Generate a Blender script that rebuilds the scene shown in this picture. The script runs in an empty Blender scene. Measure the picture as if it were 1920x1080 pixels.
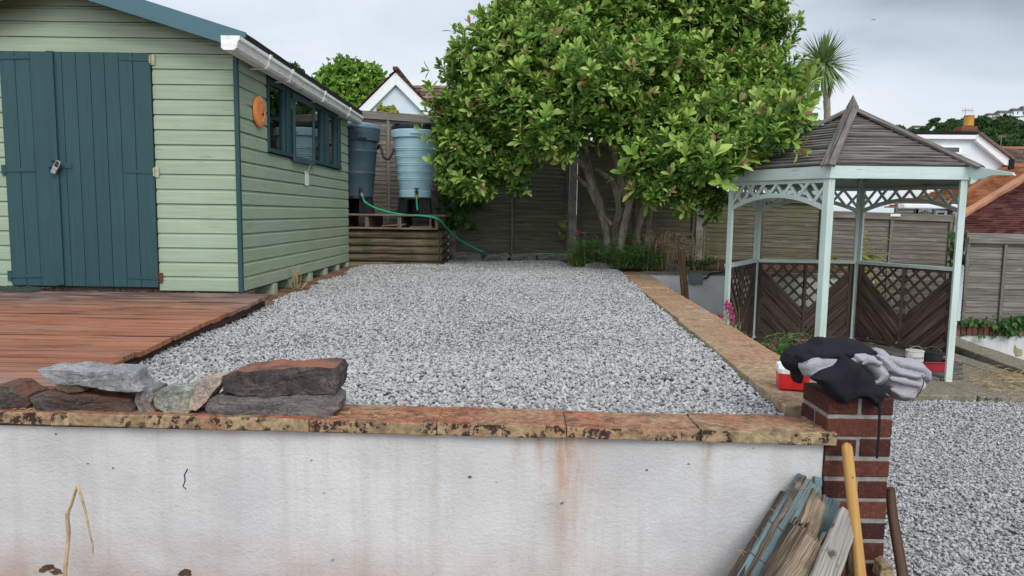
import bpy, bmesh, math, random
import numpy as np
from mathutils import Vector, Matrix, noise as mnoise

rng = np.random.default_rng(7)
random.seed(7)
SC = bpy.context.scene
COL = SC.collection
rad = math.radians

# ------------------------------------------------------------------ camera
EYE = np.array([0.0, 0.0, 1.42])
FPX, PITCH, YAW, ROLL = 1350.0, 0.103376, -0.00224, 0.014
def cam_axes():
    cp, sp = math.cos(PITCH), math.sin(PITCH)
    f = np.array([math.sin(YAW)*cp, math.cos(YAW)*cp, -sp])
    r0 = np.array([math.cos(YAW), -math.sin(YAW), 0.0]); u0 = np.cross(r0, f)
    return r0*math.cos(ROLL)+u0*math.sin(ROLL), -r0*math.sin(ROLL)+u0*math.cos(ROLL), f
CR, CU, CF = cam_axes()
cd = bpy.data.cameras.new('camera'); cam = bpy.data.objects.new('camera', cd); COL.objects.link(cam)
mw = Matrix.Identity(4)
for i in range(3):
    mw[i][0], mw[i][1], mw[i][2], mw[i][3] = CR[i], CU[i], -CF[i], EYE[i]
cam.matrix_world = mw
cd.sensor_width = 36.0; cd.lens = FPX/1920*36.0; cd.clip_start = 0.05; cd.clip_end = 3000
SC.camera = cam

def at(px, py, Y=None, z=None, x=None):
    """photo pixel (1920 wide) at a stated real distance / height -> world point"""
    d = CF + CR*(px-960)/FPX + CU*(540-py)/FPX
    t = Y/d[1] if Y is not None else ((z-EYE[2])/d[2] if z is not None else x/d[0])
    return EYE + d*t

# ------------------------------------------------------------------ world and sun
SUN_EL, SUN_AZ = 43.0, 158.0           # azimuth clockwise from +Y (view direction)
W = bpy.data.worlds.new('World'); SC.world = W; W.use_nodes = True
nt = W.node_tree; nt.nodes.clear()
def wn(t, **k):
    n = nt.nodes.new(t)
    for a, b in k.items(): setattr(n, a, b)
    return n
out = wn('ShaderNodeOutputWorld'); bg = wn('ShaderNodeBackground'); bg.inputs['Strength'].default_value = 0.117
sky = wn('ShaderNodeTexSky', sky_type='NISHITA', sun_disc=False)
sky.sun_elevation = rad(SUN_EL); sky.sun_rotation = rad(SUN_AZ)
tc = wn('ShaderNodeTexCoord')
mp = wn('ShaderNodeMapping'); mp.inputs['Scale'].default_value = (1.0, 1.0, 3.2); mp.inputs['Location'].default_value = (3.1, 0.4, 0.3)
nz = wn('ShaderNodeTexNoise'); nz.inputs['Scale'].default_value = 2.6; nz.inputs['Detail'].default_value = 7; nz.inputs['Roughness'].default_value = 0.5
nz.inputs['Distortion'].default_value = 0.3
sep = wn('ShaderNodeSeparateXYZ')
nt.links.new(tc.outputs['Generated'], mp.inputs['Vector']); nt.links.new(mp.outputs[0], nz.inputs['Vector'])
nt.links.new(tc.outputs['Generated'], sep.inputs[0])
def math_n(op, a, b=None, clamp=False):
    n = wn('ShaderNodeMath', operation=op, use_clamp=clamp)
    for i, v in enumerate((a, b)):
        if v is None: continue
        if isinstance(v, (int, float)): n.inputs[i].default_value = v
        else: nt.links.new(v, n.inputs[i])
    return n.outputs[0]
# a darker cloud bank lies to the right and higher up, a bright band near the horizon
dark = math_n('MULTIPLY', math_n('SUBTRACT', sep.outputs[0], 0.18, True), 1.5)
lowb = math_n('MULTIPLY', math_n('SUBTRACT', sep.outputs[2], 0.13, True), 5.0, True)
dark = math_n('MULTIPLY', dark, lowb)
v = math_n('ADD', math_n('MULTIPLY', math_n('SUBTRACT', nz.outputs[0], 0.5), 1.15), 0.66)
v = math_n('SUBTRACT', v, math_n('MULTIPLY', dark, 1.15))
v = math_n('SUBTRACT', v, math_n('MULTIPLY', math_n('SUBTRACT', sep.outputs[2], 0.05, True), 0.35))
v = math_n('ADD', v, 0.0, True)
rp = wn('ShaderNodeValToRGB')
e = rp.color_ramp.elements
e[0].position = 0.05; e[0].color = (2.5, 2.85, 3.4, 1)
e[1].position = 0.9; e[1].color = (6.3, 6.6, 6.9, 1)
m1 = e.new(0.5); m1.color = (4.9, 5.4, 6.05, 1)
nt.links.new(v, rp.inputs[0])
# brighter overcast overhead; behind the camera, gain added to fill shade facing it
zen = math_n('MULTIPLY', math_n('SUBTRACT', sep.outputs[2], 0.42, True), 1.5)
back_ = math_n('MULTIPLY', math_n('MAXIMUM', math_n('MULTIPLY', sep.outputs[1], -1.0), 0.0), 1.0)
gain = math_n('ADD', math_n('ADD', 1.0, zen), back_)
vm = wn('ShaderNodeVectorMath', operation='SCALE'); nt.links.new(rp.outputs[0], vm.inputs[0]); nt.links.new(gain, vm.inputs['Scale'])
mx = wn('ShaderNodeMixRGB'); mx.inputs[0].default_value = 0.93
nt.links.new(sky.outputs[0], mx.inputs[1]); nt.links.new(vm.outputs[0], mx.inputs[2])
nt.links.new(mx.outputs[0], bg.inputs['Color']); nt.links.new(bg.outputs[0], out.inputs[0])

sd = bpy.data.lights.new('sun', 'SUN'); sun = bpy.data.objects.new('sun', sd); COL.objects.link(sun)
sd.energy = 1.5; sd.angle = rad(30); sd.color = (1.0, 0.96, 0.9)
sun.rotation_euler = (rad(90-SUN_EL), 0, rad(180-SUN_AZ))
sun.location = (0, -5, 12)
# SUN_AZ clockwise from +Y: the lamp's -Z must point away from that direction
az = rad(SUN_AZ); el = rad(SUN_EL)
sdir = Vector((math.sin(az)*math.cos(el), math.cos(az)*math.cos(el), math.sin(el)))
sun.rotation_euler = sdir.to_track_quat('Z', 'Y').to_euler()

SC.view_settings.view_transform = 'Standard'; SC.view_settings.look = 'None'
SC.view_settings.exposure = 0.33; SC.view_settings.gamma = 1.0; SC.view_settings.use_curve_mapping = False
SC.render.engine = 'CYCLES'
SC.cycles.max_bounces = 6; SC.cycles.diffuse_bounces = 3; SC.cycles.glossy_bounces = 3
SC.cycles.transparent_max_bounces = 8; SC.cycles.use_denoising = True; SC.cycles.denoising_prefilter = 'ACCURATE'; SC.cycles.adaptive_threshold = 0.008; SC.cycles.sample_clamp_indirect = 3.0

# ------------------------------------------------------------------ mesh builder
ORG = {}
class MB:
    def __init__(s):
        s.V, s.F, s.MI, s.T, s.UV, s.n = [], [], [], [], [], 0
    def add(s, verts, faces, mi=0, tone=None, uvs=None):
        if tone is None: tone = random.random()
        s.V.extend([tuple(map(float, v)) for v in verts])
        for k, f in enumerate(faces):
            s.F.append([i+s.n for i in f]); s.MI.append(mi); s.T.append(tone)
            s.UV.append(uvs[k] if uvs else [(0.0, 0.0)]*len(f))
        s.n += len(verts)
        return s
    def plank(s, p0, p1, w, t, up=(0, 0, 1), mi=0, tone=None, seg=1, jit=0.0, endjit=0.0, w1=None):
        p0, p1 = np.array(p0, float), np.array(p1, float)
        d = p1-p0; L = np.linalg.norm(d); d /= L
        up = np.array(up, float); up = up-d*(up@d); up /= np.linalg.norm(up); sd_ = np.cross(d, up)
        if tone is None: tone = random.random()
        o = random.random()*20; V = []
        for i in range(seg+1):
            f = i/seg; ww = w if w1 is None else w+(w1-w)*f
            for (a, b) in ((-1, -1), (1, -1), (1, 1), (-1, 1)):
                p = p0+d*L*f+sd_*a*ww/2+up*b*t/2
                if jit: p = p+rng.normal(0, jit, 3)*(1 if 0 < i < seg or endjit else .4)
                if endjit and i == seg: p = p+d*random.uniform(-endjit, endjit*.3)
                V.append(p)
        F, UV = [], []
        vv = [0, w, w+t, 2*w+t, 2*w+2*t]
        for i in range(seg):
            u0, u1 = L*i/seg+o, L*(i+1)/seg+o
            for k in range(4):
                a, b = i*4+k, i*4+(k+1) % 4
                F.append([a, b, b+4, a+4]); UV.append([(u0, vv[k]+o), (u0, vv[k+1]+o), (u1, vv[k+1]+o), (u1, vv[k]+o)])
        F.append([3, 2, 1, 0]); UV.append([(o, o), (o, o+w), (o+t*.2, o+w), (o+t*.2, o)])
        q = seg*4; F.append([q, q+1, q+2, q+3]); UV.append([(o, o), (o, o+w), (o+t*.2, o+w), (o+t*.2, o)])
        return s.add(V, F, mi, tone, UV)
    def box(s, lo, hi, mi=0, tone=None, seg=1):
        lo, hi = np.minimum(lo, hi).astype(float), np.maximum(lo, hi).astype(float); c = (lo+hi)/2; e_ = hi-lo
        k = int(np.argmax(e_)); d = np.zeros(3); d[k] = e_[k]/2
        up = (0, 0, 1) if k != 2 else (0, 1, 0)
        if k == 0: w, t = e_[1], e_[2]
        elif k == 1: w, t = e_[0], e_[2]
        else: w, t = e_[0], e_[1]
        return s.plank(c-d, c+d, w, t, up, mi, tone, seg)
    def tube(s, pts, r, n=8, mi=0, tone=None, caps=True):
        pts = [np.array(p, float) for p in pts]; m = len(pts)
        rs = r if hasattr(r, '__len__') else [r]*m
        V, F, UV = [], [], []
        ref = None; u = 0; us = []
        for i in range(m):
            d = pts[min(i+1, m-1)]-pts[max(i-1, 0)]; d = d/(np.linalg.norm(d)+1e-9)
            if ref is None: ref = np.array([0, 0, 1.0]) if abs(d[2]) < .9 else np.array([1.0, 0, 0])
            a = ref-d*(ref@d); a /= np.linalg.norm(a)+1e-9; b = np.cross(d, a); ref = a
            if i: u += np.linalg.norm(pts[i]-pts[i-1])
            us.append(u)
            for k in range(n):
                t = 2*math.pi*k/n; V.append(pts[i]+(a*math.cos(t)+b*math.sin(t))*rs[i])
        for i in range(m-1):
            for k in range(n):
                k2 = (k+1) % n; per = 2*math.pi*max(rs[i], 1e-3)/n
                F.append([i*n+k, i*n+k2, (i+1)*n+k2, (i+1)*n+k]); UV.append([(us[i], per*k), (us[i], per*(k+1)), (us[i+1], per*(k+1)), (us[i+1], per*k)])
        if caps:
            F.append(list(range(n))[::-1]); UV.append([(0, 0)]*n)
            F.append([(m-1)*n+k for k in range(n)]); UV.append([(0, 0)]*n)
        return s.add(V, F, mi, tone, UV)
    def lathe(s, prof, c, n=40, mi=0, tone=None):
        c = np.array(c, float); V, F = [], []
        for (r, z) in prof:
            for k in range(n):
                t = 2*math.pi*k/n; V.append(c+np.array([r*math.cos(t), r*math.sin(t), z]))
        for i in range(len(prof)-1):
            for k in range(n):
                k2 = (k+1) % n; F.append([i*n+k, i*n+k2, (i+1)*n+k2, (i+1)*n+k])
        F.append(list(range(n))[::-1]); F.append([(len(prof)-1)*n+k for k in range(n)])
        return s.add(V, F, mi, tone)
    def poly(s, pts, thick, nrm, mi=0, tone=None):
        """flat polygon given in space, thickened along nrm"""
        nrm = np.array(nrm, float); n = len(pts)
        V = [np.array(p, float) for p in pts]+[np.array(p, float)+nrm*thick for p in pts]
        F = [list(range(n))[::-1], list(range(n, 2*n))]+[[i, (i+1) % n, n+(i+1) % n, n+i] for i in range(n)]
        s.add(V, F, mi, tone); return s
    def build(s, name, mats, parent=None, org=None, smooth=False, bevel=0.0, bseg=2):
        return mesh_obj(name, np.array(s.V), s.F, mats, parent, org, s.MI, s.T, s.UV, smooth, bevel, bseg)

def mesh_obj(name, V, F, mats, parent=None, org=None, MI=None, T=None, UV=None, smooth=False, bevel=0.0, bseg=2):
    if not isinstance(mats, (list, tuple)): mats = [mats]
    if parent is not None: o_ = ORG[parent.name]
    elif org is not None: o_ = np.array(org, float)
    else:
        lo, hi = V.min(0), V.max(0); o_ = np.array([(lo[0]+hi[0])/2, (lo[1]+hi[1])/2, lo[2]])
    me = bpy.data.meshes.new(name); me.from_pydata((V-o_).tolist(), [], F)
    for m in mats: me.materials.append(m)
    if MI is not None: me.polygons.foreach_set('material_index', np.array(MI, dtype=np.int32))
    if T is not None:
        a = me.attributes.new('tone', 'FLOAT', 'FACE'); a.data.foreach_set('value', np.array(T, dtype=np.float32))
    if UV is not None:
        ul = me.uv_layers.new(name='UVMap'); ul.data.foreach_set('uv', np.array([c for f in UV for p in f for c in p], dtype=np.float32))
    me.validate(); 
    # outward normals
    bm = bmesh.new(); bm.from_mesh(me); bmesh.ops.recalc_face_normals(bm, faces=bm.faces); bm.to_mesh(me); bm.free()
    me.polygons.foreach_set('use_smooth', np.full(len(me.polygons), bool(smooth)))
    if smooth: me.set_sharp_from_angle(angle=rad(34))
    me.update()
    ob = bpy.data.objects.new(name, me); COL.objects.link(ob)
    if parent is not None: ob.parent = parent
    else: ob.location = o_
    ORG[ob.name] = o_
    if bevel:
        b = ob.modifiers.new('bevel', 'BEVEL'); b.width = bevel; b.segments = bseg; b.limit_method = 'ANGLE'; b.angle_limit = rad(40)
    return ob

def quick_mesh(name, V, quads_n, idx, mats, parent=None, org=(0, 0, 0), T=None, smooth=False):
    """numpy mesh: idx (faces, quads_n)"""
    if not isinstance(mats, (list, tuple)): mats = [mats]
    o_ = ORG[parent.name] if parent is not None else np.array(org, float)
    me = bpy.data.meshes.new(name); nf = len(idx)
    me.vertices.add(len(V)); me.vertices.foreach_set('co', (V-o_).astype(np.float32).ravel())
    me.loops.add(nf*quads_n); me.loops.foreach_set('vertex_index', idx.astype(np.int32).ravel())
    me.polygons.add(nf); me.polygons.foreach_set('loop_start', np.arange(0, nf*quads_n, quads_n, dtype=np.int32))
    me.polygons.foreach_set('loop_total', np.full(nf, quads_n, dtype=np.int32))
    me.polygons.foreach_set('use_smooth', np.full(nf, bool(smooth)))
    for m in mats: me.materials.append(m)
    if T is not None:
        a = me.attributes.new('tone', 'FLOAT', 'FACE'); a.data.foreach_set('value', T.astype(np.float32))
    me.update(calc_edges=True); me.validate()
    ob = bpy.data.objects.new(name, me); COL.objects.link(ob)
    if parent is not None: ob.parent = parent
    else: ob.location = o_
    ORG[ob.name] = o_
    return ob

def thing(name, label, cat, loc, group=None):
    o = bpy.data.objects.new(name, None); COL.objects.link(o); o.location = loc; o.empty_display_size = .1
    ORG[o.name] = np.array(loc, float)
    return tag(o, label, cat, group)
def tag(o, label, cat, group=None):
    o['label'] = label; o['category'] = cat
    if group: o['group'] = group
    return o
def struct(o): o['kind'] = 'structure'; return o
def stuff(o, label=None, cat=None):
    o['kind'] = 'stuff'
    if label: o['label'] = label; o['category'] = cat
    return o

# ------------------------------------------------------------------ materials
def srgb(r, g, b):
    f = lambda c: (c/255/12.92 if c/255 <= .04045 else ((c/255+.055)/1.055)**2.4)
    return (f(r), f(g), f(b), 1)
class NT:
    def __init__(s, name, rough=.8, spec=.3):
        s.m = bpy.data.materials.new(name); s.m.use_nodes = True; s.t = s.m.node_tree; s.t.nodes.clear()
        s.out = s.n('ShaderNodeOutputMaterial'); s.b = s.n('ShaderNodeBsdfPrincipled')
        s.b.inputs['Roughness'].default_value = rough; s.b.inputs['Specular IOR Level'].default_value = spec
        s.t.links.new(s.b.outputs[0], s.out.inputs[0]); s.tcn = None
    def n(s, t): return s.t.nodes.new(t)
    def L(s, a, b): s.t.links.new(a, b)
    def coord(s, kind='Object', scale=(1, 1, 1), loc=(0, 0, 0)):
        if s.tcn is None: s.tcn = s.n('ShaderNodeTexCoord')
        mp = s.n('ShaderNodeMapping'); mp.inputs['Scale'].default_value = scale; mp.inputs['Location'].default_value = loc
        s.L(s.tcn.outputs[kind], mp.inputs['Vector']); return mp.outputs[0]
    def noise(s, vec, scale, detail=4, rough=.6, dist=0.0):
        n = s.n('ShaderNodeTexNoise'); n.inputs['Scale'].default_value = scale; n.inputs['Detail'].default_value = detail
        n.inputs['Roughness'].default_value = rough; n.inputs['Distortion'].default_value = dist
        s.L(vec, n.inputs['Vector']); return n.outputs[0]
    def voro(s, vec, scale, feat='F1'):
        n = s.n('ShaderNodeTexVoronoi'); n.inputs['Scale'].default_value = scale; n.feature = feat
        s.L(vec, n.inputs['Vector']); return n.outputs['Distance']
    def ramp(s, fac, stops, interp='LINEAR'):
        n = s.n('ShaderNodeValToRGB'); e = n.color_ramp.elements; n.color_ramp.interpolation = interp
        while len(e) < len(stops): e.new(.5)
        for k, (p, c) in enumerate(stops):
            e[k].position = p; e[k].color = c if hasattr(c, '__len__') else (c, c, c, 1)
        s.L(fac, n.inputs[0]); return n.outputs[0]
    def mix(s, fac, a, b, mode='MIX'):
        n = s.n('ShaderNodeMixRGB'); n.blend_type = mode
        for i, v in enumerate((fac, a, b)):
            if isinstance(v, (int, float)): n.inputs[i].default_value = v if i == 0 else (v, v, v, 1)
            elif isinstance(v, tuple): n.inputs[i].default_value = v
            else: s.L(v, n.inputs[i])
        return n.outputs[0]
    def math(s, op, a, b=0.0, clamp=False):
        n = s.n('ShaderNodeMath'); n.operation = op; n.use_clamp = clamp
        for i, v in enumerate((a, b)):
            if isinstance(v, (int, float)): n.inputs[i].default_value = v
            else: s.L(v, n.inputs[i])
        return n.outputs[0]
    def attr(s, name='tone'):
        n = s.n('ShaderNodeAttribute'); n.attribute_name = name; return n.outputs['Fac']
    def sepz(s, vec, k=2):
        n = s.n('ShaderNodeSeparateXYZ'); s.L(vec, n.inputs[0]); return n.outputs[k]
    def normal(s, k=2):
        g = s.n('ShaderNodeNewGeometry'); return s.sepz(g.outputs['True Normal'], k)
    def color(s, c):
        if isinstance(c, tuple): s.b.inputs['Base Color'].default_value = c
        else: s.L(c, s.b.inputs['Base Color'])
    def bump(s, h, strength=.5, dist=.01):
        n = s.n('ShaderNodeBump'); n.inputs['Strength'].default_value = strength; n.inputs['Distance'].default_value = dist
        s.L(h, n.inputs['Height']); s.L(n.outputs[0], s.b.inputs['Normal'])

def plain(name, c, rough=.6, spec=.4, var=.25, scale=12.0, bump=0.0, metallic=0.0):
    t = NT(name, rough, spec); v = t.coord()
    nz = t.noise(v, scale, 5)
    lo = tuple(x*(1-var) for x in c[:3])+(1,); hi = tuple(min(1, x*(1+var)) for x in c[:3])+(1,)
    t.color(t.ramp(nz, [(.3, lo), (.7, hi)]))
    if bump: t.bump(t.noise(v, scale*6, 4), bump, .005)
    t.b.inputs['Metallic'].default_value = metallic
    return t.m

def wood(name, dark, mid, light, rough=.85, grain=(2.5, 45.0), tone=.5, bump=.5, stain=None, stain_sc=2.0, stain_pos=(.5, .65)):
    t = NT(name, rough, .2)
    v = t.coord('UV', (grain[0], grain[1], 1))
    g = t.noise(v, 1.0, 6, .65, .3)
    g2 = t.noise(t.coord('UV', (grain[0]*.5, grain[1]*.25, 1), (3, 7, 0)), 1.0, 3)
    c = t.ramp(g, [(.28, dark), (.5, mid), (.72, light)])
    c = t.mix(.6, c, t.ramp(g2, [(.3, .55), (.7, 1.0)]), 'MULTIPLY')
    c = t.mix(tone, c, t.ramp(t.attr(), [(0, .45), (1, 1.0)]), 'MULTIPLY')
    if stain:
        o = t.noise(t.coord('Object'), stain_sc, 5)
        c = t.mix(t.ramp(o, [(stain_pos[0], 0.0), (stain_pos[1], .85)]), c, stain)
    t.color(c); t.bump(g, bump, .004)
    return t.m

def paint_wood(name, c, worn, dirt, amount=.62, grain=(2.0, 40.0), rough=.55, tone=.12, streak=False, peel=.66):
    t = NT(name, rough, .35)
    v = t.coord('UV', (grain[0], grain[1], 1)); g = t.noise(v, 1.0, 6, .6, .4)
    big = t.noise(t.coord('Object'), 1.7, 5); fine = t.noise(t.coord('Object'), 18, 4)
    col = t.mix(t.ramp(big, [(.35, 0.0), (.75, .55)]), c, dirt)
    col = t.mix(tone, col, t.ramp(t.attr(), [(0, .3), (1, 1.0)]), 'MULTIPLY')
    col = t.mix(.26, col, t.ramp(g, [(.3, .2), (.7, 1.0)]), 'MULTIPLY')
    if streak:
        st = t.noise(t.coord('Object', (9, 9, .5)), 1.0, 4)
        col = t.mix(t.ramp(st, [(.5, 0.0), (.78, .4)]), col, dirt)
    w = t.math('MULTIPLY', t.ramp(g, [(amount, 0.0), (amount+.06, 1.0)]), t.ramp(t.noise(t.coord('Object'), 5.0, 4), [(peel-.06, 0.0), (peel+.06, 1.0)]))
    col = t.mix(w, col, worn)
    sp_ = t.noise(t.coord('Object'), 33, 5, .75); col = t.mix(t.ramp(sp_, [(.62, 0.0), (.72, .5)]), col, dirt); t.color(col); t.bump(t.math('ADD', g, t.math('MULTIPLY', fine, .3)), .35, .003)
    return t.m

MT = {}
G_SIDE = (.36, .49, .35, 1)
MT['green'] = paint_wood('green_shed_paint', (.385, .475, .34, 1), (.13, .12, .10, 1), (.295, .365, .235, 1), .60, streak=True, peel=.58)
MT['teal'] = paint_wood('teal_shed_paint', (.029, .084, .096, 1), (.09, .13, .135, 1), (.022, .058, .064, 1), .68, rough=.5)
MT['fascia'] = paint_wood('fascia_paint', (.085, .19, .225, 1), (.05, .07, .07, 1), (.07, .15, .17, 1), .7)
MT['casement'] = paint_wood('casement_paint', (.05, .108, .118, 1), (.1, .12, .12, 1), (.04, .085, .09, 1), .7)
MT['mint'] = paint_wood('mint_gazebo_paint', (.66, .765, .71, 1), (.26, .24, .19, 1), (.42, .53, .44, 1), .58, peel=.54, streak=True)
MT['dark'] = plain('dark_void', (.012, .012, .011, 1), .95, .1)
MT['felt'] = plain('roofing_felt', (.022, .022, .021, 1), .95, .1, .5, 30, .8)
MT['black_plastic'] = plain('black_plastic', (.016, .017, .019, 1), .45, .4, .3, 8)
MT['lid_black'] = plain('matt_black_lid', (.018, .02, .025, 1), .6, .3, .4, 10)
MT['pale_blue'] = plain('pale_blue_plastic', (.36, .55, .61, 1), .42, .4, .10, 5)
MT['slate_blue'] = plain('slate_blue_plastic', (.055, .095, .12, 1), .42, .4, .12, 5)
MT['slate_lid'] = plain('slate_lid_plastic', (.11, .19, .25, 1), .4, .4, .1, 5)
MT['hose'] = plain('green_hose', (.02, .42, .19, 1), .35, .5, .08)
MT['brass'] = plain('brass', (.45, .28, .1, 1), .4, .5, .3, 20, 0, .6)
MT['orange'] = plain('orange_plastic', (.82, .27, .085, 1), .5, .4, .1, 6)
MT['tag'] = plain('white_tag', (.78, .78, .74, 1), .5, .4, .05)
MT['steel'] = plain('worn_steel', (.36, .345, .32, 1), .4, .5, .25, 40, 0, .7)
MT['rust'] = plain('rusty_iron', (.12, .05, .03, 1), .8, .2, .5, 50, .4)
MT['hinge_cream'] = plain('cream_hinge', (.42, .40, .28, 1), .7, .3, .35, 40)
MT['red_plastic'] = plain('red_plastic', (.62, .018, .022, 1), .35, .5, .2, 25)
MT['red_tray'] = plain('dark_red_plastic', (.33, .012, .03, 1), .4, .5, .1, 10)
MT['white_plastic'] = plain('white_plastic', (.78, .76, .72, 1), .4, .5, .05)
MT['grey_box'] = plain('grey_box_plastic', (.19, .22, .23, 1), .5, .4, .1)
MT['string'] = plain('string', (.4, .36, .28, 1), .9, .1)
def gutter_mat():
    t = NT('white_gutter_plastic', .4, .45); n1 = t.noise(t.coord('Object', (1, .6, 3)), 14, 5); n2 = t.noise(t.coord(), 3, 4)
    f = t.math('MULTIPLY', t.ramp(n1, [(.5, 0.0), (.66, 1.0)]), t.ramp(n2, [(.42, .1), (.65, .8)]))
    t.color(t.mix(f, (.86, .86, .83, 1), (.34, .37, .24, 1))); return t.m
MT['gutter'] = gutter_mat()
def glass_mat():
    t = NT('window_glass'); fr = t.n('ShaderNodeFresnel'); fr.inputs['IOR'].default_value = 1.5
    tr = t.n('ShaderNodeBsdfTransparent'); tr.inputs[0].default_value = (.72, .76, .74, 1)
    gl = t.n('ShaderNodeBsdfGlossy'); gl.inputs['Roughness'].default_value = .015; gl.inputs[0].default_value = (.9, .92, .92, 1)
    f = t.math('MULTIPLY', fr.outputs[0], 1.5, True); mx = t.n('ShaderNodeMixShader')
    t.L(f, mx.inputs[0]); t.L(tr.outputs[0], mx.inputs[1]); t.L(gl.outputs[0], mx.inputs[2]); t.L(mx.outputs[0], t.out.inputs[0]); return t.m
MT['glass'] = glass_mat()
MT['grey_wood'] = wood('weathered_grey_wood', (.045, .04, .034, 1), (.15, .135, .118, 1), (.29, .27, .245, 1), tone=.6)
MT['roof_wood'] = wood('gazebo_roof_wood', (.035, .029, .025, 1), (.24, .218, .198, 1), (.58, .555, .53, 1), tone=.85, bump=.9, grain=(2.0, 60))
MT['hip_wood'] = wood('gazebo_hip_wood', (.06, .05, .042, 1), (.18, .155, .135, 1), (.32, .29, .26, 1), tone=.4)
MT['trellis'] = wood('dark_brown_trellis', (.036, .025, .019, 1), (.13, .088, .066, 1), (.26, .19, .15, 1), tone=.6)
MT['log'] = wood('half_round_log', (.03, .023, .016, 1), (.15, .118, .075, 1), (.33, .27, .175, 1), tone=.5, stain=(.06, .062, .03, 1), stain_sc=4)
MT['pallet'] = wood('pallet_wood', (.06, .045, .032, 1), (.2, .15, .11, 1), (.36, .29, .22, 1), tone=.5)
MT['stake'] = wood('stake_wood', (.05, .03, .015, 1), (.17, .10, .05, 1), (.38, .24, .11, 1), tone=.2)
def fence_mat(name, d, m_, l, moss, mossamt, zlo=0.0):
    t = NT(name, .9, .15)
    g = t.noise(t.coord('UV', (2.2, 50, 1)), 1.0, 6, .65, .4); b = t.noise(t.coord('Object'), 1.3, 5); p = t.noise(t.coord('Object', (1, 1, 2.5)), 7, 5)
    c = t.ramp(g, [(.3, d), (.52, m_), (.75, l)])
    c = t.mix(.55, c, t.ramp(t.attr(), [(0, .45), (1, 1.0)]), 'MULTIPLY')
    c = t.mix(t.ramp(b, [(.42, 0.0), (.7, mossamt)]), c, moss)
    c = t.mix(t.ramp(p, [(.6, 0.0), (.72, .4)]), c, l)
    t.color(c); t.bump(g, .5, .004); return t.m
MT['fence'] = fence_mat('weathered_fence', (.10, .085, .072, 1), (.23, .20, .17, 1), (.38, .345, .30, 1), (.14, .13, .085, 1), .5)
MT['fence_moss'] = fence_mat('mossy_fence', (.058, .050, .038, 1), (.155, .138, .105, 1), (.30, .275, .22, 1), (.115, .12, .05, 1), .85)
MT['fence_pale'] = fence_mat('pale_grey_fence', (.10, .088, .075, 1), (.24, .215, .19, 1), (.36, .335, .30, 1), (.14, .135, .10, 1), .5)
MT['concrete'] = plain('concrete_post', (.25, .235, .20, 1), .95, .1, .45, 9, .6)

def deck_mat():
    t = NT('red_brown_decking', .8, .25)
    g = t.noise(t.coord('UV', (1.6, 70, 1)), 1.0, 6, .7, .5)
    c = t.ramp(g, [(.3, (.14, .045, .022, 1)), (.48, (.48, .175, .085, 1)), (.72, (.62, .33, .22, 1))])
    c = t.mix(.5, c, t.ramp(t.attr(), [(0, .55), (1, 1.0)]), 'MULTIPLY')
    s2 = t.noise(t.coord('Object', (1.3, 34, 1)), 1.0, 5, .7, .4); c = t.mix(t.ramp(s2, [(.34, .55), (.46, 0.0)]), c, (.11, .04, .024, 1)); c = t.mix(t.ramp(s2, [(.56, 0.0), (.72, .6)]), c, (.56, .33, .24, 1))
    yy = t.sepz(t.coord('Object'), 1)
    w = t.noise(t.coord('Object', (.5, 3.2, 1)), 3.0, 6, .75)
    worn = t.ramp(t.noise(t.coord('UV', (2.2, 110, 1), (5, 2, 0)), 1.0, 5, .7), [(.36, (.10, .06, .05, 1)), (.66, (.58, .47, .41, 1))])
    far = t.math('ADD', t.math('MULTIPLY', t.math('SUBTRACT', yy, .35), 1.1, True), t.math('MULTIPLY', t.math('SUBTRACT', -.85, yy), 2.2, True))
    f = t.ramp(t.math('ADD', t.math('MULTIPLY', far, .6), t.math('MULTIPLY', t.math('SUBTRACT', w, .46), 2.2)), [(.16, 0.0), (.62, .75)])
    c = t.mix(f, c, worn)
    blk = t.noise(t.coord('Object', (.7, 3, 1)), 4.0, 5); c = t.mix(t.ramp(t.math('ADD', blk, t.math('MULTIPLY', t.math('MULTIPLY', t.math('SUBTRACT', yy, .35), 1.1, True), .17)), [(.57, 0.0), (.68, .6)]), c, (.05, .036, .03, 1))
    gr = t.n('ShaderNodeTexWave'); gr.wave_type = 'BANDS'; gr.bands_direction = 'Y'; gr.inputs['Scale'].default_value = 1.0; gr.inputs['Distortion'].default_value = .6
    t.L(t.coord('UV', (1, 31, 1)), gr.inputs['Vector'])
    c = t.mix(.6, c, t.ramp(gr.outputs[1], [(.1, .3), (.5, 1.0)]), 'MULTIPLY')
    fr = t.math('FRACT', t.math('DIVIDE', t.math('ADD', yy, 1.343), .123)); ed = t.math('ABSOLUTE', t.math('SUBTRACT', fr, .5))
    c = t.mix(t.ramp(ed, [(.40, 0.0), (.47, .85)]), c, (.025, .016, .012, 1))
    t.color(c); t.bump(t.math('ADD', t.math('MULTIPLY', gr.outputs[1], 1.0), g), .7, .004)
    t.L(t.ramp(w, [(.35, .35), (.6, .75)]), t.b.inputs['Roughness'])
    return t.m
MT['deck'] = deck_mat()

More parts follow.
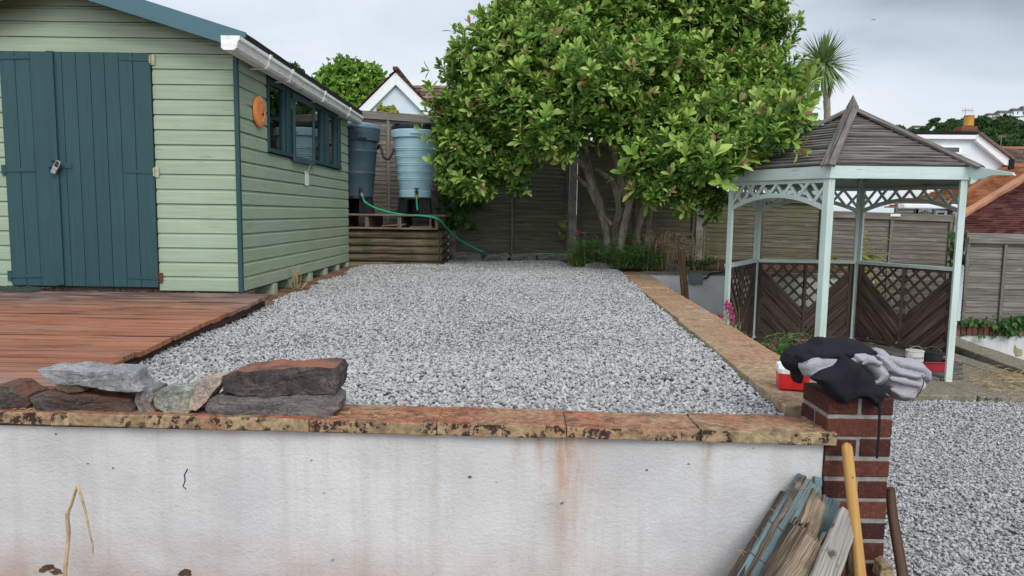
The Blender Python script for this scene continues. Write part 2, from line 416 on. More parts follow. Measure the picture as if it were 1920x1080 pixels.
def coping_mat(name, buff, pink, ochre, redtop, blk=.0, red=.75):
    t = NT(name, .85, .2); o = t.coord()
    n1 = t.noise(o, 1.6, 5); n2 = t.noise(o, 5.5, 6); n3 = t.noise(o, 45, 5)
    c = t.mix(t.ramp(n1, [(.38, 0.0), (.6, 1.0)]), ochre, pink); c = t.mix(t.ramp(n2, [(.42, 0.0), (.62, .8)]), c, buff)
    up = t.ramp(t.normal(2), [(.5, 0.0), (.8, 1.0)])
    rs = t.ramp(t.noise(o, 2.3, 6, .65), [(.33, 0.0), (.55, 1.0)])
    c = t.mix(t.math('MULTIPLY', up, t.ramp(n2, [(.4, .75), (.58, .1)])), c, pink); c = t.mix(t.math('MULTIPLY', t.math('MULTIPLY', up, rs), red), c, redtop)
    c = t.mix(.75, c, t.ramp(n3, [(.32, .3), (.62, 1.0)]), 'MULTIPLY'); c = t.mix(t.ramp(t.noise(o, 13, 6, .7), [(.52, 0.0), (.64, .6)]), c, (.13, .10, .075, 1))
    wob = t.mix(.16, o, t.noise(o, 26, 5, .7), 'ADD')
    vz = t.n('ShaderNodeTexVoronoi'); vz.inputs['Scale'].default_value = 23; t.L(wob, vz.inputs['Vector'])
    pres = t.math('ADD', t.noise(o, 3.2, 3), t.math('MULTIPLY', t.noise(o, 40, 3), .1))
    lich = t.math('MULTIPLY', t.ramp(vz.outputs['Distance'], [(.40, 1.0), (.50, 0.0)]), t.ramp(pres, [(.54-blk, 0.0), (.58-blk, 1.0)]))
    c = t.mix(t.math('MULTIPLY', lich, t.math('SUBTRACT', .92, t.math('MULTIPLY', up, .5))), c, (.018, .014, .012, 1))
    sp = t.ramp(t.voro(t.mix(.1, o, n3, 'ADD'), 60), [(.1, .8), (.17, 0.0)]); c = t.mix(t.math('MULTIPLY', sp, .5), c, (.05, .04, .03, 1))
    ws = t.ramp(t.voro(o, 33), [(.06, .6), (.1, 0.0)]); c = t.mix(ws, c, (.5, .48, .4, 1))
    t.color(c); t.bump(t.math('ADD', n2, t.math('MULTIPLY', n3, .5)), .5, .012); return t.m
MT['coping'] = coping_mat('lichened_coping_stone', (.47, .35, .21, 1), (.44, .23, .145, 1), (.24, .205, .095, 1), (.40, .135, .07, 1), .04, .9)
MT['coping_side'] = coping_mat('buff_coping_stone', (.46, .385, .265, 1), (.46, .285, .17, 1), (.32, .29, .165, 1), (.42, .21, .11, 1), -.10, .6)
MT['slab'] = coping_mat('patio_slab', (.30, .285, .225, 1), (.27, .235, .175, 1), (.215, .205, .13, 1), (.25, .20, .14, 1), -.13, .5)

def render_mat(name, stains=True, green=0.0, k=1.0):
    t = NT(name, .85, .2); o = t.coord(); x = t.sepz(o, 0); z = t.sepz(o, 2)
    big = t.noise(o, 1.1, 5); med = t.noise(o, 4.0, 6); fine = t.noise(o, 90, 4, .7); lump = t.noise(t.coord('Object', (1, 1, 1.3)), 62, 3)
    c = t.mix(t.ramp(big, [(.42, 0.0), (.68, .7)]), (.61*k, .61*k, .60*k, 1), (.42*k, .415*k, .405*k, 1))
    c = t.mix(t.ramp(t.noise(t.coord('Object', (9, 9, .6)), 1.0, 6, .65), [(.48, 0.0), (.70, .6)]), c, (.45, .425, .38, 1))
    c = t.mix(t.ramp(med, [(.52, 0.0), (.72, .4)]), c, (.45, .43, .42, 1)); c = t.mix(t.ramp(t.noise(o, 30, 5, .75), [(.6, 0.0), (.72, .35)]), c, (.33, .30, .28, 1)); c = t.mix(t.ramp(t.noise(t.coord('Object', (1, 1, 1), (4, 2, 1)), 2.1, 5), [(.46, 0.0), (.66, .7)]), c, (.48, .47, .475, 1))
    if stains:
        # rust coloured wash below the coping joint, soil splash along the foot
        for (cx, wd, ztop, zlen, col, am) in ((.185, .045, .66, .5, (.42, .19, .09, 1), .62), (.10, .025, .66, .24, (.40, .17, .08, 1), .5), (.69, .03, .66, .3, (.36, .25, .16, 1), .45), (-.27, .02, .66, .45, (.33, .24, .17, 1), .35), (.235, .10, .45, .5, (.46, .30, .2, 1), .35), (.02, .03, .66, .32, (.42, .27, .18, 1), .3)):
            wob = t.math('ADD', x, t.math('MULTIPLY', t.math('SUBTRACT', t.noise(o, 9, 4), .5), .05))
            d = t.math('ABSOLUTE', t.math('SUBTRACT', wob, cx)); f = t.math('SUBTRACT', 1.0, t.math('DIVIDE', d, wd), True)
            h = t.math('DIVIDE', t.math('SUBTRACT', z, ztop-zlen), zlen, True)
            f = t.math('MULTIPLY', t.math('MULTIPLY', f, h), t.ramp(t.noise(t.coord('Object', (50, 50, 9)), 1.0, 4), [(.32, .2), (.6, 1.0)]))
            c = t.mix(t.math('MULTIPLY', f, am*1.5, True), c, col)
        ed = t.math('MULTIPLY', t.math('SUBTRACT', 1.0, t.math('DIVIDE', t.math('SUBTRACT', z, .05), .22), True), t.math('SUBTRACT', .75, t.math('MULTIPLY', x, .55), True))
        c = t.mix(t.math('MULTIPLY', ed, t.ramp(t.noise(o, 5, 5), [(.3, .1), (.65, .75)]), True), c, (.36, .25, .19, 1))
        c = t.mix(t.ramp(t.voro(t.mix(.15, o, med, 'ADD'), 9), [(.035, .8), (.06, 0.0)]), c, (.12, .10, .09, 1))
    if green:
        gx = t.math('MULTIPLY', t.math('SUBTRACT', x, .05), 1.3, True)
        g = t.ramp(t.noise(t.coord('Object', (4, 4, .8)), 1.0, 5), [(.3, .15), (.62, 1.0)])
        c = t.mix(t.math('MULTIPLY', g, t.math('MULTIPLY', gx, green), True), c, (.20, .21, .10, 1))
    t.color(c); t.bump(t.math('ADD', t.math('MULTIPLY', lump, 1.1), fine), .5, .005); return t.m
MT['render'] = render_mat('white_roughcast_render', True)
def back_wall_mat():
    t = NT('algae_stained_render', .85, .2); o = t.coord(); x = t.sepz(o, 0); st = t.noise(t.coord('Object', (5, 5, .8)), 1.0, 5)
    c = t.mix(t.ramp(t.noise(o, 3, 5), [(.5, 0.0), (.75, .3)]), (.84, .84, .81, 1), (.55, .54, .50, 1))
    c = t.mix(t.math('MULTIPLY', t.ramp(st, [(.3, .15), (.62, .85)]), t.math('MULTIPLY', t.math('SUBTRACT', x, .05), 1.4, True)), c, (.22, .23, .10, 1))
    t.color(c); t.bump(t.noise(o, 70, 4), .4, .005); return t.m
MT['render_green'] = back_wall_mat()
MT['render_plain'] = render_mat('white_house_render', False, 0, 1.15)

def brick_mat(name, lo, mid, hi):
    t = NT(name, .85, .25); o = t.coord(); n = t.noise(o, 60, 5, .7); b = t.noise(o, 9, 4)
    c = t.ramp(t.attr(), [(0, lo), (.5, mid), (1, hi)])
    c = t.mix(.7, c, t.ramp(n, [(.3, .4), (.65, 1.0)]), 'MULTIPLY'); c = t.mix(t.ramp(b, [(.55, 0.0), (.75, .6)]), c, (.05, .025, .02, 1))
    sp = t.ramp(t.voro(o, 110), [(.1, .7), (.18, 0.0)]); c = t.mix(t.math('MULTIPLY', sp, t.ramp(n, [(.45, 0.0), (.6, 1.0)])), c, (.45, .32, .25, 1))
    t.color(c); t.bump(n, .8, .006); return t.m
MT['brick'] = brick_mat('red_brick', (.05, .017, .017, 1), (.10, .031, .023, 1), (.155, .053, .032, 1))
MT['brick_orange'] = brick_mat('worn_orange_brick', (.13, .055, .04, 1), (.24, .10, .065, 1), (.33, .17, .12, 1))
MT['mortar'] = plain('grey_mortar', (.27, .26, .235, 1), .95, .1, .3, 30, .8)
MT['soil'] = plain('brown_soil', (.085, .05, .032, 1), .95, .1, .5, 9, 1.0)
MT['red_soil'] = plain('red_soil', (.19, .105, .07, 1), .95, .1, .5, 8, 1.0)
MT['gravel_base'] = plain('gravel_base', (.27, .265, .26, 1), .95, .1, .5, 40, 1.0)
MT['far_ground'] = plain('far_ground', (.06, .075, .04, 1), .95, .1, .4, .05)

def gravel_mat():
    t = NT('grey_limestone_gravel', .75, .3); a = t.attr()
    c = t.ramp(a, [(0, (.19, .187, .18, 1)), (.25, (.33, .327, .318, 1)), (.6, (.46, .456, .445, 1)), (.94, (.58, .577, .56, 1)), (1, (.34, .27, .23, 1))])
    n = t.noise(t.coord(), 130, 4); c = t.mix(.45, c, t.ramp(n, [(.3, .45), (.7, 1.0)]), 'MULTIPLY')
    t.color(c); t.bump(n, .4, .003); return t.m
MT['gravel'] = gravel_mat()

def rock_mat(name, c1, c2, c3, lich, la=.45, scale=6.0, streak=(1, 1, 4), top=None):
    t = NT(name, .85, .25); o = t.coord('Object', streak); q = t.coord()
    n1 = t.noise(o, scale, 7, .65, .5); n2 = t.noise(q, 85, 5, .8)
    c = t.ramp(n1, [(.3, c1), (.5, c2), (.7, c3)]); c = t.mix(.85, c, t.ramp(n2, [(.34, .35), (.6, 1.15)]), 'MULTIPLY')
    lf = t.ramp(t.noise(q, 11, 6, .6), [(.52, 0.0), (.6, 1.0)]); c = t.mix(t.math('MULTIPLY', lf, la), c, lich)
    if top:
        up = t.math('MULTIPLY', t.ramp(t.normal(2), [(.55, 0.0), (.8, 1.0)]), t.ramp(t.noise(q, 7, 4), [(.36, 0.0), (.5, .95)])); c = t.mix(up, c, top)
    t.color(c); t.bump(t.math('ADD', n1, t.math('MULTIPLY', n2, .35)), .8, .015); return t.m
MT['stone_grey'] = rock_mat('grey_slate_stone', (.20, .20, .205, 1), (.31, .315, .32, 1), (.46, .46, .44, 1), (.07, .065, .06, 1), .3)
MT['stone_dark'] = rock_mat('dark_weathered_stone', (.035, .03, .028, 1), (.085, .072, .065, 1), (.17, .14, .12, 1), (.13, .045, .025, 1), .4, top=(.16, .07, .045, 1))
MT['stone_slab'] = rock_mat('dark_rusty_stone', (.045, .038, .036, 1), (.10, .085, .08, 1), (.20, .165, .15, 1), (.022, .019, .018, 1), .6, top=(.28, .11, .065, 1), streak=(1, 1, 1.7))
MT['stone_purple'] = rock_mat('purple_grey_stone', (.09, .075, .075, 1), (.16, .14, .14, 1), (.25, .205, .195, 1), (.30, .28, .22, 1), .2, 5, (1, 1, 7))
MT['stone_green'] = rock_mat('green_veined_stone', (.13, .13, .11, 1), (.31, .32, .275, 1), (.52, .52, .46, 1), (.30, .26, .11, 1), .35, 9, (1, 1, 1.5))
MT['stone_orange'] = rock_mat('orange_stained_stone', (.28, .26, .24, 1), (.47, .36, .28, 1), (.56, .53, .49, 1), (.55, .25, .12, 1), .8, 8, (1, 1, 1.5))
MT['stone_tan'] = rock_mat('tan_stone', (.22, .15, .08, 1), (.42, .32, .19, 1), (.55, .46, .32, 1), (.3, .14, .06, 1), .3)
MT['stone_banded'] = rock_mat('pinkish_grey_stone', (.10, .095, .095, 1), (.23, .205, .20, 1), (.38, .33, .31, 1), (.30, .13, .09, 1), .3, 8, (3, 1, 1.5))
MT['stone_bed'] = rock_mat('mossy_garden_rock', (.09, .085, .07, 1), (.21, .20, .17, 1), (.36, .345, .31, 1), (.32, .31, .27, 1), .3)

def leaf_mat(name, stops, trans=.35, rough=.5):
    t = NT(name, rough, .22); a = t.attr(); c = t.ramp(a, stops)
    c = t.mix(.25, c, t.ramp(t.noise(t.coord(), 25, 3), [(.3, .5), (.7, 1.0)]), 'MULTIPLY'); t.color(c)
    tr = t.n('ShaderNodeBsdfTranslucent'); t.L(t.mix(.5, c, (.16, .30, .02, 1)), tr.inputs[0])
    mx = t.n('ShaderNodeMixShader'); mx.inputs[0].default_value = trans
    t.L(t.b.outputs[0], mx.inputs[1]); t.L(tr.outputs[0], mx.inputs[2]); t.L(mx.outputs[0], t.out.inputs[0]); return t.m
MT['leaf'] = leaf_mat('broad_leaf', trans=.24, stops=[(0, (.04, .09, .02, 1)), (.3, (.125, .24, .035, 1)), (.6, (.26, .41, .075, 1)), (.93, (.46, .59, .15, 1)), (.95, (.24, .15, .06, 1)), (1, (.33, .20, .11, 1))])
MT['leaf_ivy'] = leaf_mat('ivy_leaf', [(0, (.02, .06, .015, 1)), (.6, (.06, .15, .03, 1)), (1, (.22, .36, .06, 1))])
MT['leaf_bed'] = leaf_mat('valerian_leaf', [(0, (.12, .26, .07, 1)), (.6, (.24, .46, .12, 1)), (1, (.40, .62, .2, 1))], .45)
MT['leaf_yellow'] = leaf_mat('yellow_green_leaf', [(0, (.20, .22, .03, 1)), (1, (.48, .45, .07, 1))])
MT['leaf_dark'] = leaf_mat('far_tree_leaf', [(0, (.022, .05, .016, 1)), (.6, (.05, .10, .028, 1)), (1, (.10, .17, .05, 1))], .2)
MT['leaf_hedge'] = leaf_mat('bright_tree_leaf', [(0, (.05, .12, .02, 1)), (.5, (.17, .33, .04, 1)), (1, (.36, .54, .09, 1))], .3)
MT['leaf_palm'] = leaf_mat('strap_leaf', [(0, (.10, .19, .07, 1)), (.6, (.22, .33, .13, 1)), (1, (.46, .50, .25, 1))], .2)
MT['dry'] = plain('dry_stalk', (.46, .35, .20, 1), .9, .1, .4, 30)
MT['straw'] = plain('dry_straw', (.36, .26, .13, 1), .9, .1, .4, 30)
MT['pink'] = leaf_mat('pink_petal', [(0, (.5, .05, .2, 1)), (1, (.75, .16, .38, 1))], .3)
def bark_mat(name, a, b, c):
    t = NT(name, .9, .15); n = t.noise(t.coord('Object', (1, 1, .4)), 16, 6, .65); n2 = t.noise(t.coord(), 60, 4)
    t.color(t.mix(.4, t.ramp(n, [(.3, a), (.5, b), (.7, c)]), t.ramp(n2, [(.3, .5), (.7, 1.0)]), 'MULTIPLY')); t.bump(n, .7, .01); return t.m
MT['bark'] = bark_mat('pale_bark', (.15, .125, .085, 1), (.31, .27, .195, 1), (.48, .44, .34, 1))
MT['bark_dark'] = bark_mat('brown_bark', (.05, .04, .03, 1), (.12, .095, .07, 1), (.2, .17, .13, 1))
def tile_mat(name, c1, c2, c3):
    t = NT(name, .85, .2); o = t.coord(); n = t.noise(o, 1.2, 5); f = t.noise(o, 14, 4)
    c = t.ramp(t.attr(), [(0, c1), (.5, c2), (1, c3)]); c = t.mix(.5, c, t.ramp(n, [(.35, .5), (.65, 1.0)]), 'MULTIPLY'); c = t.mix(.4, c, t.ramp(f, [(.3, .5), (.7, 1.0)]), 'MULTIPLY')
    t.color(c); return t.m
MT['tile_orange'] = tile_mat('orange_roof_tile', (.30, .115, .05, 1), (.42, .18, .085, 1), (.5, .25, .14, 1))
MT['tile_maroon'] = tile_mat('maroon_roof_tile', (.075, .025, .024, 1), (.13, .045, .04, 1), (.20, .085, .07, 1))
MT['tile_brown'] = tile_mat('brown_roof_tile', (.13, .085, .065, 1), (.21, .145, .115, 1), (.29, .20, .16, 1))
MT['white_trim'] = plain('white_upvc', (.80, .81, .82, 1), .5, .4, .04)
MT['blue_wall'] = plain('pale_blue_white_wall', (.60, .69, .72, 1), .9, .2, .04, 3)
MT['white_wall'] = plain('white_wall', (.72, .76, .79, 1), .9, .2, .05, 3)
MT['dark_glass'] = plain('dark_window_glass', (.04, .05, .06, 1), .08, .6, .2)
MT['chimney_pot'] = plain('yellow_ochre_pot', (.50, .24, .04, 1), .7, .3, .2, 8)

# ================================================================== SETTING
def gz(Y): return .66+.0135*(Y-2.6)              # upper gravel surface
def wy(x): return 2.455+(1.1-x)*.0239            # face of the front wall
def dz(Y): return .722+.0345*(Y-3.07)            # deck surface
def cop_in(Y): return 1.045+.038*(Y-2.57)        # inner edge of the side coping
def sheet(name, pts, mat, amp=0.0, n=1):
    mb = MB(); m = len(pts); mb.add(pts, [list(range(m))]); o = mb.build(name, mat, org=pts[0]); return struct(o)
def grid_sheet(name, x0, x1, y0, y1, zf, nx, ny, mat):
    X, Y = np.meshgrid(np.linspace(x0, x1, nx), np.linspace(y0, y1, ny)); Z = np.vectorize(zf)(X, Y)
    V = np.stack([X, Y, Z], -1).reshape(-1, 3); i = np.arange(nx*ny).reshape(ny, nx)
    idx = np.stack([i[:-1, :-1], i[:-1, 1:], i[1:, 1:], i[1:, :-1]], -1).reshape(-1, 4)
    return struct(quick_mesh(name, V, 4, idx, mat, org=(x0, y0, 0), smooth=True))
def nz3(x, y, s, o=0.0): return mnoise.noise(Vector((x*s+o, y*s-o, o*1.7)))

sheet('ground', [(-1500, -300, -.75), (1500, -300, -.75), (1500, 2500, -.75), (-1500, 2500, -.75)], MT['far_ground'])
grid_sheet('soil', -5, 1.5, 0.2, 2.6, lambda x, y: .035+.02*nz3(x, y, 3)+.012*nz3(x, y, 11)-.05*max(0, x-.7)+max(0, y-2.3)*.05, 90, 34, MT['red_soil'])
grid_sheet('lower_gravel_bed', 1.02, 9, 0.4, 5.75, lambda x, y: -.035+.004*nz3(x, y, 3), 40, 30, MT['gravel_base'])
grid_sheet('gravel_bed', -1.83, 1.36, 2.58, 10.3, lambda x, y: gz(y)-.022, 12, 30, MT['gravel_base'])
grid_sheet('shed_soil', -6.2, -1.825, 2.58, 10.3, lambda x, y: gz(y)-.012+.012*nz3(x, y, 4), 60, 70, MT['red_soil'])
grid_sheet('planting_soil', .78, 4.4, 8.86, 10.36, lambda x, y: .735+.03*nz3(x, y, 2.5)+.05*max(0, y-9.2), 40, 20, MT['soil'])
# sides of the raised terrace that cannot be seen through the walls: earth body
mb = MB(); mb.box((-6.2, 2.62, -.7), (1.2, 10.3, .57)); mb.box((1.2, 8.9, -.7), (4.4, 10.36, .65)); struct(mb.build('terrace_earth', MT['soil']))
# patio behind the lower gravel
mb = MB()
px_ = [1.4, 1.95, 2.55, 3.2, 3.72, 4.3, 4.98]
for i in range(len(px_)-1):
    y = 5.62+.02*(i % 2)
    for k, dy in enumerate((.62, .75, .62, .75, .6)):
        a, b = px_[i]+.006+(.12 if k % 2 else 0), px_[i+1]-.006+(.12 if k % 2 else 0)
        if k == 0: a, b = px_[i]+.006, px_[i+1]-.006
        if y > 5.9 and b > 4.72: b = 4.72-.03*(k)
        if b-a > .12: mb.box((a, y+.005, -.06), (b, y+dy-.007, .022+random.uniform(-.003, .003)))
        y += dy
struct(mb.build('patio', MT['slab'], bevel=.008))
mb = MB(); mb.box((1.4, 5.66, -.7), (5.0, 8.74, .005)); struct(mb.build('patio_bed', MT['soil']))
# stepped stone kerb along the patio's right edge
mb = MB()
k0 = np.array((4.52, 5.75, .045)); k1 = np.array((4.82, 8.6, .045)); dd = (k1-k0)
for i in range(4):
    a, b = k0+dd*(i/4+.003), k0+dd*((i+1)/4-.003); off = np.array((.16, 0, 0))
    mb.plank(a+off, b+off, .30, .075, seg=3, jit=.003)
tag(mb.build('stone_kerb', MT['slab'], bevel=.01), 'raised edging of flat stones along the right edge of the patio', 'kerb')

# ------------------------------------------------------------------ gravel stones
ICO = np.array([(0, 0, 1)]+[(math.cos(2*math.pi*k/5)*.894, math.sin(2*math.pi*k/5)*.894, .447) for k in range(5)]+[(math.cos(2*math.pi*(k+.5)/5)*.894, math.sin(2*math.pi*(k+.5)/5)*.894, -.447) for k in range(5)]+[(0, 0, -1)])
ICF = np.array([(0, 1+k, 1+(k+1) % 5) for k in range(5)]+[(1+k, 6+k, 1+(k+1) % 5) for k in range(5)]+[(1+(k+1) % 5, 6+k, 6+(k+1) % 5) for k in range(5)]+[(11, 6+(k+1) % 5, 6+k) for k in range(5)])
OCT = np.array([(1, 0, 0), (0, 1, 0), (-1, 0, 0), (0, -1, 0), (.25, .2, 1), (-.2, -.1, -1.0)])
OCF = np.array([(0, 1, 4), (1, 2, 4), (2, 3, 4), (3, 0, 4), (1, 0, 5), (2, 1, 5), (3, 2, 5), (0, 3, 5)])
def rand_rot(n):
    q = rng.normal(size=(n, 4)); q /= np.linalg.norm(q, axis=1)[:, None]; w, x, y, z = q.T
    return np.stack([1-2*(y*y+z*z), 2*(x*y-z*w), 2*(x*z+y*w), 2*(x*y+z*w), 1-2*(x*x+z*z), 2*(y*z-x*w), 2*(x*z-y*w), 2*(y*z+x*w), 1-2*(x*x+y*y)], -1).reshape(n, 3, 3)
def stones(P, size):
    """angular chips: near ones icosahedral, far ones octahedral"""
    res = []
    near = P[:, 1] < 3.8
    for tmpl, fac, sel in ((ICO, ICF, near), (OCT, OCF, ~near)):
        p = P[sel]; n = len(p)
        if n == 0: continue
        s = size[sel][:, None]*np.stack([rng.uniform(.85, 1.35, n), rng.uniform(.65, 1.0, n), rng.uniform(.42, .75, n)], -1)
        v = tmpl[None]*rng.uniform(.72, 1.2, (n, len(tmpl), 1))*s[:, None, :]
        R = rand_rot(n); flat = rng.random(n) < .55
        yaw = rng.uniform(0, 6.28, n); c, si = np.cos(yaw), np.sin(yaw); z0 = np.zeros(n)
        tx = rng.normal(0, .3, n)
        Rz = np.stack([c, -si, z0, si, c, z0, tx, tx*.5, z0+1], -1).reshape(n, 3, 3); R[flat] = Rz[flat]
        v = np.einsum('nij,nkj->nki', R, v)+p[:, None, :]
        f = fac[None]+(np.arange(n)*len(tmpl))[:, None, None]
        tone = np.clip(rng.beta(2.2, 1.9, n)+.07*np.sin(p[:, 0]*2.3+1.3*np.sin(p[:, 1]*1.1))*np.sin(p[:, 1]*1.7+p[:, 0]), 0, .97); tone[rng.random(n) < .012] = 1.0
        res.append((v.reshape(-1, 3), f.reshape(-1, 3), np.repeat(tone, len(fac))))
    V, F, T, o = [], [], [], 0
    for v, f, t in res: V.append(v); F.append(f+o); T.append(t); o += len(v)
    return np.concatenate(V), np.concatenate(F), np.concatenate(T)
def scatter(x0, x1, y0, y1, dens, keep, zf, size):
    n = int((x1-x0)*(y1-y0)*dens); x = rng.uniform(x0, x1, n); y = rng.uniform(y0, y1, n); k = keep(x, y); x, y = x[k], y[k]
    z = zf(x, y)+rng.uniform(-.010, .006, len(x)); return np.stack([x, y, z], -1), rng.uniform(.75, 1.25, len(x))*size
def left_edge(y): return np.where(y < 5.28, -1.835+0*y, -1.86-.012*(y-5.3)+.03*np.sin(y*5)+.02*np.sin(y*13))
def near_edge(x): return 2.63+(1.1-x)*.02
up_keep = lambda x, y: (x > left_edge(y)+rng.normal(0, .012, len(x))) & (x < 1.035+.038*(y-2.57)) & (y > near_edge(x)+rng.normal(0, .006, len(x))) & ~((y > 9.12) & (x > .62+.2*(9.9-y))) & ~((x < -.9) & (y > 9.12)) & (y < 10.02+.02*np.sin(x*9))
und = lambda x, y: .66+.0135*(y-2.6)+.007*np.sin(x*3.1+y*1.3)+.006*np.sin(y*4.2-x*2)
A1, S1 = scatter(-1.95, 1.4, 2.6, 4.6, 6000, up_keep, und, .0100)
A2, S2 = scatter(-1.95, 1.4, 4.6, 7.2, 4200, up_keep, und, .0115)
A3, S3 = scatter(-1.95, 1.4, 7.2, 10.1, 3000, up_keep, und, .0130)
V, F, T = stones(np.concatenate([A1, A2, A3]), np.concatenate([S1, S2, S3]))
stuff(quick_mesh('gravel', V, 3, F, MT['gravel'], org=(0, 6, .66), T=T), 'pale grey limestone gravel spread over the raised terrace', 'gravel')
low_keep = lambda x, y: (x > 1.33+.04*(y-2.4)) & (x < .80*y+.9)
B1, Q1 = scatter(1.3, 4.6, 1.9, 4.6, 5800, low_keep, lambda x, y: -.022+0*x+.004*np.sin(x*4+y*3), .0098)
B2, Q2 = scatter(1.4, 5.2, 4.6, 5.63, 4200, low_keep, lambda x, y: -.022+0*x, .0112)
V, F, T = stones(np.concatenate([B1, B2]), np.concatenate([Q1, Q2]))
stuff(quick_mesh('lower_gravel', V, 3, F, MT['gravel'], org=(2.5, 4, -.03), T=T), 'pale grey gravel on the lower ground right of the brick pillar', 'gravel')

# ------------------------------------------------------------------ rendered garden walls
def rough_block(mb, lo, hi, nx, ny, amp, mi=0, tone=None):
    """a slab whose faces are gridded and slightly uneven"""
    lo, hi = np.array(lo, float), np.array(hi, float)
    bm = bmesh.new(); bmesh.ops.create_cube(bm, size=1.0)
    bm.free()
    xs = np.linspace(lo[0], hi[0], nx); ys = np.linspace(lo[1], hi[1], ny); zs = np.array([lo[2], (lo[2]+hi[2])/2, hi[2]])
    idm = {}; V = []; F = []
    def vid(i, j, k):
        if (i, j, k) not in idm:
            p = np.array([xs[i], ys[j], zs[k]]); o = Vector(p*9); d = np.array(mnoise.noise_vector(o))*amp+np.array(mnoise.noise_vector(o*3.7))*amp*.5
            idm[(i, j, k)] = len(V); V.append(p+d)
        return idm[(i, j, k)]
    for i in range(nx-1):
        for j in range(ny-1):
            F.append([vid(i, j, 0), vid(i, j+1, 0), vid(i+1, j+1, 0), vid(i+1, j, 0)]); F.append([vid(i, j, 2), vid(i+1, j, 2), vid(i+1, j+1, 2), vid(i, j+1, 2)])
    for k in range(2):
        for i in range(nx-1):
            F.append([vid(i, 0, k), vid(i+1, 0, k), vid(i+1, 0, k+1), vid(i, 0, k+1)]); F.append([vid(i, ny-1, k), vid(i, ny-1, k+1), vid(i+1, ny-1, k+1), vid(i+1, ny-1, k)])
        for j in range(ny-1):
            F.append([vid(0, j, k), vid(0, j, k+1), vid(0, j+1, k+1), vid(0, j+1, k)]); F.append([vid(nx-1, j, k), vid(nx-1, j+1, k), vid(nx-1, j+1, k+1), vid(nx-1, j, k+1)])
    mb.add(V, F, mi, tone); return mb
fw = thing('garden_wall', 'white roughcast front wall with rust streaks under its lichened coping', 'wall', (0, 2.5, 0))
nx, nzz = 150, 26
X, Z = np.meshgrid(np.linspace(-4.2, 1.094, nx), np.linspace(-.2, .634, nzz))
Yv = np.vectorize(lambda a, b: wy(a)+.006*nz3(a, b, 2.2)+.0025*nz3(a, b, 9)-(.012*math.exp(-((a-.14)/.05)**2-((b-.42)/.07)**2)))(X, Z)
V = np.stack([X, Yv, Z], -1).reshape(-1, 3); i = np.arange(nx*nzz).reshape(nzz, nx)
F = [list(map(int, q)) for q in np.stack([i[:-1, :-1], i[:-1, 1:], i[1:, 1:], i[1:, :-1]], -1).reshape(-1, 4)]
n0 = len(V); back = V.copy(); V2 = np.concatenate([V, np.array([(-4.2, 2.66, -.2), (1.094, 2.62, -.2), (1.094, 2.62, .634), (-4.2, 2.66, .634)])])
bot = list(map(int, i[0])); top = list(map(int, i[-1])); lft = list(map(int, i[:, 0])); rgt = list(map(int, i[:, -1]))
F += [bot[::-1]+[n0, n0+1], top+[n0+2, n0+3], lft+[n0+3, n0], rgt[::-1]+[n0+1, n0+2], [n0, n0+3, n0+2, n0+1]]
mesh_obj('render_face', V2, F, MT['render'], fw, smooth=False)
for pts in ([(352, 879), (346, 890), (347, 902), (343, 912), (349, 917)],):
    mb = MB(); mb.tube([at(px, py, wy(at(px, py, 2.5)[0])+.0015) for px, py in pts], .0022, 4); mb.build('crack', MT['dark'], fw)
for (px, py, r) in ((882, 891, 4), (86, 1068, 13), (74, 1074, 9), (345, 1076, 15), (100, 1077, 12), (160, 872, 2), (585, 862, 2.2), (208, 880, 2), (1210, 875, 2)):
    mb = MB(); c = at(px, py, 2.5); c[1] = wy(c[0]); rr_ = r/540; V = [c+np.array((math.cos(a)*rr_*random.uniform(.6, 1.2), -.0045, math.sin(a)*rr_*.5*random.uniform(.6, 1.2))) for a in np.linspace(0, 2*math.pi, 12, endpoint=False)]
    mb.poly(V, .012, (0, 1, 0)); mb.build('chip', MT['soil'], fw)
js = [-4.2, -3.6, -2.95, -2.30, -1.64, -.713, -.262, .192, .657, 1.128]
for a, b in zip(js[:-1], js[1:]):
    mb = MB(); dzt = random.uniform(-.003, .003)+(.004 if b < -.7 else 0); sx = random.uniform(-.004, .004)
    ym = wy((a+b)/2)
    rough_block(mb, (a+.0012, ym-.03+sx, .640), (b-.0012, ym+.19, .682+dzt), max(4, int((b-a)/.03)), 9, .0035)
    for q in range(len(mb.V)):
        x, y, z = mb.V[q]; mb.V[q] = (x, y+wy(x)-ym, z-.004*x)
    mb.build('coping_slab', MT['coping'], fw, bevel=.004)
# side wall
sw = thing('side_wall', 'low side wall with buff stone coping running back along the gravel', 'wall', (1.3, 5, 0))
mb = MB(); P0 = np.array((1.20, 2.70, 0)); P1 = np.array((1.425, 8.74, 0))
mb.plank(P0+(0, 0, .18), P1+(0, 0, .18), .21, .96); mb.build('render_face', MT['render_plain'], sw)
L = [2.70, 3.38, 4.05, 4.9, 5.55, 6.2, 6.9, 7.55, 8.15, 8.74]
for a, b in zip(L[:-1], L[1:]):
    mb = MB(); zt = .703+.0055*(a-2.6)+random.uniform(-.003, .004); w0 = random.uniform(-.006, .006)
    rough_block(mb, (0, a+.003, zt-.045), (.305, b-.003, zt), 9, max(5, int((b-a)/.05)), .0035)
    mb.V = [(x+cop_in(y)+w0, y, z) for (x, y, z) in mb.V]
    mb.build('coping_slab', MT['coping_side'], sw, bevel=.005)
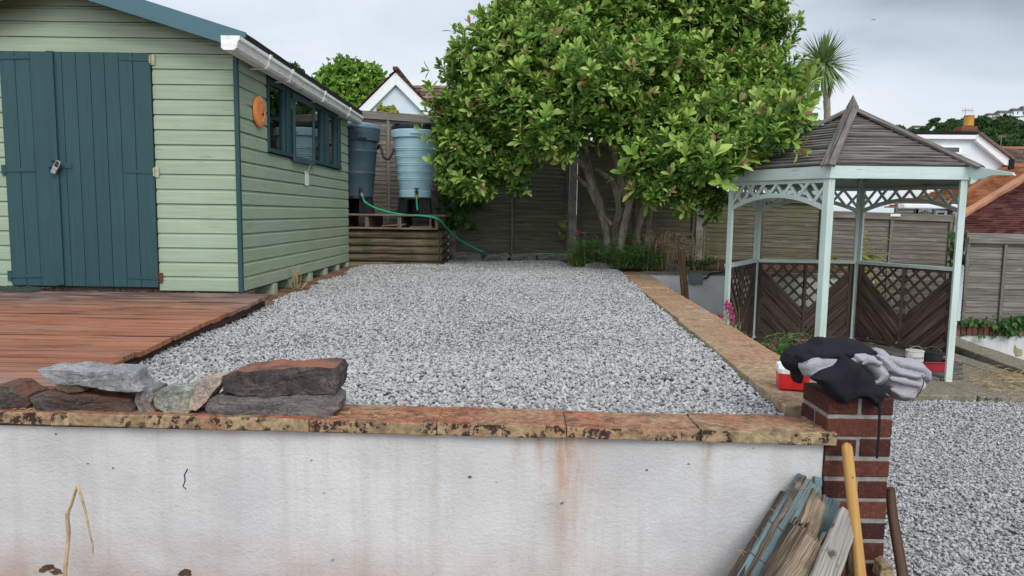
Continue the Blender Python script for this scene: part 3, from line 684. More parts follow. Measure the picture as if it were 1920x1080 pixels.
# white wall at the back of the sunken patio
bw = thing('back_wall', 'algae stained white wall holding up the flower bed', 'wall', (2.6, 8.8, 0))
mb = MB(); mb.box((1.54, 8.76, -.3), (4.4, 8.93, .70)); mb.build('render_face', MT['render_green'], bw)
mb = MB()
for a, b in ((1.56, 2.1), (2.1, 2.7), (2.7, 3.3), (3.3, 3.85), (3.85, 4.4)): rough_block(mb, (a+.003, 8.735, .702), (b-.003, 8.96, .738), 12, 6, .004)
mb.build('coping_slab', MT['slab'], bw)
# white wall with brick-on-edge top under the right-hand fence
rw = thing('boundary_wall', 'white wall with cracked paint and a worn brick-on-edge top below the right fence', 'wall', (7, 9.2, -.7))
mb = MB(); mb.box((5.5, 9.15, -.75), (11, 9.36, -.055)); mb.build('render_face', MT['render_plain'], rw)
mb = MB(); x = 5.5
while x < 11:
    mb.box((x+.006, 9.12+random.uniform(-.004, .004), -.05), (x+.066, 9.35, .062+random.uniform(-.004, .004))); x += .074
mb.build('brick_coping', MT['brick_orange'], rw, bevel=.006)
mb = MB(); mb.box((5.5, 9.14, -.052), (11, 9.34, .05)); mb.build('mortar', MT['mortar'], rw)
mb = MB(); c = at(1908, 660, 9.15); mb.poly([c+(-.05, -.003, .1), c+(-.01, -.003, .05), c+(.06, -.003, .03), c+(.055, -.003, -.05), c+(-.02, -.003, -.06), c+(-.055, -.003, .01)], .006, (0, 1, 0)); mb.build('bare_patch', MT['stone_tan'], rw)

# ------------------------------------------------------------------ brick pillar
bp = thing('brick_pillar', 'red brick gate pillar at the end of the white wall', 'pillar', (1.215, 2.56, -.02))
PX0, PX1, PY0, PY1 = 1.098, 1.326, 2.448, 2.672
mb = MB(); mb.box((PX0+.004, PY0+.004, -.15), (PX1-.004, PY1-.004, .797)); mb.build('mortar', MT['mortar'], bp)
mb = MB(); z = .803-.063; row = 0
def brk(lo, hi):
    mb.box(np.array(lo)+rng.normal(0, .0012, 3), np.array(hi)+rng.normal(0, .0012, 3), 0, random.random())
while z > -.15:
    mid = (PX0+PX1)/2; g = .0065; my = (PY0+PY1)/2
    if row % 2 == 0: brk((PX0, PY0, z), (mid-g, PY1, z+.0615)); brk((mid+g, PY0, z), (PX1, PY1, z+.0615))
    else: brk((PX0, PY0, z), (PX1, my-g, z+.0615)); brk((PX0, my+g, z), (PX1, PY1, z+.0615))
    z -= .0752; row += 1
mb.build('brick', MT['brick'], bp, bevel=.005)

# ------------------------------------------------------------------ stones stacked on the wall
def rock(name, px_pts, Y, depth, mat, label, group='stones stacked on the front wall', sub=2, amp=.010, tilt=0.0, back=.86, seed=0):
    """outline as it shows at distance Y, given its own depth and rough faces"""
    pts = [at(px, py, Y) for px, py in px_pts]
    # refine outline
    ref = []
    for a, b in zip(pts, pts[1:]+pts[:1]):
        k = max(1, int(np.linalg.norm(b-a)/.03))
        for q in range(k): ref.append(a+(b-a)*q/k)
    pts = np.array(ref); c = pts.mean(0); n = len(pts)
    rings = []
    for f, s_ in ((-.012, .22), (-.012, .5), (-.008, .8), (0.0, .955), (.03, .99), (.10, 1.0), (.4, 1.0), (.7, .98), (.95, back+.08), (1.0, back), (1.0, .5), (1.0, .2)):
        r = c+(pts-c)*s_; zb = pts[:, 2].min()
        r[:, 2] = zb+(pts[:, 2]-zb)*(1-(1-s_)*.5) if s_ > .84 else r[:, 2]
        r[:, 1] = Y+depth*f; rings.append(r)
    V = np.concatenate(rings+[[c+(0, .0, 0)], [c+(0, depth, 0)]]); m = len(rings); F = []
    for i in range(m-1):
        for k in range(n):
            k2 = (k+1) % n; F.append([i*n+k, i*n+k2, (i+1)*n+k2, (i+1)*n+k])
    a = m*n
    for k in range(n): F.append([a, (k+1) % n, k]); F.append([a+1, (m-1)*n+k, (m-1)*n+(k+1) % n])
    for q in range(len(V)):
        o = Vector(V[q]*14)+Vector((seed, seed*2, 0)); d = np.array(mnoise.noise_vector(o))*amp+np.array(mnoise.noise_vector(o*2.9))*amp*.5
        V[q] += d
    ob = mesh_obj(name, V, F, mat, smooth=False)
    ss = ob.modifiers.new('sub', 'SUBSURF'); ss.subdivision_type = 'SIMPLE'; ss.levels = 2; ss.render_levels = 2
    for k_, (sc_, st_) in enumerate(((.045, .9), (.012, .7))):
        tx = bpy.data.textures.new(name+'_rough', 'VORONOI' if k_ == 0 else 'CLOUDS'); tx.noise_scale = sc_
        dm = ob.modifiers.new('rough', 'DISPLACE'); dm.texture = tx; dm.strength = amp*st_; dm.mid_level = .62; dm.texture_coords = 'GLOBAL'
    return tag(ob, label, 'stone', group)
rock('stone', [(-45, 780), (-40, 735), (0, 722), (18, 723), (32, 735), (48, 743), (56, 760), (48, 771), (0, 771)], 2.53, .15, MT['stone_dark'], 'dark rounded stone at the left edge of the photo on the wall', seed=1)
rock('stone', [(50, 745), (80, 734), (130, 742), (170, 741), (215, 748), (242, 752), (252, 765), (250, 779), (190, 779), (105, 775), (62, 768)], 2.52, .17, MT['stone_dark'], 'long dark rust-tinged stone under the pale grey slab', seed=2)
rock('stone', [(100, 722), (150, 725), (158, 733), (140, 737), (110, 737)], 2.56, .10, MT['stone_tan'], 'small tan stone wedged between the grey slab and the dark stone', amp=.006, seed=3)
rock('stone', [(67, 694), (100, 692), (160, 695), (215, 696), (243, 701), (250, 718), (263, 735), (238, 733), (200, 732), (175, 725), (140, 722), (94, 719), (78, 706)], 2.50, .15, MT['stone_grey'], 'pale grey pointed slab lying on top of the dark stones', amp=.007, seed=4)
rock('stone', [(256, 735), (270, 727), (285, 731), (287, 745), (283, 758), (292, 772), (278, 779), (254, 781), (257, 768), (251, 752)], 2.52, .12, MT['stone_banded'], 'small upright grey stone with a waist beside the green stone', amp=.007, seed=5)
rock('stone', [(288, 737), (300, 729), (350, 733), (357, 748), (360, 771), (345, 779), (310, 773), (290, 768), (285, 755)], 2.515, .14, MT['stone_green'], 'green-veined pale stone next to the small upright one', amp=.010, seed=6)
rock('stone', [(364, 716), (382, 709), (417, 704), (414, 722), (398, 736), (388, 752), (366, 771), (351, 769), (356, 748), (364, 735)], 2.50, .10, MT['stone_orange'], 'orange stained stone leaning on the big dark block', amp=.006, seed=7)
rock('stone', [(384, 752), (400, 742), (440, 743), (560, 740), (622, 739), (638, 752), (636, 768), (618, 783), (500, 783), (384, 782), (381, 768)], 2.505, .17, MT['stone_purple'], 'purple-grey long block with a pale broken right end, under another block', amp=.006, seed=8)
rock('stone', [(418, 706), (440, 695), (500, 692), (580, 688), (630, 688), (638, 700), (636, 726), (630, 738), (560, 738), (520, 743), (490, 745), (440, 741), (415, 736)], 2.50, .18, MT['stone_slab'], 'big dark block with a rust-red top lying on the long purple-grey one', amp=.008, seed=9)

# ------------------------------------------------------------------ deck
mb = MB(); y = 2.66
while y < 5.30:
    b = min(y+.118, 5.31); xr = -1.80+random.uniform(-.012, .012)
    if b-y > .03:
        p0 = (-5.2, (y+b)/2, dz((y+b)/2)-.014); p1 = (xr, (y+b)/2, dz((y+b)/2)-.014+random.uniform(-.002, .002))
        mb.plank(p0, p1, b-y-.012, .028, up=(0, -.0345, 1), seg=14, jit=.0012)
    y += .123
dk = thing('timber_deck', 'red-brown weathered timber deck in front of the shed doors', 'deck', (-3.5, 4, .70))
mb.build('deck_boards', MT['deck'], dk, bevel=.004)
mb = MB(); mb.plank((-1.86, 2.68, dz(2.68)-.06), (-1.86, 5.28, dz(5.28)-.06), .045, .055)
for x in (-2.8, -3.8, -4.8): mb.plank((x, 2.68, dz(2.68)-.06), (x, 5.28, dz(5.28)-.06), .045, .055)
mb.build('joist', MT['trellis'], dk)
# crumpled netting by the door
V, F = [], []
for i in range(40):
    for j in range(16):
        x = -4.35+i*.022; yy = 5.16+j*.016; V.append((x+.01*nz3(x, yy, 14), yy+.01*nz3(x, yy, 14, 4), dz(5.2)+.012+.028*abs(nz3(x, yy, 7))*min(1, (40-i)/9)+.012*abs(nz3(x, yy, 21))))
mb = MB()
for i in range(40): mb.tube([V[i*16+j] for j in range(16)], .003, 4)
for j in range(16): mb.tube([V[i*16+j] for i in range(40)], .003, 4)
MT['net'] = plain('net_plastic', (.03, .045, .04, 1), .6, .3)
tag(mb.build('netting', MT['net']), 'crumpled dark green netting lying by the shed door', 'netting')

# ================================================================== SHED
SX, SY0, SY1, SZ = -2.07, 5.45, 9.02, .80
SL, RX, RZ, SLP = -4.58, -3.325, 3.055, .300      # left wall, ridge x / z, roof slope
def roofz(x): return RZ-abs(x-RX)*SLP
shed = thing('garden_shed', 'pale green wooden shed with dark teal double doors and a white gutter', 'shed', (-3.3, 7.2, .70))
PIT = .11
def clad(mb, p0, p1, nrm, zb, h, tone=None, slope=False):
    """one shiplap board from p0 to p1 (xy), outer face along nrm"""
    p0, p1, nr = np.array(p0, float), np.array(p1, float), np.array(nrm, float)
    prof = [(0, 0), (0, .80), (-.010, .885), (-.010, 1.0), (-.018, 1.0), (-.018, 0)]
    L = np.linalg.norm(p1-p0)
    if L < .02: return
    seg = max(1, int(L/.35)); o = random.random()*20; V, F, UV = [], [], []; n = len(prof)
    wob = random.uniform(-.0012, .0012); hs = [0]
    for (a, b), (c_, d_) in zip(prof, prof[1:]+prof[:1]): hs.append(hs[-1]+math.hypot(a-c_, (b-d_)*h))
    for i in range(seg+1):
        q = p0+(p1-p0)*i/seg
        for (a, b) in prof:
            jz = random.uniform(-.0012, .0012) if b < .1 else 0
            qx = q[0]
            if slope:
                lim_ = (RZ-.012-(zb+b*h))/SLP; xa, xb = max(p0[0], RX-lim_), min(p1[0], RX+lim_); qx = xa+(xb-xa)*i/seg
            V.append((qx+nr[0]*(a+wob), q[1]+nr[1]*(a+wob), zb+b*h+(.0035 if b == 0 else -.0005)+jz))
    for i in range(seg):
        for k in range(n):
            k2 = (k+1) % n; F.append([i*n+k, i*n+k2, (i+1)*n+k2, (i+1)*n+k]); u0, u1 = L*i/seg+o, L*(i+1)/seg+o
            UV.append([(u0, hs[k]+o), (u0, hs[k+1]+o), (u1, hs[k+1]+o), (u1, hs[k]+o)])
    F.append(list(range(n))); UV.append([(o, o)]*n); F.append([seg*n+k for k in range(n)][::-1]); UV.append([(o, o)]*n)
    mb.add(V, F, 0, tone, UV)
mb = MB(); z = SZ-.005
DX0, DX1, DXM, DZ0, DZ1 = -3.815, -2.70, -3.437, .822, 2.555
while z < 3.0:
    h = PIT
    if z+h*.5 < DZ1: clad(mb, (SL, SY0), (DX0-.004, SY0), (0, -1), z, h); clad(mb, (DX1+.004, SY0), (SX-.022, SY0), (0, -1), z, h)
    else:
        lim = (RZ-.03-(z+h))/SLP
        if z+h < 2.62: clad(mb, (SL, SY0), (SX-.022, SY0), (0, -1), z, h)
        elif lim > .05: clad(mb, (SL, SY0), (SX-.022, SY0), (0, -1), z, h, slope=True)
    z += PIT
mb.build('front_wall', MT['green'], shed)
mb = MB(); z = SZ-.005; WY0, WY1, WZ0, WZ1 = 6.09, 8.60, 1.905, 2.515
while z < 2.60:
    h = min(PIT, 2.66-z)
    if z+h*.6 > WZ0 and z+h*.4 < WZ1: clad(mb, (SX, SY0+.022), (SX, WY0), (1, 0), z, h); clad(mb, (SX, WY1), (SX, SY1), (1, 0), z, h)
    else: clad(mb, (SX, SY0+.022), (SX, SY1), (1, 0), z, h)
    z += PIT
mb.build('side_wall', MT['green'], shed)
mb = MB()   # inner lining, back and left walls, floor
mb.box((SL, SY0+.03, SZ), (SL+.02, SY1, 2.66)); mb.box((SL+.02, SY1-.03, SZ), (SX-.03, SY1-.01, 2.66)); mb.box((SL, SY0+.02, SZ-.02), (SX-.02, SY1, SZ+.005))
mb.box((SX-.055, SY0+.03, SZ), (SX-.035, SY1-.03, WZ0-.02)); mb.box((SX-.055, SY0+.03, WZ1+.02), (SX-.035, SY1-.03, 2.64))
mb.box((SL+.02, SY0+.025, SZ), (SX-.04, SY0+.04, 2.62))
mb.build('lining', MT['trellis'], shed)
mb = MB(); mb.box((SX-.022, SY0-.013, SZ-.01), (SX+.010, SY0+.02, 2.63)); mb.build('corner_trim', MT['teal'], shed, bevel=.003)
# roof
rf = MB(); FY, BY, EX = 5.27, 9.20, SX+.135
lx = 2*RX-EX
for sgn, xe in ((1, EX), (-1, lx)):
    a = np.array((RX, FY, RZ+.025)); b = np.array((xe, FY, RZ+.025-abs(xe-RX)*SLP)); c = b+(0, BY-FY, 0); d = a+(0, BY-FY, 0)
    rf.poly([a, b, c, d], -.028, (0, 0, 1))
V = []; ny = 60   # felt turned down over the eave, slightly wavy
ze = RZ+.025-(EX-RX)*SLP
for i in range(ny+1):
    y = FY+(BY-FY)*i/ny; w = .004*nz3(y, 0, 3)
    V += [(EX-.08, y, ze+.08*SLP+.004), (EX+.006, y, ze+.003+w), (EX+.010+w, y, ze-.045+w*1.5), (EX+.002, y, ze-.046)]
F = [[i*4+k, i*4+k+1, i*4+k+5, i*4+k+4] for i in range(ny) for k in range(3)]
rf.add(V, F)
roof = rf.build('roof', MT['felt'], shed)
for nm, yy in (('front', FY), ('rear', BY-.02)):
    mb = MB()
    for sgn, xe in ((1, EX+.012), (-1, lx-.012)):
        ztip = RZ+.035-abs(xe-RX)*SLP
        xs_ = xe-sgn*.14
        mb.poly([(RX, yy, RZ+.035), (xe, yy, ztip), (xe-sgn*.005, yy, ztip-.035), (xs_-sgn*.04, yy, ztip+.18*SLP-.128), (RX, yy, RZ-.095)], -.02 if nm == 'front' else .02, (0, 1, 0))
    mb.build('bargeboard', MT['fascia'], shed, bevel=.002)
mb = MB(); mb.box((SX+.012, SY0+.0, 2.555), (SX+.030, SY1+.1, 2.645)); mb.build('eaves_board', MT['green'], shed)
# gutter
gx0, gx1, gy0, gy1 = SX+.034, SX+.160, 5.09, 9.16
def gutz(y): return 2.512-.012*(y-gy0)/4
mb = MB(); N = 40
prof = [(0, .075), (0, .012), (.012, 0), (.066, 0), (.082, .012), (.088, .045), (.100, .055), (.100, .075), (.092, .075), (.080, .050), (.074, .016), (.064, .008), (.016, .008), (.008, .016), (.008, .075)]
V = []
for i in range(N+1):
    y = gy0+(gy1-gy0)*i/N
    for a, b in prof: V.append((gx0+a*1.3, y, gutz(y)+b*1.28))
n = len(prof); F = [[i*n+k, i*n+(k+1) % n, (i+1)*n+(k+1) % n, (i+1)*n+k] for i in range(N) for k in range(n)]
mb.add(V, F)
for y in (gy0, gy1): mb.poly([(gx0+a*1.3, y, gutz(y)+b*1.28) for a, b in prof[:8]], .004 if y == gy0 else -.004, (0, 1, 0))
gut = mb.build('gutter', MT['gutter'], shed)
for y in (5.72, 6.28, 7.35, 8.45):
    mb = MB(); z = gutz(y); mb.box((gx0-.03, y-.02, z-.009), (gx0+.079, y+.02, z-.002))
    mb.poly([(gx0+1.3*a, y-.022, z+1.28*b) for a, b in ((.06, -.007), (.080, -.005), (.092, .010), (.095, .046), (.107, .053), (.107, .080), (.101, .080), (.1005, .055), (.089, .046), (.083, .012), (.068, -.0005), (.06, -.0005))], .044, (0, 1, 0))
    mb.build('gutter_bracket', MT['gutter'], gut)
# windows: four lights, the second an opening casement
wf = MB(); fx0, fx1 = SX-.04, SX+.016
wf.box((fx0, WY0, WZ1-.045), (fx1, WY1, WZ1)); wf.box((fx0, WY0, WZ0), (fx1+.006, WY1, WZ0+.03))
for a, b in ((6.09, 6.125), (6.50, 6.72), (7.42, 7.45), (7.765, 8.05), (8.34, 8.60)): wf.box((fx0, a, WZ0+.03), (fx1-.002, b, WZ1-.045))
for a, b in ((6.55, 6.60), (7.86, 7.90), (8.42, 8.46)): wf.box((fx1-.001, a, WZ0+.03), (fx1+.010, b, WZ1-.045))
win = wf.build('window', MT['teal'], shed, bevel=.003)
mb = MB(); cx0, cx1 = fx1+.002, fx1+.018
mb.box((cx0, 6.72, WZ0-.035), (cx1, 7.42, WZ0+.02)); mb.box((cx0, 6.72, WZ1-.075), (cx1, 7.42, WZ1-.02))
mb.box((cx0, 6.72, WZ0+.02), (cx1, 6.775, WZ1-.075)); mb.box((cx0, 7.365, WZ0+.02), (cx1, 7.42, WZ1-.075))
mb.build('casement', MT['casement'], win, bevel=.003)
for a, b, xx, z0, z1 in ((6.12, 6.51, SX-.012, WZ0+.02, WZ1-.04), (6.77, 7.37, SX+.024, WZ0+.015, WZ1-.07), (7.44, 7.775, SX-.012, WZ0+.02, WZ1-.04), (8.04, 8.35, SX-.012, WZ0+.02, WZ1-.04)):
    mb = MB(); mb.box((xx-.002, a, z0), (xx+.002, b, z1)); mb.build('pane', MT['glass'], win)
# doors
def door(x0, x1, lines, cover, hinge_right):
    mb = MB(); xs = [x0]+lines+[x1]
    for a, b in zip(xs[:-1], xs[1:]): mb.box((a+.0015, SY0-.016+random.uniform(-.001, .001), DZ0), (b-.0015, SY0+.006, DZ1))
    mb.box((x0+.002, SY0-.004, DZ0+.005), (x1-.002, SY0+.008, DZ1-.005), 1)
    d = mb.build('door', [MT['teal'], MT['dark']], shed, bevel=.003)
    if cover:
        mb = MB(); mb.box((cover[0], SY0-.034, DZ0+.01), (cover[1], SY0-.0165, 1.70)); mb.box((cover[0], SY0-.034, 1.76), (cover[1], SY0-.0165, DZ1+.004)); mb.build('cover_strip', MT['teal'], d, bevel=.003)
    for zz in (.895, 1.69, 2.51):
        mb = MB(); sg = -1 if hinge_right else 1; xe = x1 if hinge_right else x0
        mb.poly([(xe, SY0-.0165, zz-.017), (xe+sg*.23, SY0-.0165, zz-.009), (xe+sg*.23, SY0-.0165, zz+.009), (xe, SY0-.0165, zz+.017)], -.005, (0, 1, 0)); hg = mb.build('strap_hinge', MT['teal'], d, bevel=.0015)
        mb = MB(); xo = xe-sg*.002
        mb.box((min(xo, xo-sg*.03), SY0-.012, zz-.038), (max(xo, xo-sg*.03), SY0-.003, zz+.038)); mb.tube([(xe, SY0-.02, zz-.03), (xe, SY0-.02, zz+.03)], .006, 8)
        mb.build('hinge_plate', MT['rust'] if (hinge_right and zz < 1) else MT['hinge_cream'] if hinge_right else MT['teal'], hg)
    return d
door(DX0, DXM-.003, [-3.70, -3.59], None, False)
d2 = door(DXM, DX1, [-3.355, -3.25, -3.145, -3.04, -2.935, -2.83], (DXM-.022, DXM+.03), True)
mb = MB(); hz = 1.727
mb.box((DXM+.032, SY0-.022, hz-.02), (DXM+.125, SY0-.0165, hz+.02)); mb.box((DXM-.045, SY0-.044, hz-.012), (DXM+.06, SY0-.038, hz+.012)); mb.box((DXM-.06, SY0-.022, hz-.018), (DXM-.024, SY0-.0165, hz+.018))
mb.tube([(DXM+.03+.022*math.cos(t), SY0-.045-.012*math.sin(t), hz) for t in np.linspace(0, math.pi, 8)], .005, 6)
mb.build('hasp', MT['teal'], d2, bevel=.001)
pl = thing('padlock', 'small tarnished padlock hanging from the hasp of the shed doors', 'padlock', (DXM, SY0-.05, 1.66))
mb = MB(); c0 = np.array((DXM+.018, SY0-.058, 1.690)); d_ = np.array((-.45, 0, -.9)); d_ /= np.linalg.norm(d_)
mb.plank(c0-d_*.028, c0+d_*.026, .040, .020, up=(0, 1, 0)); mb.build('lock_body', MT['steel'], pl, bevel=.005)
mb = MB(); pr = np.array((d_[2], 0, -d_[0])); base = c0-d_*.028
mb.tube([base-pr*.017, base-pr*.017-d_*.03]+[base-d_*.03+(-pr*math.cos(t)-d_*math.sin(t))*.017 for t in np.linspace(.2, math.pi-.2, 8)]+[base+pr*.017-d_*.03, base+pr*.017], .005, 8); mb.build('shackle', MT['steel'], pl, smooth=True)
# bearers under the shed
for y in (6.2, 6.7, 7.3, 7.9, 8.45, 8.95):
    mb = MB(); mb.box((SL+.1, y-.04, gz(y)-.02), (SX+.012, y+.04, SZ-.012)); mb.build('bearer', MT['green'], shed)
for x in (-3.62, -3.2, -2.83, -2.42, -2.10):
    mb = MB(); mb.box((x-.02, SY0+.01, .70), (x+.02, SY0+.3, SZ-.012)); mb.build('bearer', MT['pallet'], shed)
# things on the shed's side
fb = thing('frisbee', 'round orange plastic disc hung on the shed side', 'frisbee', (SX+.03, 5.87, 2.10))
mb = MB(); V = []; n = 48; prof = [(.002, .028), (.07, .027), (.074, .030), (.105, .029), (.120, .020), (.124, .004), (.120, .0), (.002, .004)]
for r, h in prof:
    for k in range(n): t = 2*math.pi*k/n; V.append((SX+.004+h, 5.87+r*math.cos(t), 2.20+r*math.sin(t)))
F = [[i*n+k, i*n+(k+1) % n, (i+1)*n+(k+1) % n, (i+1)*n+k] for i in range(len(prof)-1) for k in range(n)]+[list(range(n)), [(len(prof)-1)*n+k for k in range(n)][::-1]]
mb.add(V, F); mb.build('disc', MT['orange'], fb, smooth=True, bevel=.002)
mb = MB(); c = np.array((SX+.034, 5.90, 2.19))
mb.tube([c+(0, -.022, -.008), c+(.003, .0, 0), c+(0, .02, .002)], .004, 5); mb.tube([c+(0, .012, 0), c+(0, .028, .035), c+(0, .034, .06)], .0018, 5); mb.tube([c+(0, -.012, .0), c+(0, -.012, -.018)], .003, 5); mb.tube([c+(0, .010, .0), c+(0, .012, -.018)], .003, 5)
mb.build('wire_clip', MT['black_plastic'], fb)
tg = thing('hanging_tag', 'small white card hanging on a string below the shed window', 'tag', (SX+.01, 7.20, 1.66))
mb = MB(); mb.box((SX+.004, 7.135, 1.665), (SX+.009, 7.265, 1.805)); mb.build('card', MT['tag'], tg, bevel=.002)
mb = MB(); mb.tube([(SX+.012, 7.17, 1.79), (SX+.045, 7.2, 1.868), (SX+.012, 7.23, 1.79)], .0022, 5); mb.build('string', MT['string'], tg)
for q in range(2): MB().tube([(SX+.0085, 7.17+.06*q, 1.79), (SX+.011, 7.17+.06*q, 1.79)], .006, 8).build('eyelet', MT['black_plastic'], tg)
# paper strip pinned inside the casement, as seen through the glass
mb = MB(); mb.add([(SX-.06+.003*math.sin(i*.9), 7.08+s*.035, 2.40-.035*i) for i in range(11) for s in (0, 1)], [[2*i, 2*i+1, 2*i+3, 2*i+2] for i in range(10)])
tag(mb.build('paper_strip', MT['tag']), 'long white paper strip hanging behind the opening shed window', 'paper')

# ================================================================== LOG BOX, PALLET, WATER BUTTS, HOSES
lb = thing('log_box', 'raised box of half-round logs behind the shed', 'planter', (-1.5, 9.6, .70))
LX1, LY = -.93, 9.12
for k in range(5):
    z = .735+.098*k; mb = MB(); r = .052
    mb.tube([(-2.6, LY+.04, z+.01)]+[(x, LY+.04+.004*nz3(x, k, 3), z+.004*nz3(x, k, 2)) for x in np.linspace(-2.2, LX1-.02, 8)], r, 12); mb.build('log', MT['log'], lb)
    mb = MB(); mb.tube([(LX1-.045, y, z+.004*nz3(y, k, 3)) for y in np.linspace(LY+.095, 10.2, 6)], r, 12); mb.build('log', MT['log'], lb)
mb = MB(); mb.box((-2.6, LY+.08, .66), (LX1-.1, 10.22, 1.19)); mb.build('earth_fill', MT['soil'], lb)
pt = thing('pallet', 'old wooden pallet lying on the log box under the water butts', 'pallet', (-1.6, 9.6, 1.195))
mb = MB()
for k in range(7): mb.box((-2.5, 9.08+.165*k, 1.365), (-.875, 9.08+.165*k+.125, 1.388))
mb.build('top_boards', MT['pallet'], pt, bevel=.002)
mb = MB()
for x in (-2.2, -1.86, -1.45, -.985, -1.06): mb.box((x-.022 if x != -1.06 else x-.01, 9.1, 1.222), (x+.022 if x != -1.06 else x+.01, 10.1, 1.364))
mb.build('bearers', MT['pallet'], pt)
mb = MB()
for k in range(3): mb.box((-2.5, 9.07+.45*k, 1.2), (-.97, 9.07+.45*k+.1, 1.221))
mb.plank((-1.32, 9.13, 1.232), (-1.04, 9.16, 1.235), .09, .02); mb.plank((-1.68, 9.2, 1.24), (-1.38, 9.13, 1.262), .07, .02)
mb.build('bottom_boards', MT['pallet'], pt, bevel=.002)
BC = np.array((-1.315, 9.55, 1.39))
def stand(name, c, label, group=None):
    st = thing(name, label, 'stand', c, group); mb = MB()
    for k in range(8):
        if k == 5: continue                                # open arch facing the garden (-y is k=5..6)
        a0, a1 = 2*math.pi*k/8-.02+math.pi/8*0+.39, 2*math.pi*(k+1)/8+.02+.39
        q = []
        for r, z in ((.245, 0), (.215, .21), (.16, .21), (.17, 0)):
            q += [c+np.array((r*math.cos(a0), r*math.sin(a0), z)), c+np.array((r*math.cos(a1), r*math.sin(a1), z))]
        mb.add(q, [[0, 1, 3, 2], [2, 3, 5, 4], [4, 5, 7, 6], [6, 7, 1, 0], [0, 2, 4, 6], [1, 7, 5, 3]])
    mb.lathe([(.05, .19), (.215, .19), (.215, .212), (.05, .212)], c, 16)
    mb.build('stand_shell', MT['black_plastic'], st, bevel=.006); return st
stand('butt_stand', BC, 'black plastic stand under the pale blue water butt')
wb = thing('water_butt', 'pale blue ribbed water butt with a matt black lid', 'water butt', BC+(0, 0, .215))
o = BC+np.array((0, 0, .215)); mb = MB()
prof = [(.200, 0), (.208, .004), (.212, .085), (.205, .09)]
def rr(z): return .206+.072*(z/.70)
for z0 in (.23, .325, .42, .515, .61):
    prof += [(rr(z0-.013), z0-.013), (rr(z0-.010)+.006, z0-.010), (rr(z0-.004)+.006, z0-.004), (rr(z0-.001), z0-.001), (rr(z0+.009), z0+.009), (rr(z0+.012)+.006, z0+.012), (rr(z0+.018)+.006, z0+.018), (rr(z0+.021), z0+.021)]
prof += [(.278, .74), (.280, .755), (.303, .765), (.307, .855), (.298, .865), (.20, .865)]
mb.lathe(prof, o, 64); mb.build('barrel', MT['pale_blue'], wb, smooth=True, bevel=.004)
mb = MB(); mb.lathe([(.2, .866), (.300, .866), (.303, .872), (.303, .915), (.292, .935), (.24, .945), (.02, .952)], o, 48)
for s in (-1, 1): mb.plank(o+(s*.2-.04, -.235, .925), o+(s*.2+.04, -.225, .938), .05, .03)
mb.build('lid', MT['lid_black'], wb, smooth=True, bevel=.006)
mb = MB(); mb.box(o+(-.02, -.318, .80), o+(.12, -.300, .815)); mb.build('grip', MT['pale_blue'], wb, bevel=.005)
tx_ = o+np.array((.055, -.215, .075)); mb = MB()
mb.tube([tx_+(0, .02, 0), tx_+(0, -.05, 0)], .02, 12); mb.tube([tx_+(0, -.04, .03), tx_+(0, -.04, -.045)], .014, 10); mb.box(tx_+(-.03, -.048, .03), tx_+(.03, -.03, .045)); tp = mb.build('tap', MT['black_plastic'], wb, bevel=.002)
mb = MB(); mb.tube([tx_+(0, -.04, -.045), tx_+(0, -.04, -.09)], .017, 10); mb.build('connector', MT['brass'], tp)
tag(MB().tube([tx_+(0, -.04, -.088), tx_+(.004, -.042, -.16), tx_+(.012, -.045, -.235)], .0115, 10).build('hose_stub', MT['hose'], smooth=True), 'short green hose end hanging from the pale blue butt tap', 'hose')
DC = np.array((-2.10, 9.62, 1.39))
stand('butt_stand', DC, 'black plastic stand under the dark slate water butt, half behind the shed')
w2 = thing('water_butt', 'dark slate-blue water butt with a domed lid, half hidden by the shed', 'water butt', DC+(0, 0, .215))
o = DC+np.array((0, 0, .215)); mb = MB(); rr = lambda z: .215+.065*(z/.72)
prof = [(.205, 0), (.213, .005)]
for z0 in (.30, .58): prof += [(rr(z0), z0), (rr(z0)+.005, z0+.008), (rr(z0)+.005, z0+.016), (rr(z0), z0+.024)]
prof += [(.279, .715), (.303, .725), (.312, .86), (.306, .87), (.2, .87)]
mb.lathe(prof, o, 64); mb.build('barrel', MT['slate_blue'], w2, smooth=True, bevel=.004)
mb = MB(); mb.lathe([(.2, .871), (.310, .871), (.315, .88), (.315, .90), (.305, .905), (.30, .925), (.285, .935), (.20, .958), (.02, .968)], o, 48); mb.build('lid', MT['slate_lid'], w2, smooth=True, bevel=.004)
mb = MB(); mb.box(o+(.06, -.318, .745), o+(.20, -.27, .83)); mb.build('badge', MT['slate_blue'], w2, bevel=.006)
t2 = o+np.array((.10, -.205, .075)); mb = MB(); mb.tube([t2+(0, .02, .02), t2+(0, -.04, .02)], .018, 10); mb.tube([t2+(0, -.035, .04), t2+(.02, -.05, -.03)], .015, 10); tp = mb.build('tap', MT['black_plastic'], w2)
mb = MB(); mb.tube([t2+(.018, -.05, -.03), t2+(.035, -.06, -.075)], .018, 10); mb.build('connector', MT['steel'], tp)
def spline(pts, n=12):
    P = [np.array(p, float) for p in pts]; P = [2*P[0]-P[1]]+P+[2*P[-1]-P[-2]]; r = []
    for i in range(1, len(P)-2):
        for t in np.linspace(0, 1, n, endpoint=False):
            a, b, c, d = P[i-1:i+3]; r.append(.5*((2*b)+(c-a)*t+(2*a-5*b+4*c-d)*t*t+(3*b-a-3*c+d)*t**3))
    return r+[P[-2]]
lk = spline([DC+(.29, -.03, .85), at(713, 273, 9.45), at(720, 295, 9.42), at(730, 297, 9.42), at(738, 282, 9.45), BC+(-.27, -.05, .84)], 10)
mb = MB()
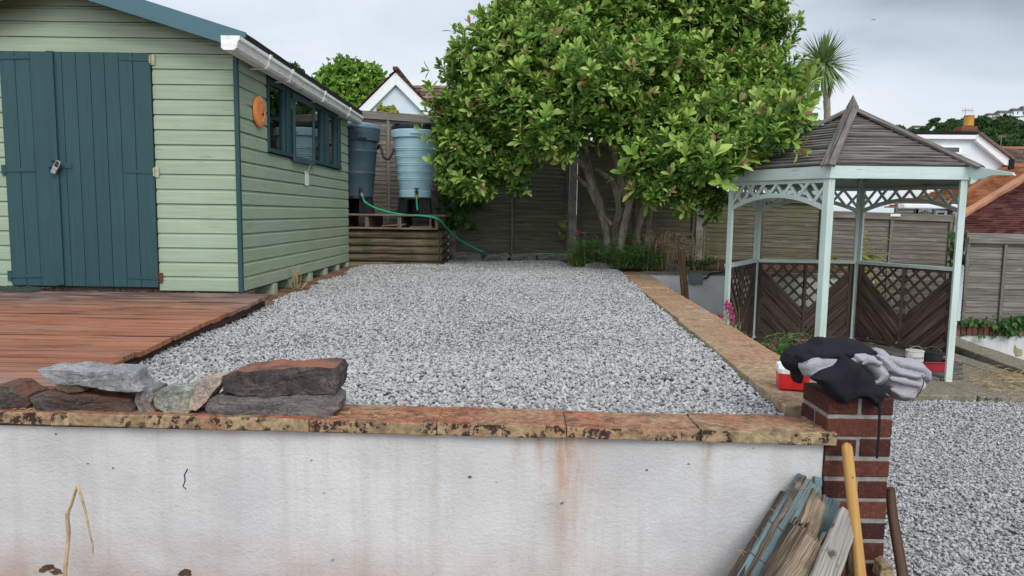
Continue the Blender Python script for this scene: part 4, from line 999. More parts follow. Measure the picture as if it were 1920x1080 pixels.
mb.tube(lk, [.015+.003*(i % 2) for i in range(len(lk))], 10); tag(mb.build('link_hose', MT['black_plastic'], smooth=True), 'black corrugated hose looping between the two water butts', 'hose')
gp = [t2+(.035, -.06, -.075), at(686, 380, 9.36), at(712, 393, 9.28), at(752, 402, 9.16), at(795, 405, 9.03), at(822, 411, 9.02), at(838, 428, 9.3), at(860, 448, 9.7), at(886, 463, 9.95), at(905, 472, 10.05), at(917, 478, 10.18), at(960, 482, 10.25), at(1005, 477, 10.05), at(1030, 476, 10.05), at(1062, 477, 10.08), at(1075, 479, 10.2)]
tag(MB().tube(spline(gp, 8), .0115, 10).build('garden_hose', MT['hose'], smooth=True), 'long green garden hose running from the dark butt down behind the edging rocks', 'hose')

# ================================================================== FENCES
def fence_panel(x0, x1, zb, zt, Y, mat, label, zt1=None, pitch=.064, group='fence panels along the back'):
    if zt1 is None: zt1 = zt
    pn = thing('garden_fence', label, 'fence', ((x0+x1)/2, Y, zb), group)
    mb = MB(); z = zb; L = x1-x0
    while z < max(zt, zt1)-.02:
        sag = (zt1-zt)*(z-zb)/(zt-zb); seg = 9; V = []; F = []; UV = []; o = random.random()*20
        for i in range(seg+1):
            x = x0+L*i/seg; zz = z+sag*i/seg; wv = random.uniform(-.004, .004)
            V += [(x, Y-.014, zz+wv), (x, Y-.004, zz+pitch+.014), (x, Y+.004, zz+pitch+.014), (x, Y-.004, zz+wv)]
        for i in range(seg):
            for k in range(4):
                a, b = i*4+k, i*4+(k+1) % 4; F.append([a, b, b+4, a+4]); u0, u1 = L*i/seg+o, L*(i+1)/seg+o; w0, w1 = (0, pitch, pitch+.01, 2*pitch)[k]+o, (pitch, pitch+.01, 2*pitch, 2*pitch+.01)[k]+o
                UV.append([(u0, w0), (u0, w1), (u1, w1), (u1, w0)])
        mb.add(V, F, 0, None, UV); z += pitch
    mb.build('slats', mat, pn)
    for f in (0.012, .5, .988):
        x = x0+L*f; mb = MB(); mb.box((x-.021, Y-.040, zb), (x+.021, Y-.0145, zt+(zt1-zt)*f-.03)); mb.build('batten', mat, pn, bevel=.002)
    mb = MB(); mb.plank((x0, Y-.01, zt-.012), (x1, Y-.01, zt1-.012), .075, .028, seg=6, jit=.0015)
    mb.plank((x0, Y-.045, zt-.05), (x1, Y-.045, zt1-.05), .012, .055, seg=2)
    mb.build('cap_rail', mat, pn, bevel=.002); return pn
def cpost(x, zt, Y=10.39, zb=-.5, w=.105, label='', d=.1):
    mb = MB(); V = []
    prof = [(zb, 1), (zt-.06, 1), (zt-.02, .9), (zt, .55)]
    for z, s_ in prof:
        for a, b in ((-1, -1), (1, -1), (1, 1), (-1, 1)): V.append((x+a*w/2*s_, Y+b*d/2*s_, z))
    F = [[i*4+k, i*4+(k+1) % 4, (i+1)*4+(k+1) % 4, (i+1)*4+k] for i in range(3) for k in range(4)]+[[0, 3, 2, 1], [12, 13, 14, 15]]
    mb.add(V, F); tag(mb.build('fence_post', MT['concrete'], bevel=.006), label, 'post', 'concrete posts of the back fence')
FYY = 10.40
xs_p = [-2.72, -.895, .83, 2.65, 4.47, 6.33]
fence_panel(xs_p[0]+.06, xs_p[1]-.06, .55, 2.835, FYY, MT['fence'], 'tall grey fence panel behind the two water butts', 2.735)
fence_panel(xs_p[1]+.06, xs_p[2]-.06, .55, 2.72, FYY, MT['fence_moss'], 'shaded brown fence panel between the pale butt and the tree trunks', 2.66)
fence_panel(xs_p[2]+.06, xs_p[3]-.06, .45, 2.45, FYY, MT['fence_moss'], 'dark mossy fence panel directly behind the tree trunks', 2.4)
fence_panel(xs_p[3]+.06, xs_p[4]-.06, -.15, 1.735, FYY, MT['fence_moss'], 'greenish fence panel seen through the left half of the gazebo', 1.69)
fence_panel(xs_p[4]+.06, xs_p[5]-.06, -.35, 1.50, FYY, MT['fence'], 'weathered fence panel seen through the right half of the gazebo', 1.465)
fence_panel(-4.55, xs_p[0]-.06, .86, 2.9, FYY, MT['fence'], 'grey fence panel at the far left, behind the shed', 2.84)
for x, zt, lb_ in zip(xs_p, (2.88, 2.76, 2.7, 2.46, 1.62, 1.53), ('concrete post at the left end of the tall panel, behind the shed', 'concrete fence post hung with ivy right of the pale butt', 'concrete fence post left of the tree trunks', 'concrete fence post between the tree and the gazebo', 'concrete fence post hidden behind the front gazebo post', 'pebbled concrete post at the right end of the gazebo fence')): cpost(x, zt, label=lb_)
tag(MB().box((5.36, 10.335, 1.452), (5.5, 10.352, 1.487)).build('fence_clip', MT['white_trim']), 'small white clip on top of the fence behind the gazebo', 'clip')
# right-hand fence on the white wall
fence_panel(5.80, 6.78, .07, 1.2, 9.27, MT['fence_pale'], 'pale grey fence panel on the white wall right of the gazebo', 1.19, .078, 'fence panels on the white wall')
fence_panel(6.82, 8.6, .07, 1.2, 9.27, MT['fence_pale'], 'pale grey fence panel at the far right edge on the white wall', 1.18, .078, 'fence panels on the white wall')

# edging rocks at the far end of the gravel
rk = [([(845, 489), (850, 475), (868, 472), (900, 477), (905, 489), (890, 491)], 'long low edging rock nearest the log box'), ([(903, 489), (915, 478), (950, 474), (957, 481), (950, 489), (925, 491)], 'low edging rock with a pointed left end, second from the log box'),
      ([(957, 490), (960, 476), (1003, 475), (1006, 487), (990, 491)], 'low edging rock third from the log box'), ([(1008, 490), (1010, 476), (1060, 476), (1067, 485), (1050, 491)], 'low edging rock under the bit of green hose')]
for i, (p, lb_) in enumerate(rk): rock('edging_rock', p, 10.0, .16, MT['stone_bed'], lb_, 'edging rocks at the end of the gravel', amp=.012, seed=20+i)
rock('edging_rock', [(1092, 509), (1096, 497), (1115, 492), (1145, 493), (1153, 500), (1152, 510), (1130, 513), (1105, 512)], 8.98, .22, MT['stone_bed'], 'speckled grey rock below the pink flowers at the corner of the gravel', 'rocks in the flower bed', amp=.012, seed=31)
rock('edging_rock', [(1247, 508), (1250, 498), (1270, 496), (1293, 500), (1295, 507), (1270, 509)], 9.0, .2, MT['stone_bed'], 'small flat grey rock in the bed left of the wooden stake', 'rocks in the flower bed', amp=.01, seed=33)
# stake and junction box
mb = MB(); a, b = at(1287, 590, 8.25), at(1277, 467, 8.25); a = a+(a-b)/np.linalg.norm(a-b)*.35; mb.plank(a, b, .075, .06, up=(0, 1, 0), seg=8, jit=.003, endjit=.012)
tag(mb.build('wooden_stake', MT['stake'], bevel=.003), 'split brown wooden stake standing by the back wall', 'stake')
jb = thing('junction_box', 'grey electrical box on the white back wall with a black cable', 'junction box', at(1305, 523, 8.7))
c = at(1305, 523, 8.7); mb = MB(); mb.box(c+(-.085, -.03, -.062), c+(.075, .055, .062)); mb.build('case', MT['grey_box'], jb, bevel=.006)
mb = MB(); mb.box(c+(-.087, -.042, -.064), c+(.077, -.031, .064)); mb.build('cover', MT['grey_box'], jb, bevel=.004)
mb = MB(); mb.tube(spline([c+(.075, .02, 0), at(1325, 521, 8.7), at(1333, 513, 8.7), at(1350, 511, 8.7), at(1362, 508, 8.72), at(1380, 500, 8.8)], 6), .011, 8); mb.build('cable', MT['black_plastic'], jb)

# ================================================================== GAZEBO
GC = np.array((3.2625, 7.142, 0)); GR, GT = 1.138, 4.1554
GB, GRL, GTOP = .06, .927, 1.84
gv = {n: GC+GR*np.array((math.cos(GT+i*math.pi/3), math.sin(GT+i*math.pi/3), 0)) for i, n in enumerate('ABFEDC')}
gz_ = thing('gazebo', 'six-sided wooden gazebo with pale mint posts and a grey slatted roof', 'gazebo', (GC[0], GC[1], .02))
Zv = lambda p, z: np.array((p[0], p[1], z))
mb = MB()
for k in range(17):    # floor boards
    x = GC[0]-1.0+.122*k; hw = min(1.0, (1.138-abs(x-GC[0]))*1.7)*.985
    if hw > .1: mb.box((x, GC[1]-hw, .024), (x+.115, GC[1]+hw, .045))
mb.build('floor', MT['grey_wood'], gz_, bevel=.003)
for n in 'ABFEDC':
    p = gv[n]; rdir = (p-GC)/np.linalg.norm(p-GC); tdir = np.array((-rdir[1], rdir[0], 0)); mb = MB()
    for s in (-1, 1):     # two boards meeting at the hexagon's corner
        ed = np.array((rdir[0]*math.cos(s*math.pi/3*2)-rdir[1]*math.sin(s*math.pi/3*2), rdir[0]*math.sin(s*math.pi/3*2)+rdir[1]*math.cos(s*math.pi/3*2), 0))
        nn = np.cross(ed, (0, 0, 1)); nn = nn if nn@rdir > 0 else -nn
        q = [p+rdir*.0139, p+ed*.048+nn*.012, p+ed*.048-nn*.016, p-rdir*.022]
        bz = -.02 if n in 'AB' else .02
        mb.add([Zv(a, bz) for a in q]+[Zv(a, GTOP) for a in q], [[0, 3, 2, 1], [4, 5, 6, 7], [0, 1, 5, 4], [1, 2, 6, 5], [2, 3, 7, 6], [3, 0, 4, 7]], 0, random.random(),
               [[(0, 0)]*4, [(0, 0)]*4]+[[(bz+s, u), (bz+s, u+.075), (GTOP+s, u+.075), (GTOP+s, u)] for u in (0, .1, .2, .3)])
    mb.build('post', MT['mint'], gz_, bevel=.003)
def edge(a, b):
    p, q = gv[a], gv[b]; d = (q-p)/np.linalg.norm(q-p); m = (p+q)/2-GC; nn = m/np.linalg.norm(m); return p, q, d, nn
order = ['AB', 'BF', 'FE', 'ED', 'DC', 'CA']
for e_ in order:
    p, q, d, nn = edge(*e_)
    mb = MB(); mb.plank(Zv(p, GTOP-.035)+nn*.018-d*.01, Zv(q, GTOP-.035)+nn*.018+d*.01, .026, .105); mb.build('beam', MT['mint'], gz_, bevel=.003)
    if e_ == 'AB': continue
    fr = thing_parent = None
    mb = MB(); z1, zs = GTOP-.105, GTOP-.345
    pa, qa = p+d*.03, q-d*.03; L = np.linalg.norm(qa-pa)
    mb.plank(Zv(pa, z1)-nn*.01, Zv(qa, z1)-nn*.01, .032, .034)
    N = 16; rise = .120; V = []; F = []
    for i in range(N+1):
        t = i/N; s_ = (2*t-1); za = zs+rise*(1-s_*s_)
        c = Zv(pa+d*L*t, 0)
        for (o_, dz_) in ((-.026, 0), (.010, 0), (.010, .042), (-.026, .042)): V.append(c+nn*o_+np.array((0, 0, za+dz_-.02)))
    for i in range(N):
        for k in range(4): F.append([i*4+k, i*4+(k+1) % 4, (i+1)*4+(k+1) % 4, (i+1)*4+k])
    F += [[0, 1, 2, 3], [N*4, N*4+3, N*4+2, N*4+1]]; mb.add(V, F)
    mb.build('arched_rail', MT['mint'], gz_, bevel=.002)
    mb = MB()
    zarch = lambda t: zs+rise*(1-(2*t-1)**2)
    for sg, off in ((1, 0.0), (-1, -.016)):
        s0 = -.2
        while s0 < L+.25:
            # 45 degree slat from the arch up to the top rail
            za = zarch(min(max(s0/L, 0), 1)); h = z1-.01-za; a = s0; b = s0+sg*h*.85
            if (0 <= a <= L) or (0 <= b <= L):
                def cl(s_): return min(max(s_, .0), L)
                f0, f1 = (cl(a)-a)/(b-a), (cl(b)-a)/(b-a)
                P_ = Zv(pa+d*(a+(b-a)*f0), za+h*f0)+nn*(off+.004); Q_ = Zv(pa+d*(a+(b-a)*f1), za+h*f1)+nn*(off+.004)
                if np.linalg.norm(Q_-P_) > .04: mb.plank(P_, Q_, .027, .013, up=nn)
            s0 += .165
    mb.build('lattice', MT['mint'], gz_)
def chevron(a, b, name_label=None):
    p, q, d, nn = edge(a, b); pa, qa = p+d*.055, q-d*.055; L = np.linalg.norm(qa-pa); z0, z1 = GB+.03, GRL-.03
    mb = MB(); mb.plank(Zv(pa-d*.02, GRL)+nn*.0, Zv(qa+d*.02, GRL)+nn*.0, .07, .034); mb.build('hand_rail', MT['mint'], gz_, bevel=.002)
    mb = MB()
    for s_ in (.016, L/2, L-.016): mb.plank(Zv(pa+d*s_, z0-.02), Zv(pa+d*s_, z1+.01), .032, .04, up=nn)
    for s_, w_ in ((-.012, .03), (L+.012, .03)): mb.plank(Zv(pa+d*s_, z0-.02), Zv(pa+d*s_, z1+.01), .014, .05, up=nn)
    mb.plank(Zv(pa, z0-.02), Zv(qa, z0-.02), .045, .035); mb.plank(Zv(pa, z1+.0), Zv(qa, z1+.0), .03, .02)
    H = z1-z0
    for half in (0, 1):
        s0, s1 = (.03, L/2-.018) if half == 0 else (L-.03, L/2+.018); wd = abs(s1-s0); sg = 1 if s1 > s0 else -1
        def seg(c, down, w, off, t_):
            # in half-panel coords u 0..wd from the outer side, v 0..H
            pts = []
            for u in (0, wd):
                v_ = c-u if down else c-wd+u
                if 0 <= v_ <= H: pts.append((u, v_))
            for v_ in (0, H):
                u = c-v_ if down else v_-c+wd
                if 0 < u < wd: pts.append((u, v_))
            if len(pts) >= 2 and abs(pts[0][0]-pts[1][0]) > .03:
                A_, B_ = [Zv(pa+d*(s0+sg*u), z0+v_)-nn*off for u, v_ in pts[:2]]
                mb.plank(A_, B_, w, t_, up=nn)
        c = .10
        while c < H+wd:
            if c < H-.12: seg(c, True, .074, .020, .013); seg(c+.082, True, .080, .004, .008)
            elif c < H-.02: seg(c-.01, True, .034, .016, .013)
            else: seg(c, True, .024, .014, .011)
            c += .160 if c < H-.12 else .128
        c = .06
        while c < H+wd: seg(c, False, .024, .0, .011); c += .135
    mb.build('trellis_panel', MT['trellis'], gz_)
for e_ in ('FE', 'ED', 'DC'): chevron(*e_)
# roof: slatted panels, hip boards, painted rafter tails, finial
ZA, ZE = 2.44, 1.872
for e_ in order:
    p, q, d, nn = edge(*e_); rows = 19; mb = MB()
    for k in range(rows):
        f0 = k/rows; f1 = (k+1.12)/rows; off = .006+.004*(k % 2)
        oo = 1.035; a0 = GC+(p-GC)*(1-f0)*oo; b0 = GC+(q-GC)*(1-f0)*oo; a1 = GC+(p-GC)*(1-min(f1, .99))*oo; b1 = GC+(q-GC)*(1-min(f1, .99))*oo
        zl, zh = ZE+(ZA-ZE)*f0+.016+random.uniform(-.002, .003), ZE+(ZA-ZE)*min(f1, 1)+.001; seg = max(2, int((1-f0)*9)); V, F, UV = [], [], []; o = random.random()*20; W_ = np.linalg.norm(b0-a0)
        for i in range(seg+1):
            t = i/seg; lo_ = a0+(b0-a0)*t; hi_ = a1+(b1-a1)*t; j = random.uniform(-.004, .004); jz = random.uniform(-.003, .004)
            V += [Zv(lo_, zl+jz)+nn*(j+.007), Zv(hi_, zh), Zv(hi_, zh-.012), Zv(lo_, zl-.014+jz)+nn*(j+.002)]
        for i in range(seg):
            for m_ in range(4):
                F.append([i*4+m_, i*4+(m_+1) % 4, (i+1)*4+(m_+1) % 4, (i+1)*4+m_]); u0, u1 = W_*i/seg+o, W_*(i+1)/seg+o; w_ = (0, .06, .072, .13, .14); UV.append([(u0, w_[m_]+o), (u0, w_[m_+1]+o), (u1, w_[m_+1]+o), (u1, w_[m_]+o)])
        F += [[0, 1, 2, 3], [seg*4+3, seg*4+2, seg*4+1, seg*4]]; UV += [[(o, o)]*4]*2
        mb.add(V, F, 0, None, UV)
    mb.poly([Zv(GC+(p-GC)*1.03, ZE+.002), Zv(GC+(q-GC)*1.03, ZE+.002), Zv(GC, ZA-.016)], -.01, (0, 0, 1))
    mb.build('roof_panel', MT['roof_wood'], gz_)
for n in 'ABFEDC':
    p = gv[n]; rdir = (p-GC)/np.linalg.norm(p-GC); t_ = np.array((-rdir[1], rdir[0], 0)); top = Zv(GC, ZA+.03); lowp = Zv(GC+rdir*(GR+.115), ZE+.034-(ZA-ZE)/GR*.105)
    mb = MB()
    for s in (-1, 1): mb.plank(lowp+t_*s*.030, top+t_*s*.030+rdir*.03, .056, .02, up=np.array((0, 0, 1))+t_*s*.28, seg=6, jit=.0012)
    mb.build('hip_board', MT['hip_wood'], gz_, bevel=.002)
    mb = MB(); sl = (ZA-ZE)/GR
    tl_ = {'A': .16, 'B': .95, 'F': .45}.get(n, .5)
    def tp(r, dz_): r = r*tl_ if r > 0 else r; return GC+rdir*(GR+r)+np.array((0, 0, ZE+.006-(.22 if r > 0 else sl*.6)*r+dz_))
    mb.poly([tp(-.1, -.01)-t_*.016, tp(.38, -.0)-t_*.016, tp(.40, -.02)-t_*.016, tp(.30, -.035)-t_*.016, tp(.22, -.05)-t_*.016, tp(.155, -.085)-t_*.016, tp(.09, -.105)-t_*.016, tp(-.1, -.09)-t_*.016], .032, t_)
    mb.build('rafter_tail', MT['mint'], gz_, bevel=.002)
mb = MB(); V = []
for z, r in ((ZA-.03, .055), (ZA+.05, .058), (ZA+.165, .004)):
    for k in range(6): a = GT+math.pi/6+k*math.pi/3; V.append(GC+np.array((r*math.cos(a), r*math.sin(a), z)))
F = [[i*6+k, i*6+(k+1) % 6, (i+1)*6+(k+1) % 6, (i+1)*6+k] for i in range(2) for k in range(6)]+[list(range(6))[::-1], [12+k for k in range(6)]]
mb.add(V, F, 0, .6, [[(0, .1*k), (0, .1*k+.05), (.1, .1*k+.05), (.1, .1*k)] for i in range(2) for k in range(6)]+[[(0, 0)]*6]*2); mb.build('finial', MT['hip_wood'], gz_, bevel=.003)
# loose strips caught behind the right trellis, white board leaning by the left post
p, q, d, nn = edge('F', 'E'); mb = MB()
for i in range(26):
    c = p+d*random.uniform(.15, .95)+nn*random.uniform(.03, .07); z = random.uniform(.12, .5); mb.plank(Zv(c, z), Zv(c, z)+np.array((random.uniform(-.05, .05), random.uniform(-.05, .05), random.uniform(.06, .16))), random.uniform(.008, .03), .002, up=nn+(.2, .1, 0))
stuff(mb.build('loose_strips', MT['mint']), 'scraps of pale peeling strips behind the right trellis panel', 'debris')
mb = MB(); mb.plank(at(1372, 585, 7.6), at(1364, 505, 7.7), .05, .015, up=(0, 1, 0)); tag(mb.build('white_batten', MT['white_trim']), 'short white batten leaning against the left trellis of the gazebo', 'batten')

# paint tray with two tins
TY = 6.55; tc_ = at(1733, 684, TY); tz = .046; tc_[2] = tz
tr = thing('paint_tray', 'dark red plastic tray on the gazebo floor by the right front post', 'tray', tc_)
mb = MB(); x0, x1, y0, y1, h = tc_[0]-.19, tc_[0]+.19, tc_[1]-.13, tc_[1]+.13, .085
mb.box((x0, y0, tz), (x1, y1, tz+.006))
mb.plank((x0, y0, tz+h/2), (x1, y0, tz+h/2), .006, h, up=(0, 0, 1)); mb.plank((x0, y1, tz+h/2), (x1, y1, tz+h/2), .006, h); mb.plank((x0, y0, tz+h/2), (x0, y1, tz+h/2), .006, h); mb.plank((x1, y0, tz+h/2), (x1, y1, tz+h/2), .006, h)
mb.plank((x0-.008, y0-.004, tz+h), (x1+.008, y0-.004, tz+h), .018, .008); mb.plank((x0-.008, y1, tz+h), (x1+.008, y1, tz+h), .018, .008); mb.plank((x0-.004, y0, tz+h), (x0-.004, y1, tz+h), .018, .008); mb.plank((x1+.004, y0, tz+h), (x1+.004, y1, tz+h), .018, .008)
mb.build('tray_body', MT['red_tray'], tr, bevel=.003)
def tin(dx, r, h, label, body, htilt):
    c = tc_+np.array((dx, 0, .007)); tn = thing('paint_tin', label, 'paint tin', c, 'paint tins in the red tray')
    mb = MB(); mb.lathe([(r-.004, 0), (r, .004), (r, h-.012), (r+.004, h-.008), (r+.004, h), (r-.008, h)], c, 40); mb.build('tin_body', body, tn, smooth=True, bevel=.002)
    mb = MB(); mb.lathe([(.01, h-.010), (r-.012, h-.010), (r-.010, h-.002), (.01, h-.004)], c, 32); mb.build('lid', MT['steel'], tn)
    mb = MB(); mb.tube([c+np.array((r*math.cos(t)*1.03, htilt*math.sin(t), h-.03+r*.95*math.sin(t))) for t in np.linspace(0, math.pi, 16)], .0035 if body != MT['black_plastic'] else .005, 6); mb.build('handle', MT['steel'] if body != MT['black_plastic'] else MT['black_plastic'], tn, smooth=True); return tn, c, r
tn, c, r = tin(-.095, .075, .165, 'white paint tin with a teal label and raised wire handle in the red tray', MT['white_plastic'], -.02)
tin(.075, .08, .15, 'black paint tin with a raised dark handle next to the white one', MT['black_plastic'], .03)
mb = MB(); a0, a1 = -2.6, -.9; V = []
for z in (.02, .06): V += [c+np.array(((r+.0015)*math.cos(t), (r+.0015)*math.sin(t), z)) for t in np.linspace(a0, a1, 17)]
mb.add(V, [[k, k+1, k+18, k+17] for k in range(16)]); mb.build('label_band', MT['pale_blue'], tn)
cu = bpy.data.curves.new('lettering', 'FONT'); cu.body = 'Cuprinol'; cu.size = .036; cu.extrude = 0; cu.align_x = 'CENTER'
to = bpy.data.objects.new('lettering_curve', cu); COL.objects.link(to)
bpy.context.view_layer.update(); me = bpy.data.meshes.new_from_object(to); bpy.data.objects.remove(to); bpy.data.curves.remove(cu)
V = []
for v_ in me.vertices:
    t = -math.pi/2-.22+v_.co.x/(r+.002); V.append(c+np.array(((r+.002)*math.cos(t), (r+.002)*math.sin(t), .095+v_.co.y)))
F = [list(f.vertices) for f in me.polygons]; bpy.data.meshes.remove(me)
mesh_obj('lettering', np.array(V), F, MT['teal'], tn)

# red tub on the side coping
tub = at(1484, 744, Y=2.98); tub[2] = .709
tb = thing('plastic_tub', 'red plastic tub with a white lid standing on the side coping', 'tub', tub)
mb = MB(); V = []
W2, D2 = .062, .068; yaw = -.25; ca, sa = math.cos(yaw), math.sin(yaw)
def tubp(a, b, z): return tub+np.array((a*ca-b*sa, a*sa+b*ca, z))
for z, s_ in ((0, .92), (.004, .95), (.072, 1.0)):
    for a, b in ((-1, -.8), (-.8, -1), (.8, -1), (1, -.8), (1, .8), (.8, 1), (-.8, 1), (-1, .8)): V.append(tubp(a*W2*s_, b*D2*s_, z))
mb.add(V, [[i*8+k, i*8+(k+1) % 8, (i+1)*8+(k+1) % 8, (i+1)*8+k] for i in range(2) for k in range(8)]+[list(range(8))[::-1], [16+k for k in range(8)]]); mb.build('tub_body', MT['red_plastic'], tb, bevel=.004)
mb = MB(); V = []
for z, s_ in ((.066, 1.03), (.086, 1.05), (.094, .98), (.095, .90), (.090, .86)):
    for a, b in ((-1, -.8), (-.8, -1), (.8, -1), (1, -.8), (1, .8), (.8, 1), (-.8, 1), (-1, .8)): V.append(tubp(a*W2*s_, b*D2*s_, z))
mb.add(V, [[i*8+k, i*8+(k+1) % 8, (i+1)*8+(k+1) % 8, (i+1)*8+k] for i in range(4) for k in range(8)]+[list(range(8))[::-1], [32+k for k in range(8)]]); mb.build('lid', MT['white_plastic'], tb, bevel=.003)

# ================================================================== HOODIE
HY = 2.53
def cloth_mat(name, two=False):
    t = NT(name, .95, .1); o = t.coord(); n = t.noise(o, 300, 3); b = t.noise(o, 20, 5)
    col = (.020, .020, .025, 1)
    if two:
        g = (.385, .38, .40, 1); v_ = t.voro(t.mix(.04, o, t.noise(o, 60, 2), 'ADD'), 40)
        g = t.mix(t.math('MULTIPLY', t.ramp(v_, [(.10, .85), (.16, 0.0)]), t.ramp(t.noise(o, 9, 2), [(.42, 0.0), (.5, 1.0)])), g, (.06, .06, .065, 1))
        g = t.mix(.35, g, t.ramp(t.noise(o, 400, 2), [(.35, .55), (.65, 1.0)]), 'MULTIPLY')
        col = t.mix(t.ramp(t.attr('grey'), [(.46, 0.0), (.54, 1.0)]), col, g)
    col = t.mix(.25, col, t.ramp(b, [(.3, .6), (.7, 1.0)]), 'MULTIPLY'); t.color(col)
    w_ = t.math('ABSOLUTE', t.math('SUBTRACT', t.noise(t.coord('Object', (26, 18, 52)), 1.0, 4, .6, 1.2), .5)); t.bump(t.math('ADD', t.math('MULTIPLY', n, .5), t.math('MULTIPLY', w_, 4.0)), .4, .005); return t.m
MT['cloth_black'] = cloth_mat('black_fleece'); MT['cloth_two'] = cloth_mat('two_tone_fleece', True)
hd = thing('hoodie', 'black and grey hooded sweatshirt bundled on top of the brick pillar', 'hoodie', (1.215, 2.56, .80))
# flat cloth panels, each a soft pillow with its own outline, distance, thickness and folds; union -> one mesh
K, G = 0, 1
def pxz(pts, Y): return np.array([at(px, py, Y)[[0, 2]] for px, py in pts])
panels = [  # outline, distance, half thickness, edge softness, colour, fold angle, fold amount, fold pitch
 ([(1478, 684), (1487, 666), (1503, 655), (1530, 650), (1545, 638), (1575, 640), (1603, 640), (1630, 647), (1645, 660), (1642, 674), (1600, 682), (1540, 692), (1514, 708), (1511, 726), (1500, 722), (1498, 704), (1484, 697)], 2.60, .105, .05, K, -20, .50, 20),
 ([(1504, 690), (1508, 679), (1520, 671), (1545, 665), (1570, 670), (1592, 671), (1606, 659), (1616, 668), (1624, 690), (1590, 692), (1560, 695), (1540, 701), (1528, 713), (1512, 706)], 2.50, .045, .022, G, -12, .35, 24),
 ([(1604, 664), (1628, 665), (1646, 671), (1661, 688), (1670, 700), (1668, 712), (1656, 722), (1648, 730), (1638, 705), (1620, 688), (1603, 680)], 2.485, .055, .03, G, 60, .32, 18),
 ([(1525, 713), (1545, 699), (1570, 690), (1590, 671), (1604, 678), (1622, 690), (1641, 710), (1652, 730), (1657, 738), (1651, 750), (1650, 766), (1642, 758), (1634, 748), (1616, 743), (1600, 746), (1584, 760), (1565, 746), (1548, 727), (1537, 718)], 2.440, .044, .034, K, 65, .34, 18),
 ([(1642, 665), (1652, 657), (1668, 661), (1680, 672), (1702, 676), (1735, 680), (1750, 697), (1752, 712), (1742, 723), (1725, 716), (1700, 706), (1672, 702), (1655, 686)], 2.575, .075, .035, G, -22, .34, 17),
 ([(1666, 699), (1690, 703), (1715, 710), (1738, 712), (1743, 723), (1735, 736), (1720, 748), (1704, 757), (1685, 751), (1668, 736), (1655, 723), (1660, 708)], 2.53, .075, .035, G, -35, .34, 15),
 ([(1650, 668), (1668, 674), (1690, 690), (1722, 700), (1740, 707), (1716, 713), (1680, 706), (1660, 697)], 2.505, .045, .02, G, -25, .2, 20),
 ([(1500, 668), (1540, 652), (1600, 650), (1640, 656), (1638, 668), (1600, 672), (1560, 667), (1520, 674), (1500, 684)], 2.515, .042, .018, K, -10, .3, 22)]
forms = []
PXM = FPX/HY
def cap(pts, colr):
    for (a, b) in zip(pts[:-1], pts[1:]): forms.append((at(a[0], a[1], a[2]), at(b[0], b[1], b[2]), a[3]/PXM, b[3]/PXM, colr))
# rolls of cloth along the folds, and the doubled hem of the hood
cap([(1494, 682, 2.52, 6), (1525, 662, 2.50, 8), (1580, 652, 2.505, 8), (1625, 657, 2.51, 7)], K); cap([(1512, 690, 2.50, 4), (1545, 668, 2.47, 5), (1590, 664, 2.475, 6), (1634, 670, 2.485, 5)], K)
cap([(1586, 660, 2.49, 5), (1600, 652, 2.50, 6), (1640, 662, 2.51, 5)], K)
cap([(1585, 757, 2.410, 3.0), (1600, 744, 2.404, 3.4), (1618, 739, 2.402, 3.6), (1632, 742, 2.402, 3.6), (1642, 752, 2.405, 3.4), (1648, 764, 2.41, 3)], K)
cap([(1588, 750, 2.405, 2.2), (1601, 738, 2.399, 2.4), (1618, 733, 2.398, 2.4), (1633, 736, 2.398, 2.4)], K)
cap([(1640, 738, 2.415, 7), (1650, 738, 2.41, 8), (1653, 731, 2.415, 7), (1650, 748, 2.41, 6)], K)
cap([(1660, 668, 2.50, 4), (1690, 682, 2.495, 6), (1725, 690, 2.505, 6), (1742, 699, 2.52, 5)], G); cap([(1672, 710, 2.455, 5), (1695, 715, 2.452, 6), (1724, 722, 2.46, 5)], G); cap([(1672, 730, 2.46, 4), (1692, 741, 2.46, 5), (1712, 744, 2.465, 4)], G)
cap([(1618, 682, 2.43, 3), (1632, 675, 2.425, 5), (1650, 682, 2.43, 5)], G); cap([(1646, 716, 2.435, 4), (1662, 702, 2.43, 5)], G)
H0 = np.array((.93, 2.34, .69)); H1 = np.array((1.56, 2.78, 1.0)); hs = .0042
nxx, nyy, nzz_ = [int(v_) for v_ in np.ceil((H1-H0)/hs)]
ax_, ay_, az3 = H0[0]+hs*np.arange(nxx), H0[1]+hs*np.arange(nyy), H0[2]+hs*np.arange(nzz_)
XX, ZZ = np.meshgrid(ax_, az3, indexing='ij'); Q2 = np.stack([XX.ravel(), ZZ.ravel()], -1)
def sd2(P, poly):
    d = np.full(len(P), 1e9); ins = np.zeros(len(P), bool)
    for a, b in zip(poly, np.roll(poly, -1, 0)):
        e = b-a; w = P-a; t = np.clip((w@e)/(e@e), 0, 1); d = np.minimum(d, ((w-t[:, None]*e)**2).sum(1))
        c = (a[1] > P[:, 1]) != (b[1] > P[:, 1])
        with np.errstate(divide='ignore', invalid='ignore'): ins ^= c & (P[:, 0] < e[0]*(P[:, 1]-a[1])/(e[1]+1e-15)+a[0])
    return np.sqrt(d)*np.where(ins, -1, 1)
kk = .0035
S_ = np.full((nxx, nyy, nzz_), 1e3); OWN = np.zeros((nxx, nyy, nzz_), np.int8); BST = [np.full((nxx, nyy, nzz_), 1e3), np.full((nxx, nyy, nzz_), 1e3)]
def union(f, col):
    global S_
    h = np.clip(.5+.5*(S_-f)/kk, 0, 1); S_ = S_*(1-h)+f*h-kk*h*(1-h); BST[col] = np.minimum(BST[col], f)
